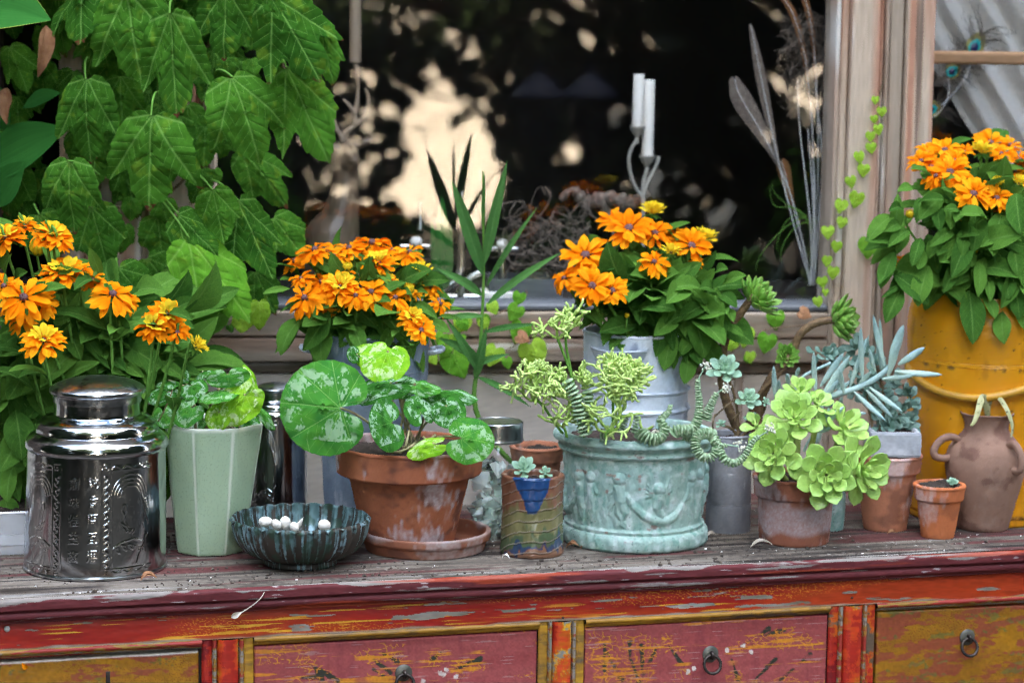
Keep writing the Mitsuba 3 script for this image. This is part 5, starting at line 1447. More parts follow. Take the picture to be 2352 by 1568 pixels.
def slab(x0, x1, y0, y1, z0, z1):
    m = trimesh.creation.box(bounds=[[x0, y0, z0], [x1, y1, z1]]).subdivide_to_size(0.0035)
    v = np.array(m.vertices); c = v.mean(0)
    d = (nfbm(v[:, 0] * 140, v[:, 1] * 140, v[:, 2] * 140) - 0.5) * 0.0022
    q = np.clip((np.abs(v - c) - (np.ptp(v, axis=0) / 2 - 0.0025)) / 0.0025, 0, 1)
    v = v - np.sign(v - c) * (q.sum(1, keepdims=True) - q > 0.5) * 0.0009 + (v - c) / np.linalg.norm(v - c, axis=1, keepdims=True) * d[:, None]
    return v, np.array(m.faces)
for x0, x1, y0, y1 in ((-w, w, -w, -w + 0.008), (-w, w, w - 0.008, w), (-w, -w + 0.008, -w + 0.0078, w - 0.0078), (w - 0.008, w, -w + 0.0078, w - 0.0078)):
    put('side', slab(cs[0] + x0, cs[0] + x1, cs[1] + y0, cs[1] + y1, cs[2], cs[2] + hs), 'mat_stone', t, smooth=35)
soil(cs, w * 0.98, hs - 0.006, t)
C_SML, R_SML = spot(2153, 1239, 38)
_sm = ((C_SML - EYE) @ FWD) * V / F
H_SML = zat(C_SML, 2153, 1120, 61 * _sm)
flowerpot('clay_pot', 'smallest orange terracotta pot with one tiny succulent beside the brown jug', C_SML, R_SML, 61 * _sm, H_SML, 0.020, 'mat_clay_small', seed=41, fill=0.93)
c, r = spot(1231 + 5, 1196, 60)
c = np.array([at(1232 * V, 500, 3.02)[0], 3.02, TOP])
C_BAM = c
flowerpot('clay_pot', 'terracotta pot mostly hidden behind the glass jar and relief planter', c, 0.024, 0.034, zat(c, 1230, 1030, 0.03), 0.02, 'mat_clay_plain', seed=51, fill=0.9)
c, r = spot(1903, 1219, 34)
t = thing('glazed_pot', 'small pale green glazed pot half hidden behind the bright green rosettes', 'pot')
put('body', turned(smooth_prof([(0, 0.001, 1), (r - 0.001, 0, 1), (r, 0.003), (r * 1.08, 0.03), (r * 1.05, 0.055), (r * 1.1, 0.06), (r, 0.06), (r * 0.95, 0.04)]), c, 140), 'mat_relief', t)

# ---- clay jug with loops
C_JUG, R_JUG = spot(2256, 1223, 58)
_sj = ((C_JUG - EYE) @ FWD) * V / F
H_JUG = zat(C_JUG, 2256, 951, 0.02)
k = H_JUG
jp = [(0, 0.001, 1), (R_JUG - 0.003, 0, 1), (R_JUG, 0.003), (34 / 30 * R_JUG, 0.14 * k), (1.42 * R_JUG, 0.36 * k), (1.56 * R_JUG, 0.55 * k), (1.46 * R_JUG, 0.68 * k), (1.10 * R_JUG, 0.785 * k), (0.90 * R_JUG, 0.84 * k), (0.86 * R_JUG, 0.89 * k), (0.94 * R_JUG, 0.955 * k), (1.05 * R_JUG, 0.992 * k), (1.03 * R_JUG, k), (0.96 * R_JUG, 0.99 * k), (0.80 * R_JUG, 0.92 * k), (0.74 * R_JUG, 0.80 * k)]
t = thing('jug', 'brown clay jug with small loop handles in front of the yellow can', 'jug')
put('body', turned(smooth_prof(jp, 6), C_JUG, 240, 0.0014, wob(61, 0.0013, 2.5, 0.0003)), 'mat_clay_jug', t)
for ang, z0, z1, o in ((-1.35, 0.62, 0.76, 0.022), (0.62, 0.56, 0.74, 0.013), (1.75, 0.60, 0.76, 0.02)):
    d = np.array([math.sin(ang), -math.cos(ang), 0])
    rz = lambda z: R_JUG * np.interp(z, [0.36, 0.55, 0.68, 0.785, 0.84], [1.42, 1.56, 1.46, 1.10, 0.90])
    pts = [C_JUG + d * (rz(z0) - 0.003) + [0, 0, z0 * k], C_JUG + d * (rz(z0) + o * 0.8) + [0, 0, (z0 + 0.01) * k], C_JUG + d * (rz((z0 + z1) / 2) + o) + [0, 0, (z0 * 0.4 + z1 * 0.6) * k], C_JUG + d * (rz(z1) + o * 0.8) + [0, 0, (z1 + 0.025) * k], C_JUG + d * (rz(z1) - 0.003) + [0, 0, z1 * k]]
    v, f, _ = tube(path(pts, 24), 0.0046, 10)
    put('handle', (v, f), 'mat_clay_jug', t)

# ---- tall yellow can
C_YEL = np.array([at(2256 * V, 520, 3.112)[0], 3.112, TOP])
_sy = ((C_YEL - EYE) @ FWD) * V / F
R_YEL = 184 * _sy; H_YEL = zat(C_YEL, 2240, 688, R_YEL * 0.86)
z1 = zat(C_YEL, 2240, 846, R_YEL)
def yel_col(p):
    x, y, z = p.x - C_YEL[0], p.y - C_YEL[1], p.z - TOP
    c = nmix((0.56, 0.215, 0.004), (0.66, 0.285, 0.006), nfbm(p.x * 16, p.y * 16, p.z * 9))
    c = nmix(c, (0.40, 0.15, 0.008), nss(0.58, 0.74, nfbm(p.x * 45, p.y * 45, p.z * 22)) * 0.6)
    for zz in (z1, 0.014):
        c = nmix(c, (0.07, 0.04, 0.02), nss(0.004, 0.0006, np.abs(z - zz + 0.002)) * nss(0.56, 0.70, nfbm(p.x * 160, p.y * 160, 3.0)) * 0.8)
    ch = nss(0.86, 0.92, nnoise(p.x * 300, p.y * 300, p.z * 300)) * nss(0.48, 0.60, nfbm(p.x * 30 + 2, p.y * 30, p.z * 40))
    c = nmix(c, (0.05, 0.03, 0.02), ch * 0.9)
    return c
mat('mat_yellow', yel_col, 0.26, spec=0.55, clearcoat=0.4)
t = thing('yellow_can', 'tall yellow enamelled can full of orange flowers at the right edge', 'can')
put('body', turned(smooth_prof([(0, 0.002, 1), (R_YEL * 0.93, 0, 1), (R_YEL * 0.95, 0.003), (R_YEL * 0.95, 0.010), (R_YEL * 0.965, 0.013), (R_YEL * 0.95, 0.017), (R_YEL * 0.97, z1 * 0.5), (R_YEL * 0.992, z1 - 0.003), (R_YEL * 1.0, z1 - 0.001), (R_YEL * 1.0, z1 + 0.001), (R_YEL * 0.995, z1 + 0.003), (R_YEL * 1.005, z1 + 0.02), (R_YEL * 1.01, z1 + (H_YEL - z1) * 0.50), (R_YEL * 0.985, z1 + (H_YEL - z1) * 0.75), (R_YEL * 0.93, H_YEL - 0.006), (R_YEL * 0.91, H_YEL - 0.001), (R_YEL * 0.89, H_YEL), (R_YEL * 0.88, H_YEL - 0.03)], 5), C_YEL, 280, 0.0018, wob(71, 0.0006, 2)), 'mat_yellow', t)
soil(C_YEL, R_YEL * 0.88, H_YEL - 0.015, t)
mat('mat_yellow_handle', lambda p, n, uv: mix((0.60, 0.30, 0.02), (0.36, 0.19, 0.03), fbm(p.x * 120, p.y * 120, p.z * 120)), 0.4)
put('handle', tube(path([C_YEL + [-R_YEL * 1.0, -0.006, z1 - 0.012], C_YEL + [-R_YEL * 0.80, -R_YEL * 0.66, z1 - 0.030], C_YEL + [-R_YEL * 0.30, -R_YEL * 1.01, z1 - 0.036], C_YEL + [R_YEL * 0.30, -R_YEL * 1.02, z1 - 0.022], C_YEL + [R_YEL * 0.80, -R_YEL * 0.68, z1 - 0.006], C_YEL + [R_YEL * 1.0, -0.006, z1 + 0.004]], 40), 0.0052, 10), 'mat_yellow_handle', t)

# ---- white planter at the far left
c = on_table(4, 556); c = np.array([c[0] - 0.02, c[1] + 0.075, TOP])
C_WHT = c
t = thing('white_planter', 'white glazed square planter half cut off at the left edge', 'planter')
h = zat(c, 20, 1172, 0.07)
v, f = turned(smooth_prof([(0, 0.001, 1), (0.068, 0, 1), (0.070, 0.002), (0.076, h * 0.5), (0.082, h - 0.004), (0.083, h - 0.001), (0.080, h), (0.078, h - 0.01), (0.074, h - 0.04)]), np.zeros(3), 160, 0.003, rfac=lambda th, z: (np.abs(np.cos(th)) ** 6 + np.abs(np.sin(th)) ** 6) ** (-1 / 6))
put('body', (SB.R @ v.T).T + c if False else ((v @ SB.R.T) + c, f), 'mat_glaze_white', t)
soil(c, 0.075, h - 0.012, t)
H_WHT = h
# ------------------------------------------------------------------ plants
def conv(ox, oy, k):
    """pixels of an enlarged crop of the photograph -> pixels of the picture"""
    return lambda x, y: ((ox + x * k) * 0.4, (oy + y * k) * 0.4)


c1 = conv(0, 0, 900 / 1568); c2 = conv(700, 0, 900 / 1568); c3 = conv(1500, 0, 1060 / 1847); c4 = conv(0, 850, 850 / 1555); c5 = conv(650, 800, 800 / 1568)
c6 = conv(1250, 700, 750 / 1568); c7 = conv(1800, 650, 760 / 1568)
z4 = conv(360, 860, 400 / 2352); z7 = conv(0, 500, 560 / 1756); z8 = conv(660, 560, 500 / 2306); y1 = conv(1340, 500, 560 / 1909); y3 = conv(1660, 800, 360 / 1411); y4 = conv(1860, 760, 500 / 1568); y5 = conv(2180, 320, 380 / 1027)
PX = {id(c): k for c, k in ((c1, .2296), (c2, .2296), (c3, .2296), (c4, .2186), (c5, .2041), (c6, .1913), (c7, .1939), (z4, .0680), (z7, .1276), (z8, .0867), (y1, .1173), (y3, .1021), (y4, .1276), (y5, .1480))}


def P3(cv, x, y, Y):
    return at(*cv(x, y), Y)


def size(cv, s, Y):
    return s * PX[id(cv)] * Y / F / math.cos(0.12)


def facing(nx=0.0, nz=0.35, ny=-1.0):
    return unit([nx, ny, nz])


# ---- ivy
def ivy_outline(l, r, seed, teeth=26):
    def side(k):
        lob = np.array([(0.09, -0.03), (0.19, -0.02), (0.31, 0.06), (0.41, 0.18), (0.485, 0.33), (0.54, 0.52), (0.56, 0.78), (0.44, 0.68), (0.30, 0.60), (0.245, 0.645), (0.255, 0.75), (0.19, 0.87), (0.07, 0.96)])
        ova = np.array([(0.10, -0.04), (0.22, -0.055), (0.35, -0.01), (0.44, 0.11), (0.475, 0.25), (0.475, 0.37), (0.445, 0.50), (0.41, 0.58), (0.36, 0.66), (0.32, 0.72), (0.25, 0.80), (0.16, 0.885), (0.07, 0.955)])
        return lob * k + ova * (1 - k)
    R, L = side(r), side(l)
    L = L[::-1] * [-1, 1]
    o = closed_curve(np.vstack([[(0, 0.015)], R, [(0, 1.0)], L]), 156)
    rt_ = np.random.RandomState(seed).uniform(0.35, 1.0, 26).repeat(6)
    amp = 0.085 * rt_ * ((np.arange(156) % 6) / 5.0 - 0.5) * np.where(np.arange(156) < 78, 1, -1)
    c = np.array([0, 0.42])
    return c + (o - c) * (1 + amp[:, None] * np.clip(np.abs(o[:, 1:2] - 0.05) * 4, 0.15, 1))


def npalm(x, y, angs):
    r = np.hypot(x, y) + 1e-6; ph = np.arctan2(x, y)
    best = np.full(x.shape, 9.0); al = np.zeros(x.shape)
    for g in angs:
        d = ph - g
        dd = r * np.abs(np.sin(d)) + np.where(np.cos(d) < 0, 9, 0)
        al = np.where(dd < best, r * np.cos(d), al); best = np.minimum(best, dd)
    return best, al


def quilt(fold, curl, seed, amp=1.0, droop=0.0, veins=(0, 0.62, -0.62, 1.35, -1.35)):
    def zf(x, y):
        d, al = npalm(x, y, veins)
        z = -fold * np.abs(x) ** 1.25 - curl * (y - 0.35) ** 2 + droop * x
        z = z - amp * (0.022 * np.exp(-(d / 0.028) ** 2) + 0.012 * np.exp(-(((al * 9 - d * 7) % 1.0 - 0.5) / 0.16) ** 2) * np.clip(d * 20, 0, 1))
        return z + amp * 0.13 * (nfbm(x * 4 + seed, y * 4, seed * 0.7) - 0.5) + amp * 0.09 * np.sin(7 * y + seed) * np.abs(x)
    return zf


def ivy(parent, cv, b, t, w, Y, m='mat_ivy', l=1.0, r=1.0, n=(0, 0.35), tY=0.0, stalk=None, fold=0.34, rings=16):
    B, Tp = P3(cv, *b, Y), P3(cv, *t, Y + tY)
    sd = LID[0] * 0.731 + 1
    o = ivy_outline(l, r, int(LID[0]) + 3)
    vr = random.Random(int(LID[0]) * 7 + 1)
    k = put('leaf', polar_leaf(B, Tp, size(cv, w * (1.10 if rings > 12 else 1.0), Y), facing(n[0] + vr.uniform(-.28, .28), n[1] + (0.16 if rings > 12 else 0.0) + vr.uniform(-.15, .2)), o, rings=rings, zf=quilt(fold * vr.uniform(0.45, 1.15), vr.uniform(-0.05, 0.5), sd, 1.0, vr.uniform(-0.15, 0.15))), m, parent)
    if stalk is not None:
        S = P3(cv, *stalk, Y + 0.05)
        mid = (B + S) / 2 + [0, -0.012, 0.006]
        put('stalk', tube(path([B + [0, -0.001, 0], B * 0.8 + mid * 0.2, mid, S], 12), np.linspace(0.0011, 0.0016, 12), 6), 'mat_stem', parent)
    return k


iv = thing('ivy', 'large leaved climbing ivy hanging over the left window frame', 'ivy')
# behind: dark leaves
for b, t, w, Y, l, r, n in [((40, 200), (120, 405), 190, 3.16, .7, .7, (-.2, .2)), ((250, -60), (270, 250), 230, 3.17, .8, .6, (0, .1)), ((545, 330), (585, 460), 150, 3.18, .6, .6, (.2, .1)), ((985, 250), (1000, 335), 110, 3.17, .2, .2, (0, .2)),
                            ((1095, 255), (1110, 335), 90, 3.17, .2, .2, (.2, .2)), ((1060, 650), (1262, 895), 240, 3.14, .8, .6, (.2, .3)), ((830, 500), (850, 640), 160, 3.17, .5, .5, (0, .2)), ((890, 560), (930, 660), 120, 3.18, .4, .4, (.1, .2)),
                            ((545, 975), (520, 1105), 100, 3.17, .3, .3, (.2, .1)), ((640, 1120), (795, 1320), 210, 3.15, .4, .4, (.2, .3)), ((880, 735), (890, 815), 90, 3.16, .1, .1, (0, .3)), ((935, 735), (955, 800), 60, 3.17, .1, .1, (0, .3)),
                            ((575, 860), (560, 965), 100, 3.17, .3, .2, (0, .2)), ((700, 870), (730, 970), 130, 3.17, .3, .3, (0, .2)), ((1110, 1180), (1200, 1370), 160, 3.13, .6, .4, (.1, .3)), ((80, 560), (30, 800), 260, 3.19, .5, .5, (-.1, .1)),
                            ((180, 120), (175, 330), 150, 3.19, .6, .4, (-.3, .1)), ((330, 560), (420, 700), 200, 3.19, .5, .5, (.1, .1)), ((500, 560), (470, 640), 120, 3.19, .5, .5, (.1, .1)), ((60, 720), (20, 940), 220, 3.18, .4, .4, (-.1, .2)),
                            ((420, 160), (450, 300), 170, 3.19, .5, .5, (0, .1)), ((760, 560), (800, 660), 150, 3.19, .5, .5, (0, .1)), ((1000, 560), (950, 690), 130, 3.18, .6, .4, (-.1, .1)), ((230, 950), (190, 1090), 160, 3.18, .4, .4, (-.1, .2))]:
    ivy(iv, c1, b, t, w, Y, 'mat_ivy', l, r, n, rings=10)
# front leaves: base, tip, width, distance, lobes left/right, normal, stalk end
for b, t, w, Y, m, l, r, n, st in [
    ((545, -45), (612, 362), 385, 3.00, 'mat_ivy', 1, .95, (-.05, .45), (540, -120)),
    ((738, 55), (766, 512), 285, 2.97, 'mat_ivy', .8, .9, (.1, .30), (760, 0)),
    ((985, -60), (968, 262), 305, 2.99, 'mat_ivy', .9, 1, (0, .45), (1000, -120)),
    ((1185, -20), (1398, 350), 355, 2.97, 'mat_ivy', .9, 1, (.1, .5), (1170, -90)),
    ((1395, 120), (1458, 372), 150, 3.01, 'mat_ivy', .5, .8, (.5, .3), (1380, 60)),
    ((1248, 290), (1437, 705), 300, 3.02, 'mat_ivy', .2, 1, (.35, .25), (1215, 240)),
    ((372, 340), (378, 715), 265, 3.02, 'mat_ivy', .7, .8, (-.15, .25), (385, 250)),
    ((658, 498), (641, 912), 405, 2.95, 'mat_ivy', .95, .85, (0, .5), (688, 400)),
    ((1012, 332), (1146, 705), 350, 2.97, 'mat_ivy', .95, .7, (.05, .55), (935, 320)),
    ((296, 698), (306, 1022), 275, 2.98, 'mat_ivy', .7, .6, (-.1, .5), (430, 760)),
    ((925, 822), (976, 1058), 190, 2.99, 'mat_ivy', .3, .5, (.1, .4), (830, 745)),
    ((1038, 868), (1190, 1212), 250, 3.01, 'mat_ivy', .8, .35, (.15, .3), (920, 785)),
    ((822, 1030), (1102, 1388), 300, 2.97, 'mat_ivy_pale', .12, .12, (.05, .55), (680, 850)),
    ((775, 930), (955, 1115), 200, 2.98, 'mat_ivy', .3, .3, (.2, .5), (700, 860)),
    ((395, 900), (470, 1175), 225, 3.10, 'mat_ivy', .25, .35, (.05, .35), (380, 840)),
    ((1190, 945), (1325, 1115), 180, 3.12, 'mat_ivy', .2, .2, (.3, .4), None),
    ((515, 1165), (650, 1330), 200, 3.02, 'mat_ivy', .2, .2, (.1, .7), (512, 1130)),
    ((1130, 1310), (1135, 1440), 95, 3.10, 'mat_lime', .1, .1, (.1, .4), None),
    ((1060, 1375), (1050, 1450), 90, 3.10, 'mat_lime', .1, .1, (0, .5), None),
    ((170, 930), (260, 1120), 190, 3.12, 'mat_ivy', .3, .3, (-.1, .4), (150, 895)),
    ((690, -70), (740, 55), 130, 3.02, 'mat_ivy', .9, .9, (0, .3), None),
    ((1160, -40), (1160, 110), 120, 2.97, 'mat_ivy', .6, .6, (.1, .3), None)]:
    ivy(iv, c1, b, t, w, Y, m, l, r, n, stalk=st)
ri = random.Random(77)
for i in range(46):                                                              # inner leaves against the boards
    x, y = ri.uniform(-40, 1180), ri.uniform(-80, 1000)
    if x > 900 and y > 420:
        continue
    h = ri.uniform(150, 260); w = h * ri.uniform(0.8, 1.0)
    ivy(iv, c1, (x, y), (x + ri.uniform(-70, 70), y + h), w, 3.20 if x < 450 else 3.175, 'mat_ivy', ri.uniform(.2, 1), ri.uniform(.2, 1), (ri.uniform(-.3, .3), ri.uniform(0, .4)), rings=8)
for i in range(44):                                                              # and over the left casing
    x, y = ri.uniform(400, 960), ri.uniform(-90, 620)
    h = ri.uniform(140, 230)
    ivy(iv, c1, (x, y), (x + ri.uniform(-80, 80), y + h), h * ri.uniform(0.8, 1.0), ri.uniform(3.15, 3.19), 'mat_ivy', ri.uniform(.2, 1), ri.uniform(.2, 1), (ri.uniform(-.4, .4), ri.uniform(0, .5)), rings=8)
for i in range(210):                                                             # unseen vine leaves added above, to shade the leaves near the wall
    x, z = ri.uniform(-1.15, -0.32), ri.uniform(1.56, 2.0)
    o = 0.01 + 0.17 * ri.random()
    B = WALL.w((x, -o, z)); L = ri.uniform(0.08, 0.13)
    nn = np.array([ri.uniform(-.5, .5), -0.7, ri.uniform(.6, 1.6)])
    Tp = B + unit([ri.uniform(-.4, .4), -0.45, -ri.uniform(0.3, 1.0)]) * L
    put('leaf', polar_leaf(B, Tp, L * ri.uniform(.85, 1.05), nn, ivy_outline(ri.uniform(.4, 1), ri.uniform(.4, 1), i), rings=4, zf=quilt(0.4, 0.25, i)), 'mat_ivy', iv)
# woody runners on the wall
for pts in ([(720, -60), (850, 120), (930, 330), (870, 560), (820, 760)], [(540, -60), (420, 160), (400, 300), (430, 640), (420, 840)], [(1190, -60), (1200, 200), (1220, 260), (1240, 330)], [(690, 380), (560, 330), (480, 250)], [(820, 740), (700, 860), (520, 900), (380, 850)], [(990, -60), (880, 380), (930, 800)]):
    put('runner', tube(path([P3(c1, *q, 3.19) for q in pts], 30), 0.0022, 7), 'mat_vine_stem', iv)
# big strap leaves at the far left
hs_ = thing('broad_leaf_plant', 'plant with very large plain leaves at the top left corner', 'plant')
leafmat('mat_hosta', lambda p, n, uv: mix(mix((0.035, 0.16, 0.03), (0.05, 0.20, 0.04), noise(uv.x * 60, uv.y * 2)), (0.55, 0.60, 0.10), smoothstep(0.47, 0.497, dr.abs(uv.x - 2 * dr.floor(uv.x / 2) - 0.5)) * 0.9), 0.4, 0.5)
leafmat('mat_hosta_plain', lambda p, n, uv: mix((0.035, 0.16, 0.03), (0.05, 0.20, 0.04), noise(uv.x * 60, uv.y * 2)), 0.4, 0.5)
put('leaf', leaf(P3(c1, -130, 60, 3.06), P3(c1, 222, 88, 2.98), size(c1, 270, 3.0), facing(.1, .55), 0.10, 0.12, 0.45, 0.9, 13, 25), 'mat_hosta', hs_)
put('leaf', leaf(P3(c1, -90, 760, 3.18), P3(c1, 290, 560, 3.12), size(c1, 230, 3.1), facing(0, .5), 0.06, 0.1, 0.5, 0.9, 9, 20), 'mat_hosta_plain', hs_)
put('leaf', leaf(P3(c1, 100, 470, 3.17), P3(c1, 265, 405, 3.15), size(c1, 90, 3.1), facing(0, .8), 0.08, 0.1, 0.5, 0.9, 7, 14), 'mat_hosta_plain', hs_)
put('leaf', leaf(P3(c1, -60, 300, 3.2), P3(c1, 30, 640, 3.2), size(c1, 120, 3.1), facing(0, .3), 0.05, 0.1, 0.5, 0.9, 7, 14), 'mat_hosta_plain', hs_)
put('leaf', leaf(P3(c1, -20, 900, 3.16), P3(c1, 110, 700, 3.12), size(c1, 150, 3.1), facing(0, .5), 0.05, 0.1, 0.5, 0.9, 7, 14), 'mat_hosta_plain', hs_)
put('withered_leaf', leaf(P3(c1, 200, 110, 3.07), P3(c1, 165, 335, 3.06), size(c1, 80, 3.0), facing(.5, .2), 0.12, 0.5, 0.4, 0.9, 7, 14, 0.1), 'mat_dry_leaf', hs_)
put('withered_leaf', leaf(P3(c1, 30, 380, 3.15), P3(c1, 30, 540, 3.14), size(c1, 90, 3.0), facing(-.2, .2), 0.1, 0.4, 0.4, 0.9, 7, 14, 0.1), 'mat_dry_leaf', hs_)
for q in ((-130, 60), (-90, 760), (-60, 300), (-20, 900)):
    put('stem', tube(path([P3(c1, *q, 3.12 + 0.06 * (q[1] != 60)), P3(c1, -150, 1000, 3.12), [-0.72, 3.05, 0.95], [-0.74, 3.05, 0.0]], 16), 0.003, 7), 'mat_stem', hs_)

# ---- lime green creeper on the right casing and the sill
HEART = closed_curve([(0, 0.03), (0.16, -0.10), (0.36, -0.08), (0.50, 0.12), (0.49, 0.38), (0.36, 0.62), (0.16, 0.85), (0, 1.0), (-0.16, 0.85), (-0.36, 0.62), (-0.49, 0.38), (-0.50, 0.12), (-0.36, -0.08), (-0.16, -0.10)], 60)


def heart(parent, cv, x, y, s, off, m='mat_lime', ang=0.0, n=(0, 0.4), name='leaf'):
    """a small heart leaf on the wall, about s pixels wide, hanging down"""
    px, py = cv(x, y)
    w = WALL.hit(px, py, -off)
    c = WALL.w((w[0], -off, w[1]))
    L = size(cv, s, c[1]) * 0.98
    d = np.array([math.sin(ang), 0.05 * math.cos(LID[0]), -math.cos(ang)])
    put(name, polar_leaf(c - d * L * 0.45, c + d * L * 0.55, L * 1.02, facing(n[0] + 0.25 * math.sin(LID[0] * 2.3), n[1]), HEART, (0, 0.35), 7, quilt(0.22, 0.25, LID[0] * 1.3, 0.8)), m, parent)
    return c


cr1 = thing('creeper', 'string of small lime heart shaped leaves climbing the right window post', 'creeper')
pts = []
for x, y, s in [(1200, 437, 36), (1228, 488, 44), (1195, 520, 36), (1215, 565, 48), (1178, 595, 44), (1182, 645, 48), (1132, 685, 52), (1147, 743, 56), (1095, 793, 52), (1117, 870, 70), (1048, 898, 60), (1054, 970, 50), (993, 1013, 58), (1030, 1075, 50), (990, 1138, 48), (1015, 1188, 56), (970, 1230, 50), (983, 1274, 32), (950, 1315, 46)]:
    pts.append(heart(cr1, c3, x, y, s, 0.026, ang=0.25 * math.sin(x)))
mid = [pts[i] * 0.5 + pts[i + 1] * 0.5 + [0, 0.012, 0] for i in range(len(pts) - 1)]
put('stem', tube(path([np.array(pts[0]) + [0.012, 0.012, 0.03]] + mid, 60), 0.0007, 6), 'mat_vine_stem', cr1)
heart(cr1, c3, 1170, 1080, 92, 0.03, 'mat_ivy_pale'); heart(cr1, c3, 1215, 1028, 46, 0.03, 'mat_ivy_pale')
cr2 = thing('creeper', 'lime green creeper trailing along the weathered sill plank behind the pots', 'creeper')
for cv, L in ((c3, [(765, 1395, 82), (635, 1470, 86), (725, 1495, 88), (655, 1555, 50), (575, 1500, 60)]), (c2, [(1037, 1300, 62), (1020, 1362, 78), (932, 1340, 62), (890, 1402, 62), (788, 1412, 84), (700, 1475, 62), (775, 1475, 60)]),
              (c5, [(960, 95, 66), (970, 215, 150), (1140, 175, 104), (1215, 210, 58), (1345, 172, 145), (1270, 62, 110), (1000, 20, 70), (1100, 20, 60), (900, 150, 80), (850, 190, 60)]), (c7, [(150, 510, 52), (60, 440, 60)])):
    for x, y, s in L:
        heart(cr2, cv, x, y, s, 0.040 + 0.01 * math.sin(x), 'mat_lime' if (x + y) % 3 else 'mat_ivy_pale', 0.5 * math.sin(y), (0.1, 0.45))
for cv, Q in ((c5, [(830, 60), (960, 150), (1100, 190), (1250, 120), (1400, 20)]), (c3, [(560, 1540), (660, 1470), (740, 1430), (850, 1420), (980, 1370)]), (c2, [(560, 1440), (700, 1450), (860, 1400), (1020, 1330), (1070, 1260)])):
    put('stem', tube(path([on_wall(*cv(x, y), 0.030) for x, y in Q], 30), 0.0008, 6), 'mat_vine_stem', cr2)
for cv, x, y, s in ((c5, 1290, 85, 70), (c3, 895, 1365, 60)):
    heart(cr2, cv, x, y, s, 0.055, 'mat_dry_leaf', 1.1, (0.2, 0.3), 'withered_leaf')
cr3 = thing('creeper', 'tiny dark creeper sprig on the sill plank under the ivy', 'creeper')
Q = [(800, 1400), (860, 1420), (920, 1410), (980, 1400)]
for x, y in Q + [(890, 1445), (950, 1395), (1005, 1430)]:
    heart(cr3, c1, x, y, 38, 0.034, 'mat_ivy', 0.4)
put('stem', tube(path([on_wall(*c1(x, y), 0.030) for x, y in Q + [(1060, 1380)]], 20), 0.0007, 6), 'mat_vine_stem', cr3)
put('stem', tube(path([on_wall(*c1(x, y), 0.028) for x, y in ((890, 1450), (930, 1490), (1010, 1560))], 12), 0.0007, 6), 'mat_vine_stem', cr3)

# ---- orange coneflowers
def bloom(plant, c, axis, diam, style=0, n=15, rot=None):
    """style 0 open, 1 drooping petals, 2 young and upright (yellow), 3 double"""
    key = numbered(plant + '__flower')
    a = unit(axis); R = diam / 2 * 1.02
    e1 = unit(np.cross(a, [0.3, 0.1, 0.94])); e2 = np.cross(a, e1)
    rr = random.Random(int(LID[0]) + 17)
    ph = rr.uniform(0, 6.28)
    rings = {0: [(n, 1.0, 0.05, 0.0), (n // 2, 0.86, 0.22, 0.004)], 1: [(n, 1.0, -0.38, 0.0), (n // 2, 0.85, -0.12, 0.003)], 2: [(n + 2, 0.92, 0.60, 0.0), (n, 0.70, 0.95, 0.003)], 3: [(n, 1.0, -0.18, 0.0), (n, 0.82, 0.22, 0.003), (n // 2 + 2, 0.62, 0.62, 0.006)]}[style]
    for q, (m, L, up, dz) in enumerate(rings):
        for i in range(m):
            if rr.random() < 0.06:
                continue
            g = ph + q * 0.21 + 2 * math.pi * (i + rr.uniform(-0.28, 0.28)) / m
            d = e1 * math.cos(g) + e2 * math.sin(g)
            u_ = up + rr.uniform(-0.20, 0.20)
            l = R * L * rr.uniform(0.84, 1.07)
            b = c + d * R * 0.14 + a * dz
            t = b + (d * math.cos(u_) + a * math.sin(u_)) * l * 0.88
            nn = a * math.cos(u_) - d * math.sin(u_)
            w = R * (0.31 if style != 2 else 0.21) * rr.uniform(0.82, 1.15)
            put('petal', leaf(b, t, w, nn + e1 * rr.uniform(-.35, .35) + e2 * rr.uniform(-.35, .35), rr.uniform(-0.04, 0.20), rr.uniform(-0.30, 0.45), 0.60, 0.66, 5, 8, 0.08, twist=rr.uniform(-.5, .5), end=0.3), 'mat_petal_yellow' if style == 2 or (style == 3 and q == 2) else 'mat_petal', key)
    k_ = {0: 1.0, 1: 0.8, 2: 0.5, 3: 0.45}[style]
    pv, pf, _ = lathe([(0, -0.001), (R * 0.15 * k_, -0.001), (R * 0.18 * k_, R * 0.05), (R * 0.16 * k_, R * 0.12), (R * 0.09 * k_, R * 0.17), (0, R * 0.18)], 16)
    rs = np.random.RandomState(int(LID[0]))
    B = np.stack([e1, e2, a], 1)
    put('disc', ((pv * (1 + 0.06 * rs.normal(size=(len(pv), 1)))) @ B.T + c + a * 0.001, pf), 'mat_disc', key)
    for i in range(8):                                                            # green bracts under the head
        g = ph + i * 0.785
        d = e1 * math.cos(g) + e2 * math.sin(g)
        b = c - a * 0.003
        put('bract', leaf(b, b + d * R * 0.55 - a * R * rr.uniform(0.05, 0.25), R * 0.24, a, 0.05, 0.2, 0.4, 1.0, 3, 5), 'mat_coneflower_leaf', key)
    return key


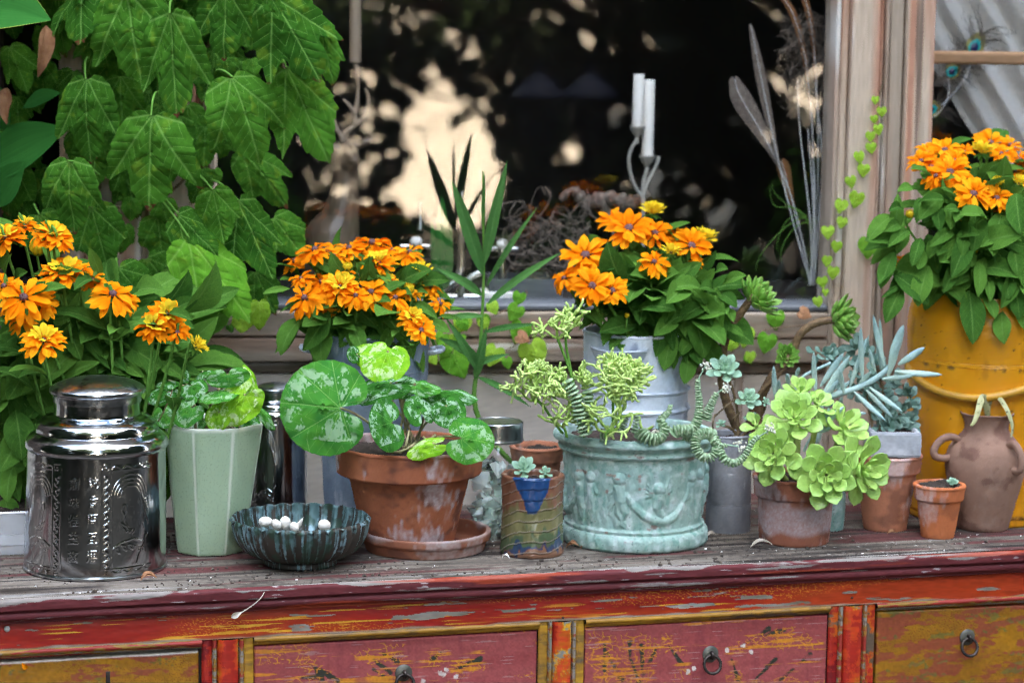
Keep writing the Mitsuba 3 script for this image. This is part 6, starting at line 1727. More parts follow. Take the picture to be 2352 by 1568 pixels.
def bud(plant, c, axis, r):
    key = numbered(plant + '__bud'); a = unit(axis)
    e1 = unit(np.cross(a, [0.3, 0.1, 0.94])); e2 = np.cross(a, e1)
    for i in range(14):
        g = i * 2 * math.pi / 14
        d = e1 * math.cos(g) + e2 * math.sin(g)
        put('petal', leaf(c + d * r * 0.7 - a * r * 0.2, c + d * r * 0.55 + a * r * 1.15, r * 0.42, d, 0.22, 0.2, 0.5, 0.6, 3, 6), 'mat_petal_yellow', key)
    for i in range(9):
        g = i * 2 * math.pi / 9 + 0.2
        d = e1 * math.cos(g) + e2 * math.sin(g)
        put('bract', leaf(c + d * r * 0.3 - a * r * 0.5, c + d * r * 1.25 + a * r * 0.25, r * 0.5, d, 0.15, 0.2, 0.4, 1.0, 3, 5), 'mat_coneflower_leaf', key)
    v, f = ellipsoid(c, (r * 0.72, r * 0.72, r * 0.8), 2)
    put('core', (v, f), 'mat_petal_yellow', key)


def stem_to(plant, c, axis, foot, r=0.0016):
    a = unit(axis)
    L = np.linalg.norm(np.asarray(c) - foot)
    p = path([c - a * 0.002, c - a * min(0.02, L * 0.25) + [0, 0, -0.006], np.asarray(c) * 0.45 + np.asarray(foot) * 0.55 + (np.asarray(c) - foot) * [0.16, 0.16, 0], foot], 16)
    put('stem', tube(p, np.linspace(r, r * 1.35, 16), 7), 'mat_stem', plant)
    return p


def cone_leaf(plant, b, t, w, n, bulge=None, m='mat_coneflower_leaf'):
    rr = random.Random(int(LID[0]) * 3 + 5)
    put('leaf', leaf(b, t, w, n, bulge if bulge is not None else rr.uniform(0.06, 0.2), rr.uniform(0.08, 0.30), rr.uniform(0.46, 0.60), rr.uniform(0.62, 0.85), 7, 13, rr.uniform(0.01, 0.05), twist=rr.uniform(-0.25, 0.25)), m, plant)


def coneflower(label, cv_fl, flowers, buds, cv_lf, leaves, C, z0, Y0, fill, group='orange coneflower plants in old vessels'):
    """flowers: (crop, x, y, diameter px, distance offset, axis, style); leaves: (x0, y0, x1, y1, w); fill: (n, rmax, zlo, zhi, len, seed, side)"""
    pl = thing('coneflower', label, 'flower', group)
    foot = np.array([C[0], C[1], z0])
    rr = random.Random(fill[5])
    for cv, x, y, dpx, dy, ax, st in flowers:
        c = P3(cv, x, y, Y0 + dy)
        bloom(pl, c, ax, size(cv, dpx, Y0 + dy), st, rr.choice((14, 15, 16, 17)))
        ft = foot + [rr.uniform(-1, 1) * fill[1] * 0.25, rr.uniform(-1, 1) * fill[1] * 0.2, -0.01]
        p = stem_to(pl, c, ax, ft)
        for q in range(2):
            s = p[rr.choice((4, 6, 8, 10))]
            g = rr.uniform(0, 6.28)
            d = unit([math.cos(g), math.sin(g), rr.uniform(0.0, 0.7)])
            l = rr.uniform(0.6, 1.0) * fill[4]
            cone_leaf(pl, s, s + d * l, l * rr.uniform(0.3, 0.42), [0, -0.4, 1] + np.array([rr.uniform(-.4, .4), 0, 0]))
    for cv, x, y, r, dy, ax in buds:
        c = P3(cv, x, y, Y0 + dy)
        bud(pl, c, ax, size(cv, r, Y0 + dy)); stem_to(pl, c, ax, foot + [rr.uniform(-.02, .02), rr.uniform(-.02, .02), -0.01], 0.0013)
    for i, L in enumerate(leaves):
        x0, y0, x1, y1, w = L[:5]
        dy = L[5] if len(L) > 5 else 0.0
        yb = Y0 - fill[1] * (0.85 if cv_lf is y5 else 0.62) + dy; yt = yb - 0.012
        cone_leaf(pl, P3(cv_lf, x0, y0, yb + 0.012), P3(cv_lf, x1, y1, yt), size(cv_lf, w, yb), facing(rr.uniform(-.35, .35), rr.uniform(0.3, 0.75)), 0.08 + rr.uniform(0, 0.10))
    n, R, zl, zh, ln, sd, side = fill
    for i in range(n):
        h = zl + (zh - zl) * rr.random() ** 0.8
        q = (h - zl) / (zh - zl)
        g = rr.uniform(0, 6.28)
        r0 = R * rr.uniform(0.05, 0.45); l = ln * rr.uniform(0.65, 1.1)
        el = (q - 0.62) * 1.7 + rr.uniform(-0.4, 0.4)
        d = np.array([math.cos(g), math.sin(g), 0]); off = np.array([side * R * rr.uniform(0, 0.7), 0, 0])
        b = np.array([C[0], C[1], h]) + d * r0 + off
        t = b + d * l * math.cos(el) + [0, 0, l * math.sin(el)]
        cone_leaf(pl, b, t, l * rr.uniform(0.36, 0.50), d * (0.75 + 0.3 * rr.random()) + [0, -0.25, 0.55], rr.uniform(0.08, 0.2))
    return pl


UPF = lambda nx=0.0, f=0.35: (nx, -f, 1.0)
Yb = C_BUC[1]
coneflower('orange coneflower in the blue grey bucket behind the largest clay pot', c2, [
    (c2, 152, 1092, 200, -0.02, UPF(-.15, .25), 1), (c2, 65, 1140, 150, 0.0, UPF(-.4, .2), 1), (c2, 95, 1215, 130, -0.04, UPF(-.5, .4), 1), (c2, 300, 1085, 190, 0.02, UPF(0, .15), 1), (c2, 400, 1062, 215, 0.03, UPF(.05, .1), 1), (c2, 563, 1103, 170, 0.0, UPF(.15, .2), 1),
    (c2, 432, 1150, 180, -0.04, UPF(0, .35), 3), (c2, 612, 1188, 140, -0.03, UPF(.2, .3), 2), (c2, 110, 1300, 200, -0.08, UPF(-.5, .9), 1), (c2, 260, 1255, 210, -0.07, UPF(0, .8), 3), (c2, 395, 1275, 200, -0.08, UPF(.1, .8), 1), (c2, 500, 1300, 170, -0.08, UPF(.4, .7), 1),
    (c2, 655, 1250, 130, -0.02, UPF(.6, .5), 1), (c2, 695, 1325, 130, -0.04, UPF(.7, .6), 1), (c2, 575, 1390, 150, -0.10, UPF(.2, 1.0), 3), (c2, 612, 1440, 150, -0.11, UPF(.5, 1.2), 0), (c2, 200, 1320, 150, -0.06, UPF(-.1, .9), 1), (c2, 340, 1205, 140, -0.01, UPF(0, .5), 1), (c2, 235, 1120, 160, 0.0, UPF(-.05, .2), 1), (c2, 490, 1095, 150, 0.02, UPF(.1, .15), 1), (c2, 180, 1230, 150, -0.03, UPF(-.2, .6), 1), (c2, 330, 1290, 160, -0.085, UPF(.05, .9), 1), (c2, 455, 1235, 150, -0.05, UPF(.2, .6), 3), (c2, 560, 1260, 140, -0.05, UPF(.4, .6), 1)],
    [(c2, 295, 1165, 22, -0.05, (0, -.2, 1)), (c2, 560, 1260, 24, -0.06, (0, -.3, 1))], z8,
    [(880, 1080, 500, 1220, 190), (1270, 1140, 890, 1180, 220), (1340, 915, 1395, 1335, 165), (1510, 1080, 1625, 1395, 190), (850, 1140, 740, 1290, 90), (905, 1180, 860, 1325, 90), (530, 1040, 330, 1200, 120), (340, 1165, 125, 1495, 60), (1240, 1215, 1440, 1400, 150), (1000, 870, 940, 1030, 170, .03),
     (1720, 890, 2005, 1085, 120), (1890, 1100, 2145, 1250, 140), (1340, 560, 1185, 640, 110), (1345, 560, 1470, 725, 120), (735, 750, 180, 1010, 70), (300, 740, -20, 800, 90), (1750, 800, 1895, 800, 80), (1640, 720, 1620, 590, 70), (1100, 1080, 1160, 960, 150, .02), (1180, 1100, 1150, 1290, 130, .02),
     (1450, 1100, 1500, 1300, 110, .02), (1700, 960, 1560, 1010, 120, .03), (600, 660, 560, 780, 120, .06), (1120, 640, 1080, 560, 70), (1380, 1280, 1440, 1420, 120), (420, 1180, 540, 1260, 110), (2000, 1070, 2300, 1110, 60)],
    C_BUC, TOP + H_BUC - 0.02, Yb, (85, 0.090, TOP + H_BUC - 0.01, TOP + H_BUC + 0.07, 0.062, 101, 0.0))
Yp = C_PIT[1]
coneflower('orange coneflower in the pale galvanised pitcher behind the relief planter', y1, [
    (y1, 790, 250, 440, -0.01, UPF(0, .75), 0), (y1, 665, 185, 330, 0.03, UPF(-.2, .45), 0), (y1, 1010, 290, 350, 0.0, UPF(.15, .75), 0), (y1, 990, 110, 300, 0.02, UPF(.1, .25), 2), (y1, 1320, 400, 400, -0.01, UPF(.35, .9), 0), (y1, 1440, 330, 280, 0.03, UPF(.3, .3), 2),
    (y1, 1005, 535, 330, -0.05, UPF(.1, .8), 1), (y1, 1150, 450, 230, -0.03, UPF(.1, .4), 2), (y1, 420, 480, 470, -0.03, UPF(-.1, .65), 0), (y1, 245, 670, 290, -0.05, UPF(-.8, .9), 1), (y1, 480, 735, 390, -0.08, UPF(0, 1.5), 0), (y1, 645, 775, 330, -0.08, UPF(.2, 1.4), 0), (y1, 790, 640, 220, -0.03, UPF(.3, .8), 1),
    (y1, 1370, 545, 180, 0.0, UPF(.3, .6), 1), (y1, 1190, 310, 240, 0.02, UPF(.2, .6), 0), (y1, 570, 600, 260, -0.02, UPF(0, .8), 1)],
    [(y1, 1150, 850, 26, -0.06, (0, -.6, 1)), (y1, 775, 985, 22, -0.07, (0, -.6, 1))], y1,
    [(610, 1040, 572, 1238, 125), (640, 1000, 722, 1150, 90), (735, 1070, 718, 1280, 115), (865, 1080, 770, 1172, 85), (1085, 1020, 1020, 1335, 155), (1160, 978, 1170, 1285, 85), (1185, 1070, 1092, 1452, 175), (1330, 915, 1435, 1345, 215), (1210, 1000, 1275, 1165, 75), (1295, 1300, 1262, 1568, 150), (1300, 1180, 1405, 1405, 130),
     (1400, 890, 1560, 1145, 165), (1310, 742, 1582, 1025, 135), (1590, 722, 1795, 642, 115), (1535, 610, 1640, 585, 105), (1560, 800, 1715, 912, 125), (1600, 1060, 1775, 1162, 85), (950, 900, 1230, 950, 160), (1110, 742, 1275, 620, 135), (430, 955, 560, 1062, 155), (420, 390, 560, 330, 120, .05), (700, 565, 805, 480, 100, .03),
     (1230, 760, 1292, 895, 95), (1360, 800, 1440, 890, 160), (480, 930, 640, 1000, 120, .03), (860, 860, 900, 1060, 170, .04), (1050, 820, 980, 960, 160, .03), (1180, 600, 1110, 740, 130, .04), (1460, 700, 1330, 640, 150, .04), (1560, 1000, 1600, 1190, 120), (1450, 980, 1540, 1190, 140, .02), (1600, 920, 1680, 1040, 100), (780, 800, 740, 1000, 150, .04)],
    C_PIT, TOP + H_PIT - 0.02, Yp, (110, 0.085, TOP + H_PIT - 0.01, TOP + H_PIT + 0.065, 0.066, 202, 0.40))
Yy = C_YEL[1]
coneflower('tall orange coneflower in the yellow can at the right edge', y5, [
    (y5, 490, 158, 270, 0.0, UPF(0, .8), 0), (y5, 380, 170, 200, 0.03, UPF(-.2, .5), 0), (y5, 335, 230, 220, -0.02, UPF(-.5, .7), 0), (y5, 525, 305, 310, -0.05, UPF(0, .85), 0), (y5, 400, 270, 220, -0.03, UPF(-.2, .7), 0), (y5, 685, 452, 300, -0.08, UPF(0, .9), 0), (y5, 840, 480, 260, -0.08, UPF(.15, .8), 0),
    (y5, 745, 165, 230, -0.01, UPF(0, .3), 2), (y5, 800, 105, 250, 0.05, UPF(.1, .7), 0), (y5, 930, 120, 180, 0.04, UPF(.3, .6), 0), (y5, 960, 300, 220, 0.0, UPF(.2, .5), 1), (y5, 990, 380, 180, -0.05, UPF(.3, .4), 2), (y5, 900, 550, 170, -0.07, UPF(.3, .9), 1), (y5, 1010, 520, 160, -0.03, UPF(.5, .7), 0), (y5, 200, 905, 130, -0.06, UPF(-.6, 1.2), 1), (y5, 620, 170, 180, 0.05, UPF(0, .5), 0),
    (y5, 1090, 240, 260, 0.02, UPF(.2, .7), 0), (y5, 1120, 460, 260, -0.04, UPF(.3, .8), 0), (y5, 560, 230, 220, -0.02, UPF(.1, .8), 0), (y5, 430, 330, 220, -0.06, UPF(-.1, .9), 1), (y5, 610, 340, 200, -0.05, UPF(.2, .8), 1), (y5, 760, 430, 200, -0.07, UPF(.1, .9), 0), (y5, 870, 180, 200, 0.0, UPF(.1, .6), 0), (y5, 1000, 220, 190, 0.02, UPF(.2, .6), 0)],
    [(y5, 850, 370, 42, -0.06, (0, -.3, 1)), (y5, 258, 585, 30, -0.08, (-.2, -.6, 1)), (y5, 690, 830, 26, -0.08, (0, -.8, 1)), (y5, 610, 615, 22, -0.07, (0, -.8, 1)), (y5, 900, 690, 26, -0.08, (0, -.6, 1))], y5,
    [(385, 930, 310, 1205, 150), (205, 1068, 90, 1318, 140), (155, 830, 58, 1085, 120), (720, 895, 716, 1140, 100), (655, 870, 520, 1025, 95), (775, 985, 795, 1175, 75), (655, 1095, 682, 1458, 180), (740, 1130, 835, 1285, 105), (875, 1230, 892, 1458, 130), (622, 685, 612, 868, 100), (545, 690, 385, 800, 95), (490, 800, 440, 860, 80),
     (330, 740, 270, 935, 95), (335, 800, 312, 955, 95), (250, 690, 105, 805, 95), (565, 880, 480, 1115, 110), (790, 790, 815, 865, 85), (960, 815, 985, 1005, 120), (900, 1000, 925, 1160, 130), (965, 1080, 995, 1290, 120), (805, 740, 725, 805, 80), (270, 400, 170, 425, 75), (590, 560, 485, 550, 70), (890, 700, 1015, 765, 75), (640, 1000, 520, 1125, 120, .02),
     (1010, 900, 1040, 1100, 130), (1000, 1180, 1030, 1360, 100), (200, 540, 110, 560, 80), (180, 640, 80, 700, 90), (470, 650, 500, 760, 80, .02), (840, 900, 860, 1040, 110, .02), (700, 640, 780, 600, 70), (330, 470, 300, 640, 90, .03), (230, 1050, 60, 1150, 40)],
    C_YEL, TOP + H_YEL - 0.02, Yy, (230, 0.125, TOP + H_YEL - 0.015, TOP + H_YEL + 0.115, 0.066, 303, 0.0))
Yw = 2.93
coneflower('orange coneflower at the left edge behind the large tea tin', z7, [
    (c1, 25, 1040, 190, -0.10, UPF(-.1, .5), 3), (c1, 225, 1028, 200, -0.10, UPF(.3, .55), 3), (c1, 110, 990, 130, -0.07, UPF(0, .3), 3), (c1, 280, 1190, 245, -0.12, UPF(.05, .35), 3), (c1, 105, 1300, 270, -0.16, UPF(-.1, 1.0), 1), (c1, 20, 1250, 180, -0.14, UPF(-.4, .8), 1), (c1, 490, 1285, 235, -0.13, UPF(.25, .6), 1), (c1, 405, 1220, 130, -0.10, UPF(-.2, .4), 1),
    (c1, 725, 1375, 200, -0.16, UPF(.6, 1.1), 3), (c1, 668, 1425, 170, -0.18, UPF(.2, 1.0), 3), (c1, 850, 1510, 130, -0.20, UPF(.9, .6), 2), (c1, 192, 1490, 220, -0.19, UPF(0, .55), 3), (c1, 95, 1400, 150, -0.15, UPF(-.2, .7), 1), (c1, 350, 1180, 150, -0.10, UPF(.1, .5), 1), (c1, 60, 1330, 170, -0.13, UPF(-.3, .8), 1), (c1, 545, 1310, 150, -0.12, UPF(.5, .6), 1), (c1, 185, 1320, 170, -0.14, UPF(.2, .9), 1), (c1, 260, 1050, 140, -0.11, UPF(.4, .5), 1), (c1, 770, 1450, 130, -0.17, UPF(.5, 1.0), 0)],
    [(c1, 165, 1085, 36, -0.04, (0, -.5, 1)), (c1, 222, 1350, 25, -0.06, (0, -.5, 1)), (c1, 0, 1520, 30, -0.08, (0, -.5, 1))], z7,
    [(255, 580, 650, 555, 85, -.02), (800, 610, 700, 370, 95), (870, 800, 850, 1135, 130), (1100, 950, 850, 1130, 95), (600, 940, 825, 1030, 95), (640, 1045, 865, 1325, 80), (555, 1030, 640, 1255, 150), (370, 1430, 800, 1262, 115), (590, 870, 440, 1045, 150), (245, 880, -20, 975, 140), (220, 835, 330, 985, 170), (430, 705, 545, 745, 100), (-40, 1190, 165, 1205, 130),
     (200, 1340, 60, 1565, 150), (385, 1445, 160, 1530, 115), (130, 1060, -10, 1180, 150), (30, 560, 90, 420, 130), (120, 620, 220, 560, 110), (1150, 1240, 1210, 1425, 95), (1240, 1268, 1460, 1400, 115), (1130, 1345, 1205, 1485, 95), (1280, 1190, 1395, 1180, 75), (980, 1290, 1130, 1390, 100), (870, 1250, 990, 1340, 90), (560, 1180, 470, 1340, 160, .02), (420, 1100, 330, 1290, 170, .03),
     (740, 880, 700, 1010, 130, .03), (640, 800, 560, 880, 130, .03), (1000, 1150, 1120, 1290, 120, .02), (700, 1140, 780, 1230, 120, .02), (160, 1180, 260, 1340, 150, .02), (60, 1240, 130, 1390, 150, .02), (330, 860, 300, 760, 120, .03), (1000, 960, 960, 1100, 130, .02), (500, 760, 640, 830, 120, .03),
     (120, 1640, 170, 2040, 250), (30, 1560, -60, 1700, 170), (280, 1740, 320, 1960, 150, -.01), (110, 2080, 60, 2370, 180), (40, 2330, 100, 2560, 200, .02), (330, 1930, 190, 2090, 120), (220, 1990, 60, 2160, 190, .03), (320, 1600, 220, 1720, 130, .02)],
    (-0.46, 2.93), TOP + H_WHT - 0.03, Yw, (230, 0.16, TOP + 0.08, TOP + 0.275, 0.076, 404, 0.12))

def leaf_mass(pl, cv, rects, n, Y, ln, seed, down=1.0):
    """more leaves of a plant within the given parts of its outline, hanging and facing outwards"""
    rr = random.Random(seed)
    area = [(r[2] - r[0]) * (r[3] - r[1]) for r in rects]
    for i in range(n):
        x0, y0, x1, y1_ = rr.choices(rects, area)[0]
        Yq_ = Y + rr.uniform(0.0, 0.07)
        b = P3(cv, rr.uniform(x0, x1), rr.uniform(y0, y1_), Yq_)
        l = ln * rr.uniform(0.65, 1.15)
        t_ = b + unit([rr.uniform(-.9, .9), -rr.uniform(0.1, .7), -down * rr.uniform(-.25, 1.0)]) * l
        cone_leaf(pl, b, t_, l * rr.uniform(0.38, 0.52), [rr.uniform(-.5, .5), -0.8, rr.uniform(.3, 1.0)], rr.uniform(0.06, 0.18))


leaf_mass('coneflower_003', z7, [(-60, 1150, 200, 2100), (-60, 900, 700, 1330), (300, 700, 1000, 1250), (900, 1050, 1350, 1420)], 150, 2.86, 0.072, 51)
leaf_mass('coneflower', z8, [(420, 900, 1900, 1180)], 34, C_BUC[1] - 0.07, 0.056, 52)
leaf_mass('coneflower_001', y1, [(760, 760, 1450, 1080), (1100, 740, 1640, 1150)], 40, C_PIT[1] - 0.06, 0.060, 53)
leaf_mass('coneflower_002', y5, [(130, 430, 1030, 1050)], 80, C_YEL[1] - 0.10, 0.056, 54)

# ---- cyclamens
CYC = closed_curve([(0.0, 0.02), (0.07, -0.20), (0.16, -0.36), (0.34, -0.40), (0.55, -0.26), (0.69, 0.0), (0.72, 0.30), (0.63, 0.60), (0.42, 0.85), (0.16, 0.98), (0, 1.0), (-0.16, 0.98), (-0.42, 0.85), (-0.63, 0.60), (-0.72, 0.30), (-0.69, 0.0), (-0.55, -0.26), (-0.34, -0.40), (-0.16, -0.36), (-0.07, -0.20)], 120, 40, 0.022)
CYV = (0, 0.6, -0.6, 1.25, -1.25, 2.0, -2.0)


def cyc(parent, cv, b, t, w, Y, m, n=(0, 0.5), tY=0.0, foot=None, fold=0.25, cup=0.25):
    B, Tp = P3(cv, *b, Y), P3(cv, *t, Y + tY)
    put('leaf', polar_leaf(B, Tp, size(cv, w, Y), facing(n[0], n[1]), CYC, (0, 0.30), 14, quilt(fold, cup, LID[0] * 0.9, 0.9, veins=CYV)), m, parent)
    if foot is not None:
        put('stalk', tube(path([B + [0, 0.002, 0], (B + foot) / 2 + [0, 0.004, 0.01], foot], 10), 0.0014, 6), 'mat_cyc_stalk', parent)


mat('mat_cyc_stalk', lambda p, n, uv: mix((0.30, 0.20, 0.12), (0.34, 0.36, 0.16), noise(p.x * 90, p.y * 90, p.z * 90)), 0.5)
cy = thing('cyclamen', 'cyclamen with silver patterned leaves in the largest clay pot', 'plant')
Yc = C_BIG[1]
ft = C_BIG + [0, 0, H_BIG * 0.9]
for b, t, w, Y, m, n, tY in [((395, 430), (95, 400), 480, Yc - 0.085, 'mat_cyclamen_big', (-.15, .25), 0.0), ((640, 215), (455, 150), 160, Yc - 0.0, 'mat_cyclamen_lime', (.4, .1), 0), ((625, 150), (575, 288), 250, Yc - 0.02, 'mat_cyclamen_lime', (0, .45), -0.03), ((640, 305), (430, 365), 150, Yc - 0.05, 'mat_cyclamen', (-.2, .75), 0), ((645, 500), (535, 530), 290, Yc - 0.088, 'mat_cyclamen', (-.15, .5), 0),
                             ((790, 455), (745, 360), 150, Yc - 0.06, 'mat_cyclamen', (.2, .5), 0.02), ((915, 420), (965, 518), 175, Yc - 0.07, 'mat_cyclamen', (.1, .45), -0.01), ((985, 575), (1150, 600), 245, Yc - 0.092, 'mat_cyclamen_big', (.2, .45), 0), ((850, 345), (1062, 372), 110, Yc - 0.04, 'mat_cyclamen', (.1, 1.0), -0.02), ((690, 330), (770, 300), 120, Yc - 0.02, 'mat_cyclamen', (0, .9), 0),
                             ((850, 605), (715, 655), 110, Yc - 0.088, 'mat_cyclamen_lime', (-.1, .8), 0), ((470, 165), (425, 175), 90, Yc + 0.0, 'mat_cyclamen', (-.2, .2), 0), ((760, 310), (880, 340), 100, Yc - 0.03, 'mat_cyclamen_big', (0, 1.0), -.02)]:
    cyc(cy, c5, b, t, w, Y, m, n, tY, ft + [rnd.uniform(-.025, .025), rnd.uniform(-.02, .02), 0])
for x0, y0, x1, y1_ in ((700, 620, 860, 560), (760, 640, 950, 600), (800, 570, 920, 610), (620, 640, 760, 600), (730, 540, 700, 640)):
    put('stalk', tube(path([P3(c5, x0, y0, Yc - 0.06), P3(c5, (x0 + x1) / 2, (y0 + y1_) / 2 + 20, Yc - 0.07), P3(c5, x1, y1_, Yc - 0.06)], 10), 0.0015, 6), 'mat_cyc_stalk', cy)
cy2 = thing('cyclamen', 'small cyclamen with bright yellow green leaves in the pale green vase', 'plant')
Yv = C_VASE[1]
ft = C_VASE + [0.012, 0, H_VASE - 0.015]
for b, t, w, Y, m, n, tY in [((1228, 440), (1250, 610), 590, Yv - 0.05, 'mat_cyclamen_big', (0, .5), 0), ((1090, 670), (1120, 790), 540, Yv - 0.045, 'mat_cyclamen_big', (0, .9), -.03), ((1480, 740), (1180, 1080), 560, Yv - 0.055, 'mat_cyclamen_lime', (.1, .6), 0), ((1090, 1015), (1010, 1235), 350, Yv - 0.055, 'mat_cyclamen_lime', (-.1, .4), 0), ((690, 920), (470, 1110), 420, Yv - 0.05, 'mat_cyclamen_big', (-.2, .7), 0),
                             ((700, 600), (830, 725), 400, Yv - 0.03, 'mat_cyclamen', (.3, .8), -.01), ((330, 700), (90, 800), 280, Yv - 0.03, 'mat_cyclamen', (-.3, .5), 0), ((290, 1010), (340, 1205), 310, Yv - 0.05, 'mat_cyclamen_big', (-.2, .4), 0), ((350, 530), (330, 620), 310, Yv - 0.01, 'mat_cyclamen', (0, 1.0), -.02), ((520, 690), (560, 810), 220, Yv - 0.02, 'mat_cyclamen', (0, .5), 0),
                             ((1690, 950), (1900, 1200), 170, Yv - 0.04, 'mat_cyclamen_big', (.4, .5), 0), ((860, 1120), (820, 1230), 120, Yv - 0.045, 'mat_cyclamen_big', (-.3, .3), 0), ((850, 400), (930, 440), 260, Yv + 0.0, 'mat_cyclamen', (0, 1.0), -.02), ((1500, 460), (1640, 760), 260, Yv - 0.03, 'mat_cyclamen_lime', (.4, .4), 0), ((1460, 1130), (1680, 1170), 260, Yv - 0.01, 'mat_cyclamen', (.2, .9), 0), ((560, 480), (640, 420), 220, Yv + 0.01, 'mat_cyclamen', (0, .8), 0)]:
    t = (t[0] + (t[0] - b[0]) * 0.18, t[1] + (t[1] - b[1]) * 0.18)
    cyc(cy2, z4, b, t, w * 1.12, Y, m, n, tY, ft + [rnd.uniform(-.03, .03), rnd.uniform(-.02, .02), 0])
put('dry_stalk', tube(path([P3(z4, 210, 1130, Yv - .06), P3(z4, 330, 900, Yv - .07), P3(z4, 420, 660, Yv - .05)], 10), 0.0006, 5), 'mat_vine_stem', cy2)

# ---- succulents
def rosette(plant, c, axis, R, n, m, lw=0.42, th=0.14, lo=0.15, hi=1.35, cup=0.35, peak=0.66, name='rosette', inner=0.30, tall=0.25, droop=0.0):
    key = numbered(plant + '__' + name); a = unit(axis)
    e1 = unit(np.cross(a, [0.3, 0.12, 0.94])); e2 = np.cross(a, e1)
    rr = random.Random(int(LID[0]) + 5)
    for i in range(n):
        q = i / (n - 1)                                                          # 0 innermost
        g = i * 2.39996
        el = hi + (lo - hi) * q ** 0.8 + rr.uniform(-.08, .08)
        l = R * (inner + (1 - inner) * q ** 0.7) * rr.uniform(0.92, 1.06)
        d = e1 * math.cos(g) + e2 * math.sin(g)
        b = c + a * (R * tall * (1 - q)) + d * R * 0.06
        t = b + (d * math.cos(el) + a * math.sin(el)) * l
        nn = a * math.cos(el) - d * math.sin(el)
        put('leaf', fleshy(b, t, l * lw * (1.1 if q > 0.5 else 1.0), max(l * th, 0.0012), nn, 0.10 + droop, peak, 0.75, 9, 10, cup), m, key)
    return key


ae = thing('succulent', 'bright green rosette succulent with several heads in the whitened terracotta pot', 'succulent')
Ya = C_AEO[1]
fa = C_AEO + [0, 0, H_AEO * 0.86]
heads = [((390, 880), 235, -0.035, (-.1, -.85, .65), 24), ((225, 1165), 235, -0.055, (-.4, -1.0, .35), 24), ((645, 1335), 265, -0.068, (.0, -1.0, .2), 26), ((945, 1290), 275, -0.045, (.6, -.8, .1), 24), ((790, 960), 240, -0.005, (.35, -.7, .7), 18), ((440, 680), 170, 0.015, (-.1, -.5, .9), 16), ((590, 780), 150, 0.0, (.2, -.6, .8), 14), ((100, 950), 140, 0.0, (-.4, -.7, .6), 11)]
for (x, y), r, dy, ax, n in heads:
    c = P3(y4, x, y, Ya + dy)
    R = size(y4, r, Ya + dy) * 1.08
    rosette(ae, c - unit(ax) * R * 0.22, ax, R, int(n * 0.85), 'mat_aeonium', 0.54, 0.13, 0.12, 1.28, 0.38, 0.70, inner=0.42)
    put('stem', tube(path([c - unit(ax) * R * 0.2, (c + fa) / 2 + np.array([(c - fa)[0] * 0.25, 0.006, 0]), fa + [(c - fa)[0] * 0.2, rnd.uniform(-.01, .01), 0]], 14), np.linspace(0.0032, 0.0038, 14), 9), 'mat_flesh_stem', ae)
mat('mat_flesh_stem', lambda p, n, uv: mix((0.22, 0.30, 0.05), (0.32, 0.36, 0.09), noise(p.x * 120, p.y * 120, p.z * 60)), 0.5)
for i in range(26):                                                              # withered leaves on the soil of that pot
    g, q = rnd.uniform(0, 6.28), rnd.uniform(0.1, 0.95) * 0.036
    b = fa + [q * math.cos(g), q * math.sin(g), rnd.uniform(0.004, 0.012)]
    d = unit([rnd.uniform(-1, 1), rnd.uniform(-1, .3), rnd.uniform(-.2, .9)])
    put('withered_leaf', leaf(b, b + d * rnd.uniform(0.010, 0.02), 0.006, (rnd.uniform(-1, 1), -.5, 1), 0.2, 0.5, 0.6, 0.7, 3, 6), 'mat_dry_leaf', ae)

ar = thing('succulent', 'succulent with closed green heads on long bare brown stems before the window', 'succulent')
Yr = 3.03
for (cv, x, y, r, ax, st) in ((c3, 715, 1275, 100, (.75, -.35, .8), [(650, 1312), (590, 1395), (548, 1470), (530, 1640), (620, 1900)]), (c3, 1085, 1395, 98, (1.0, -.45, .15), [(1010, 1393), (930, 1410), (865, 1465), (830, 1540), (735, 1660), (690, 1900)]), (c3, 818, 1545, 52, (.1, -1, .25), [(815, 1570), (770, 1640), (690, 1720), (660, 1900)])):
    c = P3(cv, x, y, Yr); R = size(cv, r, Yr)
    rosette(ar, c - unit(ax) * R * 0.75, ax, R * 1.35, 40, 'mat_aeonium_green', 0.34, 0.09, 0.45, 1.45, 0.35, 0.62, 'head', 0.5, 0.25)
    put('stem', tube(path([c - unit(ax) * R * 0.5] + [P3(cv, *q, Yr + 0.004 * i) for i, q in enumerate(st)], 40), np.linspace(R * 0.16, R * 0.21, 40), 10), 'mat_brown_stem', ar)
ec = thing('succulent', 'pale blue green rosette succulent spilling out of the grey metal can', 'succulent')
Ye = C_CAN[1]
fe = C_CAN + [0, 0, H_CAN - 0.012]
for x, y, r, ax, n in ((590, 470, 185, (-.1, -.8, .7), 18), (820, 765, 140, (.05, -.8, .7), 18), (1000, 795, 58, (.4, -.7, .6), 12), (560, 1010, 70, (-.1, -.5, 1), 12), (860, 950, 90, (.3, -.6, .5), 9)):
    c = P3(y3, x, y, Ye - 0.01); R = size(y3, r, Ye)
    rosette(ec, c - unit(ax) * R * 0.2, ax, R, n, 'mat_echeveria', 0.52, 0.16, 0.12, 1.3, 0.32, 0.66)
    put('stem', tube(path([c - unit(ax) * R * 0.2, (c + fe) / 2 + [0.012, 0.01, 0], fe + [rnd.uniform(-.01, .01), 0, 0]], 16), 0.0018, 7), 'mat_vine_stem', ec)
for x0, y0, x1, y1_ in ((500, 940, 700, 770), (660, 1000, 740, 900), (480, 1080, 500, 920), (620, 610, 710, 560)):
    put('stem', tube(path([P3(y3, x0, y0, Ye), P3(y3, (x0 + x1) / 2 - 10, (y0 + y1_) / 2, Ye - 0.01), P3(y3, x1, y1_, Ye)], 10), 0.0011, 6), 'mat_vine_stem', ec)

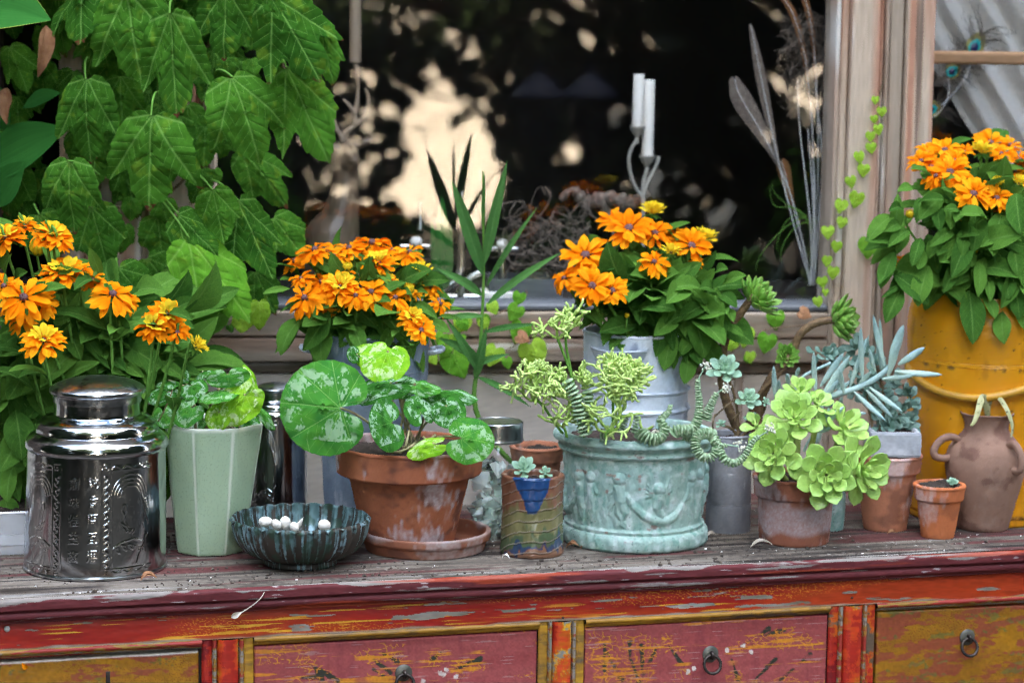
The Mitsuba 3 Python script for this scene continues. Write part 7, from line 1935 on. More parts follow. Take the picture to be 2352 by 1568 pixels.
se = thing('succulent', 'chalky blue succulent with long finger leaves in front of the yellow can', 'succulent')
Ys = C_STK[1] - 0.02
def stem_seg(pl, cv, pts, Y, r0, r1, m):
    put('stem', tube(path([P3(cv, x, y, Y) for x, y in pts], 24), np.linspace(size(cv, r0, Y), size(cv, r1, Y), 24), 10), m, pl)
stem_seg(se, y4, [(560, 1080), (590, 900), (640, 745), (860, 665), (1060, 560), (1150, 480)], Ys, 27, 22, 'mat_chalk')
stem_seg(se, y4, [(400, 1000), (400, 800), (420, 620), (540, 520), (680, 455)], Ys + 0.01, 14, 11, 'mat_chalk')
stem_seg(se, y4, [(470, 1150), (500, 1080), (560, 1000)], Ys - 0.05, 10, 9, 'mat_chalk')
for x0, y0, x1, y1_, w, dy in [(1100, 480, 1012, 80, 46, 0), (1085, 400, 1065, 110, 32, .01), (1140, 480, 1250, 160, 74, -.01), (1210, 470, 1418, 335, 58, -.005), (1185, 525, 1555, 550, 52, -.015), (1085, 585, 1360, 545, 46, -.01), (985, 650, 1245, 842, 44, -.015), (960, 670, 1165, 882, 42, .0), (858, 680, 1112, 912, 44, -.015), (930, 595, 915, 175, 46, -.005), (1030, 525, 980, 345, 38, -.005),
                       (830, 645, 980, 238, 46, .01), (785, 695, 750, 500, 42, -.01), (600, 740, 832, 398, 56, .005), (562, 705, 545, 370, 44, .0), (600, 640, 782, 378, 52, .012), (640, 725, 745, 590, 44, 0), (560, 995, 785, 798, 54, -.055), (600, 965, 672, 806, 42, -.05), (572, 1000, 708, 952, 42, -.055), (250, 755, 232, 478, 42, .01), (285, 700, 272, 588, 34, .01), (350, 640, 338, 538, 40, .0), (405, 580, 432, 490, 34, .0),
                       (1130, 560, 1215, 300, 56, -.02), (700, 720, 830, 600, 40, .01), (820, 850, 960, 852, 34, 0), (1100, 560, 1040, 300, 40, .015), (890, 640, 1000, 520, 36, .012), (640, 800, 700, 780, 30, 0), (740, 820, 770, 720, 34, .01)]:
    b, t = P3(y4, x0, y0, Ys + dy), P3(y4, x1, y1_, Ys + dy - 0.012)
    w_ = size(y4, w, Ys)
    put('leaf', fleshy(b, t, w_, w_ * 0.72, facing(0, .4), 0.06, 0.48, 0.55, 11, 10, 0.02), 'mat_chalk', se)
du = thing('succulent', 'dusky grey green trailing succulent in the small stone planter', 'succulent')
rd = random.Random(9)
Yd = cs[1]
for pts in ([(1040, 1120), (1110, 980), (1180, 880), (1270, 820), (1300, 720), (1200, 600)], [(1010, 1100), (1070, 960), (1100, 800), (960, 700), (800, 620)], [(1060, 1120), (1150, 940), (1240, 960), (1290, 900)], [(990, 1100), (980, 800), (860, 500), (720, 400), (560, 380)], [(1030, 1100), (1090, 700), (1000, 420), (860, 330)]):
    p = path([P3(y4, x, y, Yd + 0.005 * i) for i, (x, y) in enumerate(pts)], 40)
    put('stem', tube(p, np.linspace(0.0022, 0.0011, 40), 7), 'mat_vine_stem', du)
    for i in range(8, 40, 1):
        for q in range(2):
            d = unit([rd.uniform(-1, 1), rd.uniform(-1, .4), rd.uniform(-.6, 1)])
            l = rd.uniform(0.011, 0.018)
            b = p[i] + d * 0.002
            if rd.random() < 0.75:
                put('leaf', fleshy(b, b + d * l, l * 0.62, l * 0.16, unit([rd.uniform(-.5, .5), -1, .6]), 0.1, 0.62, 0.75, 7, 8, 0.3), 'mat_dusky', du)
sm = thing('succulent', 'tiny grey green rosette in the smallest terracotta pot', 'succulent')
c = P3(c7, 1200, 1128, C_SML[1] - 0.008)
rosette(sm, c - [0, 0, 0.006], (0, -.5, 1), size(c7, 38, C_SML[1]), 22, 'mat_echeveria', 0.62, 0.30, 0.5, 1.5, 0.3, 0.6, tall=0.4)
put('stem', tube([c - [0, 0, 0.006], [c[0], c[1] + 0.003, TOP + H_SML * 0.9]], 0.0014, 6), 'mat_vine_stem', sm)
cu = thing('succulent', 'two little pale green rosettes in the small stoneware cup', 'succulent')
for x, y, r, ax, n in ((1288, 722, 74, (-.1, -.7, .75), 16), (1400, 742, 44, (.1, -.7, .8), 12)):
    c = P3(c5, x, y, C_CUP[1] - 0.014); R = size(c5, r, C_CUP[1])
    rosette(cu, c - unit(ax) * R * 0.25, ax, R, n, 'mat_echeveria', 0.52, 0.16, 0.2, 1.35, 0.32, 0.66)
    put('stem', tube(path([c - unit(ax) * R * 0.3, [c[0], c[1] + 0.006, TOP + H_CUP - 0.018]], 8), 0.0016, 7), 'mat_flesh_stem', cu)
ed = thing('succulent', 'bright green rosette peeping in at the right edge above the jug', 'succulent')
c = P3(c7, 1585, 850, C_JUG[1] + 0.03)
rosette(ed, c, (-.6, -.7, .6), size(c7, 80, 3.0), 16, 'mat_aeonium', 0.5, 0.13, 0.15, 1.3, 0.3, 0.66)
flowerpot('clay_pot', 'terracotta pot just outside the right edge', [c[0] + 0.075, c[1] - 0.02, TOP], 0.026, 0.038, 0.075, 0.02, 'mat_clay_small', seed=81)
put('stem', tube(path([c, c + [0.05, 0, -0.005], [c[0] + 0.075, c[1] - 0.02, TOP + 0.06]], 12), 0.003, 7), 'mat_flesh_stem', ed)

# ---- buttons and sticks in the relief planter
st_ = thing('succulent', 'string of buttons succulent coiling over the rim of the relief planter', 'succulent')
Yq = C_REL[1] - 0.06
def strand(pts, t0, t1, n, dys, flower=None, squash=1.0):
    n = max(6, int(n * 0.9)); t0, t1 = t0 * 1.1, t1 * 1.1
    p = path([P3(c6, x, y, Yq + d) for (x, y), d in zip(pts, dys)], 240)
    s = np.concatenate([[0], np.cumsum(np.linalg.norm(np.diff(p, axis=0), axis=1))])
    parts = [tube(p[::4], 0.0012, 6)]
    for i in range(n):
        u = s[-1] * (i + 0.5) / n
        c = np.array([np.interp(u, s, p[:, k]) for k in range(3)])
        d = unit(np.array([np.interp(min(u + 1e-3, s[-1]), s, p[:, k]) for k in range(3)]) - np.array([np.interp(max(u - 1e-3, 0), s, p[:, k]) for k in range(3)]))
        q = i / n
        D = size(c6, t0 + (t1 - t0) * q, Yq); h = s[-1] / n * 1.0 * squash
        e1 = unit(np.cross(d, [0.2, 1.0, 0.1])); e2 = np.cross(d, e1)
        if i % 2:
            e1, e2 = e2, -e1
        for sg in (1, -1):                                                        # a pair of fleshy leaves
            v, f = ellipsoid((0, 0, 0), (D * 0.36, D * 0.47, h * 0.50), 2)
            v = v + [sg * D * 0.16, 0, 0]; v[:, 2] += 0.16 * np.abs(v[:, 0]) * (0.5 + 0.5 * math.sin(i * 1.9))
            B = np.stack([e1, e2, d], 1)
            uv = np.stack([np.clip(0.5 + v[:, 1] / D, 0, 1) + 2 * ((i * 2 + (sg > 0)) % 400), np.clip(np.abs(v[:, 0]) / (D * 0.54), 0, 1)], 1)
            parts.append((v @ B.T + c, f, uv))
    v, f, uv = join(parts)
    k = put('strand', (v, f, uv), 'mat_buttons', st_); labels[k] = {'kind': 'stuff'}
    if flower:
        q = P3(c6, *flower, Yq + dys[-1]); a = p[-1]
        put('flower_stalk', tube(path([a, (a + q) / 2, q], 8), 0.0009, 6), 'mat_echeveria', st_)
        rf = random.Random(int(flower[0])); B = []
        for i in range(26):
            o = np.array([rf.gauss(0, 1), rf.gauss(0, 1), rf.gauss(0, 1)]) * 0.0032
            B.append(ellipsoid(q + o, (0.0011, 0.0011, 0.0014), 1))
        k = put('flower_head', join(B)[:2], 'mat_white_flower', st_); labels[k] = {'kind': 'stuff'}
strand([(735, 790), (760, 820), (800, 832), (845, 815), (862, 770), (840, 735), (862, 705), (885, 680), (890, 650)], 74, 22, 26, [-.03, -.035, -.035, -.03, -.025, -.02, -.015, -.01, -.01], (815, 800))
strand([(900, 800), (945, 785), (1000, 780), (1030, 735), (1042, 660), (1036, 580), (1036, 520)], 68, 26, 32, [-.02, -.02, -.015, -.01, -.005, 0, 0], (1072, 448))
strand([(1070, 730), (1090, 680), (1112, 630), (1135, 590)], 58, 30, 15, [0, 0, .0, .0], (1178, 556))
strand([(1120, 810), (1060, 800), (1022, 830), (1030, 890), (1075, 930), (1115, 915), (1128, 880)], 58, 46, 30, [-.03, -.035, -.04, -.045, -.045, -.045, -.04], None)
strand([(1080, 790), (1130, 850), (1165, 925), (1220, 955), (1275, 920), (1310, 860), (1355, 815)], 58, 26, 32, [-.03, -.035, -.045, -.045, -.04, -.035, -.03], (1415, 778))
strand([(1110, 830), (1150, 862), (1185, 858)], 40, 22, 8, [-.04, -.04, -.04], (1250, 868))
strand([(345, 520), (375, 570), (405, 640), (418, 710), (440, 775), (450, 810)], 62, 70, 16, [-.03] * 6, None, 0.85)
strand([(455, 570), (462, 640), (458, 720), (450, 800)], 56, 62, 12, [-.02] * 4, None, 0.85)
strand([(620, 800), (640, 760), (655, 700)], 50, 40, 8, [-.02] * 3, None, 0.9)
strand([(700, 800), (712, 750), (715, 700)], 40, 30, 7, [-.02] * 3, None, 0.8)
strand([(520, 810), (560, 800), (590, 770)], 56, 50, 8, [-.03] * 3, None)
strand([(960, 810), (1000, 820), (1060, 800)], 58, 54, 11, [-.01] * 3, None)

rh = thing('succulent', 'yellow green stick succulent bursting from the left of the relief planter', 'succulent')
rs = random.Random(21)
def clump(cx, cy, rx, ry, n, dy, foot, up=0.6, seg=(0.013, 0.020), r=0.00155):
    """forking sticks that spread from a stalk into a dome"""
    C = P3(c6, cx, cy, Yq + dy); Rx, Ry = size(c6, rx, Yq), size(c6, ry, Yq)
    root = C - [0, 0, Ry * 0.75]
    parts = []
    def grow(p, d, depth, rr):
        l = rs.uniform(*seg) * (1.15 if depth == 0 else 0.85 if depth < 3 else 0.6)
        q = p + d * l
        m = (p + q) / 2 + np.array([rs.gauss(0, 1), rs.gauss(0, 1), rs.gauss(0, 1)]) * l * 0.08
        t = tube(path([p, m, q], 5), [rr * 0.85, rr, rr, rr, rr * 0.92], 6)
        uv = t[2].copy(); uv[:, 1] = min(1, depth / 4.0) * 0.7 + 0.3 * uv[:, 1]; uv[:, 0] += 2 * rs.randrange(300)
        parts.append((t[0], t[1], uv))
        e = (q - C) / [Rx, Rx * 0.9, Ry]
        if np.linalg.norm(e) > 1.0 or depth > 5:
            return
        for k in range(2 if rs.random() < 0.75 else 3):
            nd = unit(d * 0.75 + np.array([rs.gauss(0, .62), rs.gauss(0, .62), rs.gauss(0, .5) + 0.10 * up]))
            grow(q, nd, depth + 1, rr * 0.97)
    for i in range(n):
        g = 6.28 * i / n + rs.uniform(-.3, .3)
        grow(root, unit([math.cos(g) * rs.uniform(.2, 1.1), math.sin(g) * rs.uniform(.2, 1.0), rs.uniform(0.25, 1.1)]), 0, r)
    v, f, uv = join(parts)
    k = put('stick_clump', (v, f, uv), 'mat_sticks', rh); labels[k] = {'kind': 'stuff'}
    put('stem', tube(path([root + [0, 0, 0.002]] + [P3(c6, *q, Yq + dy) for q in foot], 20), 0.0016, 7), 'mat_stem', rh)
clump(300, 240, 120, 85, 4, -.01, [(340, 400), (385, 545), (420, 790)], seg=(0.010, 0.015))
clump(395, 180, 62, 62, 3, -.005, [(345, 300), (360, 420), (430, 790)], seg=(0.010, 0.015))
clump(185, 545, 175, 115, 6, -.015, [(230, 660), (270, 720), (330, 800)], 0.2)
clump(590, 520, 185, 135, 7, -.02, [(590, 650), (590, 740), (590, 810)])
clump(330, 690, 110, 105, 5, -.03, [(340, 780), (350, 820)])
clump(575, 720, 125, 95, 5, -.04, [(560, 790), (550, 820)])
clump(440, 720, 90, 90, 5, -.005, [(440, 790), (440, 820)])
clump(745, 750, 60, 60, 3, -.0, [(730, 800), (730, 820)])

# ---- bamboo-like cane
ba = thing('cane_plant', 'upright green cane with narrow strap leaves behind the glass jar', 'plant')
Ym = C_BAM[1]
p = path([P3(c2, 885, 745, Ym - 0.02), P3(c2, 886, 1000, Ym - 0.01), P3(c2, 886, 1250, Ym), P3(c2, 876, 1450, Ym), P3(c2, 862, 1600, Ym), P3(c2, 858, 1800, Ym), [C_BAM[0], C_BAM[1], TOP + 0.05]], 40)
put('stem', tube(p, np.linspace(0.0008, 0.0036, 40), 9), 'mat_stem', ba)
for x0, y0, x1, y1_, w, b in [(884, 1195, 748, 785, 78, .02), (888, 1155, 990, 698, 62, .02), (884, 1010, 890, 748, 22, .01), (900, 1245, 1122, 900, 34, .08), (904, 1322, 1224, 1098, 46, .08), (880, 1285, 678, 1165, 52, .12), (884, 1375, 676, 1392, 36, .10), (890, 1445, 1125, 1410, 36, .08), (862, 1560, 690, 1470, 60, .12), (868, 1620, 720, 1380, 50, .15), (862, 1640, 1090, 1770, 36, .14), (850, 1650, 900, 1420, 54, .05), (850, 1590, 1000, 1540, 40, .1)]:
    B, Tt = P3(c2, x0, y0, Ym - 0.006), P3(c2, x1, y1_, Ym - 0.03)
    put('leaf', leaf(B, Tt, size(c2, w * 0.8, Ym), facing(0.1 * math.sin(x1), 0.45), b, 0.16, 0.40, 0.8, 7, 18), 'mat_bamboo_leaf', ba)

# ---- a dried strap leaf hanging out of the jug
dl = thing('dried_leaf', 'dried spotted strap leaf hooked over the rim of the clay jug', 'leaf')
mat('mat_strap', lambda p, n, uv: mix((0.30, 0.30, 0.12), (0.42, 0.40, 0.22), noise(p.x * 200, p.y * 200, p.z * 200)) * (1 - 0.8 * smoothstep(0.78, 0.86, noise(p.x * 420, p.y * 420, p.z * 420))), 0.6)
def ribbon(pts, w, n=30, turn=0.0):
    q = path(pts, n)
    t = np.gradient(q, axis=0); t /= np.linalg.norm(t, axis=1, keepdims=True)
    s = np.cross(t, [0, -1, 0.25]); s /= np.linalg.norm(s, axis=1, keepdims=True)
    wv = w * np.sin(np.pi * np.linspace(0.12, 0.97, n))[:, None] ** 0.6
    cup = np.cross(s, t)
    v = np.stack([q - s * wv, q - s * wv * 0.4 + cup * wv * 0.35, q + s * wv * 0.4 + cup * wv * 0.35, q + s * wv], 1)
    return v.reshape(-1, 3), quads(n, 4)
Yj = C_JUG[1]
put('strip', ribbon([P3(c7, x, y, Yj - d) for x, y, d in ((1385, 830, 0), (1375, 760, .012), (1355, 705, .02), (1330, 780, .036), (1290, 850, .044))], 0.0042), 'mat_strap', dl)
put('strip', ribbon([P3(c7, x, y, Yj - d) for x, y, d in ((1385, 830, 0), (1395, 720, .01), (1430, 700, .015), (1475, 760, .03), (1505, 840, .036), (1500, 910, .038))], 0.0030), 'mat_strap', dl)
# ------------------------------------------------------------------ behind the window
import manifold3d as m3


def inw(px, py, d):
    """the point behind the house front, d metres inside, that is seen at the pixel"""
    x, z = WALL.hit(px, py, d)
    return WALL.w((x, d, z))


def limbs(bones, edge=0.004, it=12):
    """bones (p0, r0, p1, r1): hulls of spheres, joined and smoothed"""
    whole = None
    for p0, r0, p1, r1 in bones:
        s = m3.Manifold.sphere
        h = (s(r0, 20).translate(list(map(float, p0))) + s(r1, 20).translate(list(map(float, p1)))).hull()
        whole = h if whole is None else whole + h
    m = whole.refine_to_length(edge).to_mesh()
    t = trimesh.Trimesh(np.array(m.vert_properties[:, :3]), np.array(m.tri_verts), process=True)
    trimesh.smoothing.filter_taubin(t, iterations=it)
    return np.array(t.vertices), np.array(t.faces)


mat('mat_stag', lambda p: nmix((0.050, 0.034, 0.024), (0.20, 0.145, 0.10), nfbm(p.x * 60, p.y * 60, p.z * 25)), 0.35)
mat('mat_antler', (0.30, 0.23, 0.17), 0.5)
D0 = 0.16
q = lambda x, y, d=D0: inw(*c2(x, y), d)
pw = 3.45 / F * 0.2296
t = thing('stag_figure', 'brown stag bust with antlers standing inside the window beside the ivy', 'figurine')
put('body', limbs([(q(300, 640), 34 * pw, q(300, 700, D0 - .01), 46 * pw), (q(300, 650), 36 * pw, q(325, 700, D0 - .05), 24 * pw), (q(292, 690), 46 * pw, q(282, 830), 58 * pw), (q(282, 830), 60 * pw, q(260, 960), 84 * pw), (q(260, 960), 84 * pw, q(225, 1040), 120 * pw), (q(225, 1040), 120 * pw, q(225, 1180), 128 * pw),
                   (q(275, 645), 14 * pw, q(180, 640), 18 * pw), (q(180, 640), 18 * pw, q(120, 655), 6 * pw), (q(320, 640), 14 * pw, q(370, 620), 20 * pw), (q(370, 620), 20 * pw, q(408, 604), 5 * pw)]), 'mat_stag', t)
for B in ([(272, 620), (250, 570), (205, 535), (190, 500)], [(285, 615), (300, 565), (355, 520), (385, 450), (370, 385)], [(325, 545), (322, 490), (275, 432)], [(322, 500), (336, 440), (340, 380)], [(250, 572), (235, 530), (228, 490)]):
    put('antler', tube(path([q(x, y) for x, y in B], 16), np.linspace(13, 6, 16) * pw, 9), 'mat_antler', t)
t = thing('wooden_rod', 'pale wooden rod rising from the antlers of the stag', 'rod')
put('rod', tube([q(328, 270), q(330, -300)], 25 * pw, 20), 'mat_antler', t)
put('tip', tube(path([q(341, 400), q(338, 330), q(328, 272)], 10), np.linspace(6, 12, 10) * pw, 9), 'mat_antler', t)
# candles and their holder
mat('mat_wax', (0.80, 0.78, 0.74), 0.5)
mat('mat_pewter', (0.36, 0.35, 0.32), 0.5, metallic=0.4)
q = lambda x, y, d=0.10: inw(*c3(x, y), d)
pw = 3.42 / F * 0.2296
ch = thing('candle_holder', 'dull metal candle holder with two arms inside the window', 'candle holder')
for i, (x, y0, y1_, r) in enumerate(((167, 322, 560, 24), (210, 346, 688, 26))):
    a, b = q(x - 4, y1_, 0.10 + 0.01 * i), q(x + 3, y0, 0.10 + 0.01 * i)
    k = put('candle', tube(np.array([a, a * 0.5 + b * 0.5, b]), r * pw, 22), 'mat_wax')
    tag(k, ('white candle on the left and higher arm of the holder', 'white candle on the right and lower arm of the holder')[i], 'candle')
    put('cup', lathe(smooth_prof([(0.3 * r * pw, -0.020), (0.35 * r * pw, -0.012), (0.9 * r * pw, -0.006), (1.35 * r * pw, 0.001), (1.4 * r * pw, 0.004), (1.05 * r * pw, 0.003), (0, 0.0)]), 28, a), 'mat_pewter', ch)
for B in ([(163, 600), (140, 640), (125, 700), (140, 780), (165, 830), (190, 870)], [(206, 730), (195, 770), (185, 830), (190, 900)], [(255, 680), (240, 730), (210, 790), (190, 860)], [(190, 860), (188, 960), (186, 1100), (186, 1300)]):
    put('arm', tube(path([q(x, y) for x, y in B], 20), 8 * pw, 9), 'mat_pewter', ch)
# old chrome taps, tray of dried moss, dark aloe, grey branch
t = thing('tap', 'old chrome mixer tap with cross handles and white buttons inside the window', 'tap')
q = lambda x, y, d=0.10: inw(*c2(x, y), d)
for bx, by in ((593, 1050), (968, 1060)):
    put('button', ellipsoid(q(bx, by), (27 * pw, 27 * pw, 22 * pw), 3), 'mat_wax', t)
    for s in (-1, 1):
        put('handle', tube([q(bx + 18 * s, by + 18), q(bx + 68 * s, by + 22)], [7 * pw, 12 * pw], 12), 'mat_silver', t)
    put('spindle', tube(path([q(bx, by + 10), q(bx, by + 70), q(bx + 5, by + 270)], 12), np.linspace(11, 22, 12) * pw, 12), 'mat_silver', t)
put('spike', tube(path([q(612, 880), q(612, 960), q(610, 1000)], 8), np.linspace(3, 16, 8) * pw, 10), 'mat_silver', t)
put('spout', tube(path([q(792, 830), q(790, 990), q(790, 1100), q(785, 1180), q(740, 1235), q(660, 1260)], 30), np.linspace(8, 24, 30) * pw, 14), 'mat_silver', t)
put('hose', tube(path([q(880, 1180, .08), q(820, 1215, .08), q(790, 1260, .08), q(790, 1330, .08)], 20), 14 * pw, 12), 'mat_silver', t)
put('pipe', tube([q(590, 1290, 0.12), q(985, 1290, 0.12)], 17 * pw, 12), 'mat_silver', t)
tag(put('white_block', box(-0.005, 0.045, 0.066, 0.12, 1.1042, 1.146, 0.002, Frame(WALL.w((-0.03, 0, 0)) * [1, 1, 0], 4.8)), 'mat_wax', smooth=False), 'small white block on the shelf under the chrome tap', 'block')
t = thing('aloe_plant', 'dark pointed leaves standing before the chrome tap', 'plant')
for x0, y0, x1, y1_, w in ((700, 1260, 705, 850, 85), (690, 1260, 660, 960, 50), (715, 1260, 745, 980, 50)):
    put('leaf', leaf(q(x0, y0, 0.09), q(x1, y1_, 0.085), w * pw, facing(.2, .1), 0.03, 0.3, 0.3, 0.7, 5, 12), 'mat_hosta_plain', t)
put('pot', turned([(0, 0.0), (0.014, 0.0), (0.018, 0.02), (0.016, 0.02), (0, 0.016)], WALL.w((WALL.l(q(700, 1260, .09))[0], 0.09, 1.1045)), 40), 'mat_pewter', t)
t = thing('metal_tray', 'dark blue grey metal trough on the shelf inside the window', 'tray')
x0, x1 = WALL.hit(*c2(905, 1250), .09)[0], WALL.hit(*c2(1225, 1250), .09)[0]
for n, B in (('front', (x0, x1, 0.068, 0.070, 1.105, 1.163)), ('back', (x0, x1, 0.150, 0.152, 1.105, 1.163)), ('end', (x0, x0 + 0.002, 0.0701, 0.1499, 1.105, 1.163)), ('end', (x1 - 0.002, x1, 0.0701, 0.1499, 1.105, 1.163)), ('bottom', (x0, x1, 0.0701, 0.1499, 1.1045, 1.107))):
    wb(n, *B, 'mat_lead', 0.0004, t)
rm = random.Random(5)
S = []
for i in range(150):
    c = q(rm.uniform(1010, 1330), rm.uniform(930, 1200), rm.uniform(.075, .14))
    d = [np.array([rm.gauss(0, 1), rm.gauss(0, .6), rm.gauss(0, .8)]) * 0.014 for _ in range(3)]
    S.append(tube(path([c, c + d[0], c + d[0] + d[1], c + d[0] + d[1] + d[2]], 9), rm.uniform(0.0004, 0.0011), 5))
mat('mat_moss_dry', lambda p, n, uv: mix((0.06, 0.045, 0.035), (0.20, 0.16, 0.13), noise(p.x * 200, p.y * 200, p.z * 200)), 0.8)
tag(put('dried_moss', join(S), 'mat_moss_dry'), 'tangle of dried brown moss in the dark trough', 'moss', kind='stuff')
t = thing('driftwood', 'grey gnarled branch lying behind the candles', 'branch')
put('branch', tube(path([q(1225, 870, .13), q(1290, 835, .13), (q(1340, 880, .13)), q(1420, 860, .12), q(1500, 880, .12), q(1600, 830, .12)], 40), (np.array([14, 26, 34, 30, 36, 24])[np.minimum(np.arange(40) // 7, 5)] * pw) * (1 + 0.2 * np.sin(np.arange(40) * 1.3)), 10), 'mat_moss_dry', t)
put('twig', tube(path([q(1400, 870, .12), q(1450, 960, .12), q(1460, 1060, .11), q(1440, 1300, .11)], 20), np.linspace(22, 12, 20) * pw, 9), 'mat_moss_dry', t)
# vase of feathers and dried stems
q = lambda x, y, d=0.10: inw(*c3(x, y), d)
vb = WALL.w((WALL.l(q(905, 1330))[0], 0.10, 1.1045))
t = thing('glass_vase', 'tall clear glass vase of feathers in the right corner of the window', 'vase')
hv = q(905, 950)[2] - 1.1045
put('glass', lathe(smooth_prof([(0, 0.001, 1), (46 * pw, 0.0, 1), (48 * pw, 0.004), (44 * pw, 0.03), (38 * pw, hv * 0.5), (48 * pw, hv)], 5), 48, vb), 'mat_jar_glass', t)
put('foot', lathe([(0, 0.0), (60 * pw, 0.0), (60 * pw, 0.010), (48 * pw, 0.012), (0, 0.012)], 40, vb), 'mat_jar_glass', t)
mat('mat_quill', (0.55, 0.56, 0.58), 0.4)
leafmat('mat_feather', lambda p, n, uv: mix((0.14, 0.11, 0.095), (0.26, 0.22, 0.19), noise(uv.x * 9, uv.y * 90)) * (0.7 + 0.6 * noise(uv.x * 3, uv.y * 300)), 0.6, 0.5)
leafmat('mat_feather_brown', lambda p, n, uv: mix((0.16, 0.07, 0.03), (0.34, 0.17, 0.08), noise(uv.x * 9, uv.y * 60)), 0.6, 0.5)
LB = ['upright grey brown feather, tallest in the vase', 'broad dusky feather leaning left in the vase', 'brown curled feather at the top right of the window', 'second brown curled feather beside the window post', 'short grey feather low in the vase']
for i, (Q, w, m) in enumerate((([(920, 1240), (800, 800), (720, 430), (655, 105)], 62, 'mat_feather'), ([(915, 1240), (840, 880), (740, 640), (640, 470), (585, 340)], 120, 'mat_feather'), ([(925, 1240), (930, 700), (900, 300), (840, 60), (760, -30)], 44, 'mat_feather_brown'), ([(930, 1240), (950, 700), (935, 250), (900, 20), (860, -60)], 40, 'mat_feather_brown'), ([(915, 1200), (830, 850), (790, 700)], 80, 'mat_feather_brown'))):
    t = thing('feather', LB[i], 'feather')
    p = path([q(x, y, 0.095 + 0.008 * i) for x, y in Q], 40)
    put('shaft', tube(p, np.linspace(4, 1.2, 40) * pw, 6), 'mat_quill', t)
    tg = np.gradient(p, axis=0); tg /= np.linalg.norm(tg, axis=1, keepdims=True)
    sd = np.cross(tg, [0, -1, 0]); sd /= np.linalg.norm(sd, axis=1, keepdims=True)
    wv = w / 2 * pw * np.clip(np.linspace(-0.8, 1.6, 40), 0, 1) * np.sqrt(np.clip(np.linspace(2.2, 0.02, 40), 0, 1))
    for s in (-1, 1):
        v = np.stack([p + s * sd * 0.0003, p + s * sd * wv[:, None] * 0.5 + [0, 0.001, 0], p + s * sd * wv[:, None] + [0, 0.003, 0]], 1)
        v[:, 1:, :] += tg[:, None, :] * (wv * 0.9)[:, None, None] * np.array([0.4, 1.0])[None, :, None]
        v[::5, 2] -= tg[::5] * wv[::5, None] * 0.5
        uv = np.stack(np.broadcast_arrays(np.array([0, .5, 1.0])[None], np.linspace(0, 1, 40)[:, None]), -1).reshape(-1, 2)
        put('vane', (v.reshape(-1, 3), quads(40, 3), uv), m, t)
for i, Q in enumerate(([(912, 1240), (915, 960), (880, 650), (862, 345)], [(920, 1240), (930, 960), (905, 560)], [(930, 1240), (965, 800), (962, 600), (938, 355)], [(925, 1230), (935, 1000), (935, 760)])):
    tag(put('dry_stalk', tube(path([q(x, y, 0.09) for x, y in Q], 24), np.linspace(4.5, 2, 24) * pw, 6), 'mat_quill'), ['long pale stalk leaning left in the glass vase', 'short pale stalk in the middle of the glass vase', 'long pale stalk nearest the window post', 'thin pale stalk behind the others in the glass vase'][i], 'stalk')
t = thing('dried_grass', 'wispy dried grass hanging left out of the glass vase', 'grass')
for Q in ([(905, 960), (840, 940), (790, 1000), (770, 1090)], [(905, 960), (830, 900), (770, 900), (740, 820)], [(905, 970), (850, 990), (800, 1060), (790, 1140)], [(900, 950), (820, 980), (720, 1080), (680, 1180)], [(900, 940), (780, 860), (750, 800)]):
    put('blade', tube(path([q(x, y, 0.085) for x, y in Q], 20), np.linspace(2.6, 0.8, 20) * pw, 5), 'mat_stem', t)
S = []
for i in range(160):
    c = q(rm.uniform(800, 980), rm.uniform(60, 420), rm.uniform(.09, .16)); d = [np.array([rm.gauss(0, 1), rm.gauss(0, .6), rm.gauss(-.5, 1)]) * 0.012 for _ in range(2)]
    S.append(tube(path([c, c + d[0], c + d[0] + d[1]], 7), rm.uniform(0.0003, 0.0008), 4))
tag(put('dried_seed_heads', join(S), 'mat_moss_dry'), 'cloud of brown dried seed heads above the glass vase', 'dried flowers', kind='stuff')
# right window: pale curtain and three peacock feathers
leafmat('mat_curtain', lambda p, n, uv: mix((0.60, 0.58, 0.55), (0.70, 0.68, 0.65), noise(p.x * 500, p.y * 500, p.z * 500)), 0.8, 0.5)
d_ = 0.17
edge = [(926, -170), (928, 0), (933, 62), (949, 92), (978, 138), (1012, 172), (1030, 260), (1034, 380)]
E = path([WALL.l(inw(x, y, d_)) for x, y in edge], 90)
n = 150
u = np.linspace(0, 1, n)
xr = WALL.hit(1150, 100, d_)[0]
v = np.zeros((90, n, 3))
for i in range(90):
    x = E[i, 0] + (xr - E[i, 0]) * u
    z = E[i, 2] - 0.06 * u * 0
    ph = 2 * np.pi * ((x - E[0, 0]) * 1.0 + (E[i, 2] - 1.5) * 0.62) / 0.052 + 5 * nfbm(((x - E[0, 0]) + (E[i, 2] - 1.5) * 0.62) * 14, E[i, 2] * 3)
    v[i] = np.stack([x, d_ + 0.010 * np.sin(ph) * np.clip(u * 14, 0.3, 1) + 0.006 * np.sin(ph * 0.43 + 1) + 0.02 * u, np.full(n, z)], -1)
t = thing('curtain', 'pale grey curtain drawn aside in the right hand window', 'curtain')
put('cloth', (WALL.w(v.reshape(-1, 3)), quads(90, n)), 'mat_curtain', t)
mat('mat_eye_bronze', lambda p, n, uv: mix((0.20, 0.17, 0.03), (0.30, 0.26, 0.06), noise(p.x * 300, p.z * 300)), 0.4)
mat('mat_eye_teal', (0.01, 0.30, 0.30), 0.35)
mat('mat_eye_navy', (0.008, 0.012, 0.07), 0.35)
mat('mat_barb', lambda p, n, uv: mix((0.03, 0.024, 0.02), (0.09, 0.07, 0.055), noise(p.x * 90, p.z * 90)), 0.6)
c6b = conv(2020, 0, 540 / 1841)
pb = 3.44 / F * 0.1173
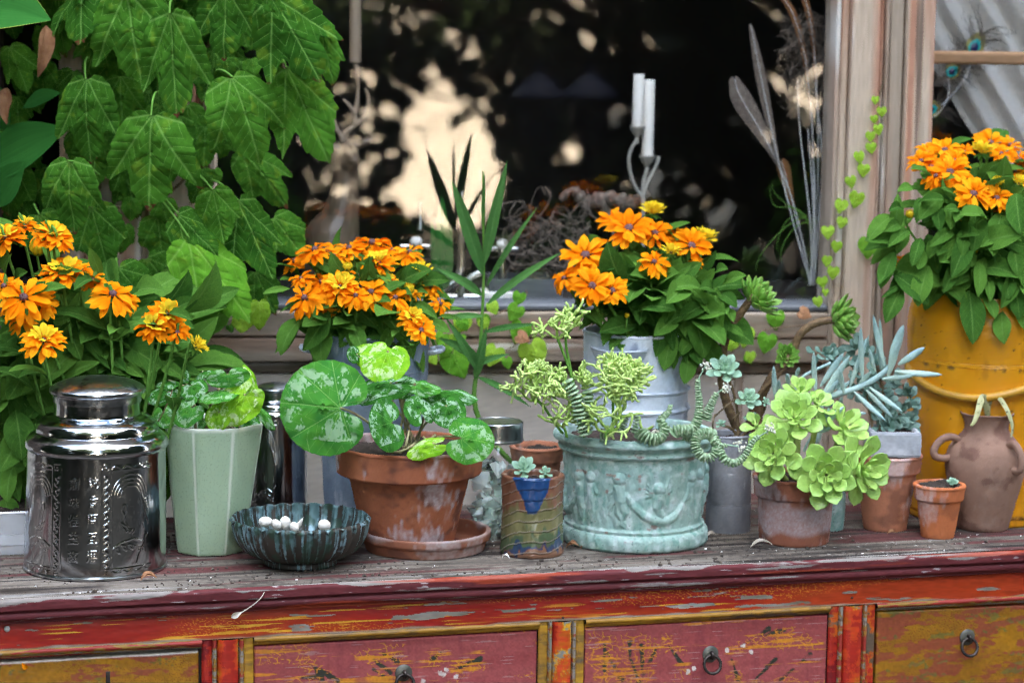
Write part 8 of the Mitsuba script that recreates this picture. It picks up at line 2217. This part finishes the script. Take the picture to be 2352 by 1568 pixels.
for i, (ex, ey, ang, s, foot) in enumerate(((1425, 385, 0.5, 1.0, (1130, 900)), (1235, 600, 0.9, 0.85, (1060, 1000)), (1050, 930, 1.35, 0.95, (880, 1500)))):
    t = thing('peacock_feather', ['peacock feather with its eye just above the glazing bar', 'peacock feather with its eye just below the glazing bar', 'lowest peacock feather close to the window post'][i], 'feather')
    q = lambda x, y, d=0.12 + 0.012 * i: inw(*c6b(x, y), d)
    c = q(ex, ey); ax = WALL.R @ np.array([math.sin(ang), 0, math.cos(ang)]); sx = WALL.R @ np.array([math.cos(ang), 0, -math.sin(ang)]); fw = WALL.R @ np.array([0, -1.0, 0])
    for k, (ra, rb_, off, m) in enumerate(((105, 78, 18, 'mat_eye_bronze'), (66, 50, -10, 'mat_eye_teal'), (38, 30, -16, 'mat_eye_navy'))):
        g = np.linspace(0, 2 * np.pi, 33)[:-1]
        P = c + fw * 0.0012 * k + ax * off * pb * s + np.outer(np.cos(g) * ra * pb * s, ax) + np.outer(np.sin(g) * rb_ * pb * s * (1 - 0.2 * np.cos(g)), sx)
        vv = np.vstack([(c + fw * (0.0012 * k + 0.0012) + ax * off * pb * s)[None], P, P - fw * 0.001])
        j = np.arange(32)
        ff = np.vstack([np.stack([j * 0, 1 + j, 1 + (j + 1) % 32], 1), np.stack([1 + j, 33 + j, 33 + (j + 1) % 32], 1), np.stack([1 + j, 33 + (j + 1) % 32, 1 + (j + 1) % 32], 1)])
        put(('eye', 'eye_ring', 'pupil')[k], (vv, ff), m, t, smooth=False)
    p = path([q(*foot), (q(*foot) + c) / 2 + sx * 0.01, c - ax * 60 * pb], 24)
    put('shaft', tube(p, 4 * pb, 6), 'mat_quill', t)
    S = []
    for k in range(64):
        s_ = -1 if k % 2 else 1
        f_ = (k // 2) / 31
        b = c - ax * (260 - 380 * f_) * pb * s
        d1 = ax * rm.uniform(.5, 1.0) + sx * s_ * rm.uniform(.3, .9)
        L = (150 + 120 * (1 - abs(f_ - .5))) * pb * s * rm.uniform(.7, 1.25)
        e = b + d1 * L * 0.6; e2 = e + (ax * rm.uniform(.0, .7) + sx * s_ * rm.uniform(.3, 1.1) + fw * rm.uniform(-.1, .3)) * L * 0.55
        S.append(tube(path([b, (b + e) / 2 + ax * L * .08, e, e2], 10), np.linspace(0.0008, 0.0003, 10), 4))
    k = put('barbs', join(S), 'mat_barb', t); labels[k] = {'kind': 'stuff'}

# ------------------------------------------------------------------ small things on the sideboard
mat('mat_crumb', lambda p, n, uv: mix((0.02, 0.015, 0.012), (0.13, 0.10, 0.08), noise(p.x * 300, p.y * 300)), 0.9)
mat('mat_perlite', (0.78, 0.77, 0.75), 0.7)
OBST = [(C_TIN, R_TIN), (C_VASE, R_VASE), (C_BOWL, R_BF), (C_SAU, R_SAU), (C_JAR, R_JAR), (C_CUP, R_CUP), (C_REL, R_REL), (C_CAN, R_CAN), (C_AEO, R_AEO), (C_STK, R_STK), (C_SML, R_SML), (C_JUG, R_JUG), (C_YEL, R_YEL), (C_TIN2, 0.04)]
def free(p, k=0.002):
    return all((p[0] - c[0]) ** 2 + (p[1] - c[1]) ** 2 > (r + k) ** 2 for c, r in OBST)
def bits(n, smin, smax, seed, near):
    r = np.random.RandomState(seed); out = []
    while len(out) < n:
        x = r.uniform(-0.58, 0.68); y = r.uniform(0.008, 0.30) ** 1.0
        p = SB.w((x, y, 0.0))
        if not free(p) or nfbm(x * 7 + seed, y * 16, 1.0) < near:
            continue
        s = r.uniform(smin, smax) * (1 if r.rand() < .85 else 1.7)
        v, f = ellipsoid((0, 0, 0), (s, s * r.uniform(.6, 1), s * r.uniform(.4, .8)), 0)
        a = r.uniform(0, 6.28); R = np.array([[math.cos(a), -math.sin(a), 0], [math.sin(a), math.cos(a), 0], [0, 0, 1]])
        out.append(((v * (1 + 0.3 * r.uniform(-1, 1, (len(v), 1)))) @ R.T + p + [0, 0, s * 0.35], f))
    return join(out)[:2]
tag(put('soil_crumbs', bits(1300, 0.0006, 0.0018, 3, 0.46), 'mat_crumb', smooth=False), 'dark crumbs of soil scattered over the weathered top', 'soil', kind='stuff')
tag(put('white_grit', bits(80, 0.0006, 0.0013, 8, 0.52), 'mat_perlite', smooth=False), 'white grit scattered over the weathered top', 'grit', kind='stuff')
def litter(name, label, cat, px, py, L, w, ang, m, z=0.0):
    p = on_table(px, py) if z == 0 else at(px, py, z)
    d = np.array([math.cos(ang), math.sin(ang), 0.12])
    tag(put(name, leaf(p + [0, 0, 0.001] - d * L / 2, p + d * L / 2 + [0, 0, 0.002], w, (0.1, -0.3, 1), 0.25, 0.5, 0.5, 0.8, 5, 9, 0.1), m), label, cat)
litter('dead_leaf', 'curled brown dead leaf in front of the large tea tin', 'leaf', *c4(680, 1097), 0.018, 0.009, 0.2, 'mat_dry_leaf')
litter('dead_leaf', 'brown dead leaf at the foot of the relief planter on its left', 'leaf', *c6(380, 1400), 0.016, 0.008, -0.3, 'mat_dry_leaf')
litter('dead_leaf', 'second brown dead leaf under the front of the relief planter', 'leaf', *c6(445, 1402), 0.013, 0.007, 0.4, 'mat_dry_leaf')
mat('mat_husk', lambda p, n, uv: mix((0.42, 0.35, 0.28), (0.60, 0.54, 0.46), noise(p.x * 300, p.y * 300)), 0.7)
litter('husk', 'pale papery husk in front of the whitened terracotta pot', 'husk', *(480 + 1215 * 0.2312, 520 + 118 * 0.2312), 0.028, 0.006, 0.1, 'mat_husk')
litter('husk', 'small pale chip of husk left of the whitened terracotta pot', 'husk', *(480 + 1000 * 0.2312, 520 + 68 * 0.2312), 0.010, 0.006, 0.3, 'mat_husk')
litter('white_shard', 'thin white shard lying before the stoneware cup', 'shard', *(480 + 112 * 0.2312, 520 + 168 * 0.2312), 0.014, 0.004, -0.9, 'mat_perlite')
litter('dead_leaf', 'small red brown scrap lying left of the smallest terracotta pot', 'leaf', *(480 + 1780 * 0.2312, 520 + 62 * 0.2312), 0.012, 0.005, 0.2, 'mat_dry_leaf')
t = thing('dry_twig', 'dry grass stalk caught over the front edge of the top below the fluted bowl', 'twig')
fe_ = lambda px, py, y: SB.w((SB.hit(px, py, y)[0], y, SB.hit(px, py, y)[1]))
put('stalk', tube(path([fe_(265, 589, 0.004), fe_(258, 600, -0.006), fe_(246, 609, -0.004), fe_(237, 614, -0.002)], 20), np.linspace(0.0005, 0.0008, 20), 6), 'mat_husk', t)
put('husk', leaf(fe_(242, 611, -0.003), fe_(231, 617, -0.002), 0.007, (0.2, -1, 0.3), 0.2, 0.4, 0.6, 0.7, 5, 9), 'mat_husk', t)
t = thing('fallen_petal', 'withered orange petal on the upper edge of the left ochre drawer', 'petal')
put('petal', leaf(fe_(22, 662, 0.0125), fe_(27, 668, 0.013), 0.006, (0, -1, .3), 0.2, 0.4, 0.6, 0.7, 5, 8), 'mat_petal', t)
mat('mat_nail', (0.45, 0.42, 0.40), 0.5)
c = fe_(7, 628, 0.0112)
put('nail', ellipsoid(c, (0.0034, 0.0016, 0.0034), 2), 'mat_nail', sb)
for px, py in ((118, 689), (232, 640), (563, 617), (852, 597)):
    c = fe_(px, py, 0.0115)
    put('nail', ellipsoid(c, (0.0014, 0.0008, 0.0014), 1), 'mat_iron', sb)
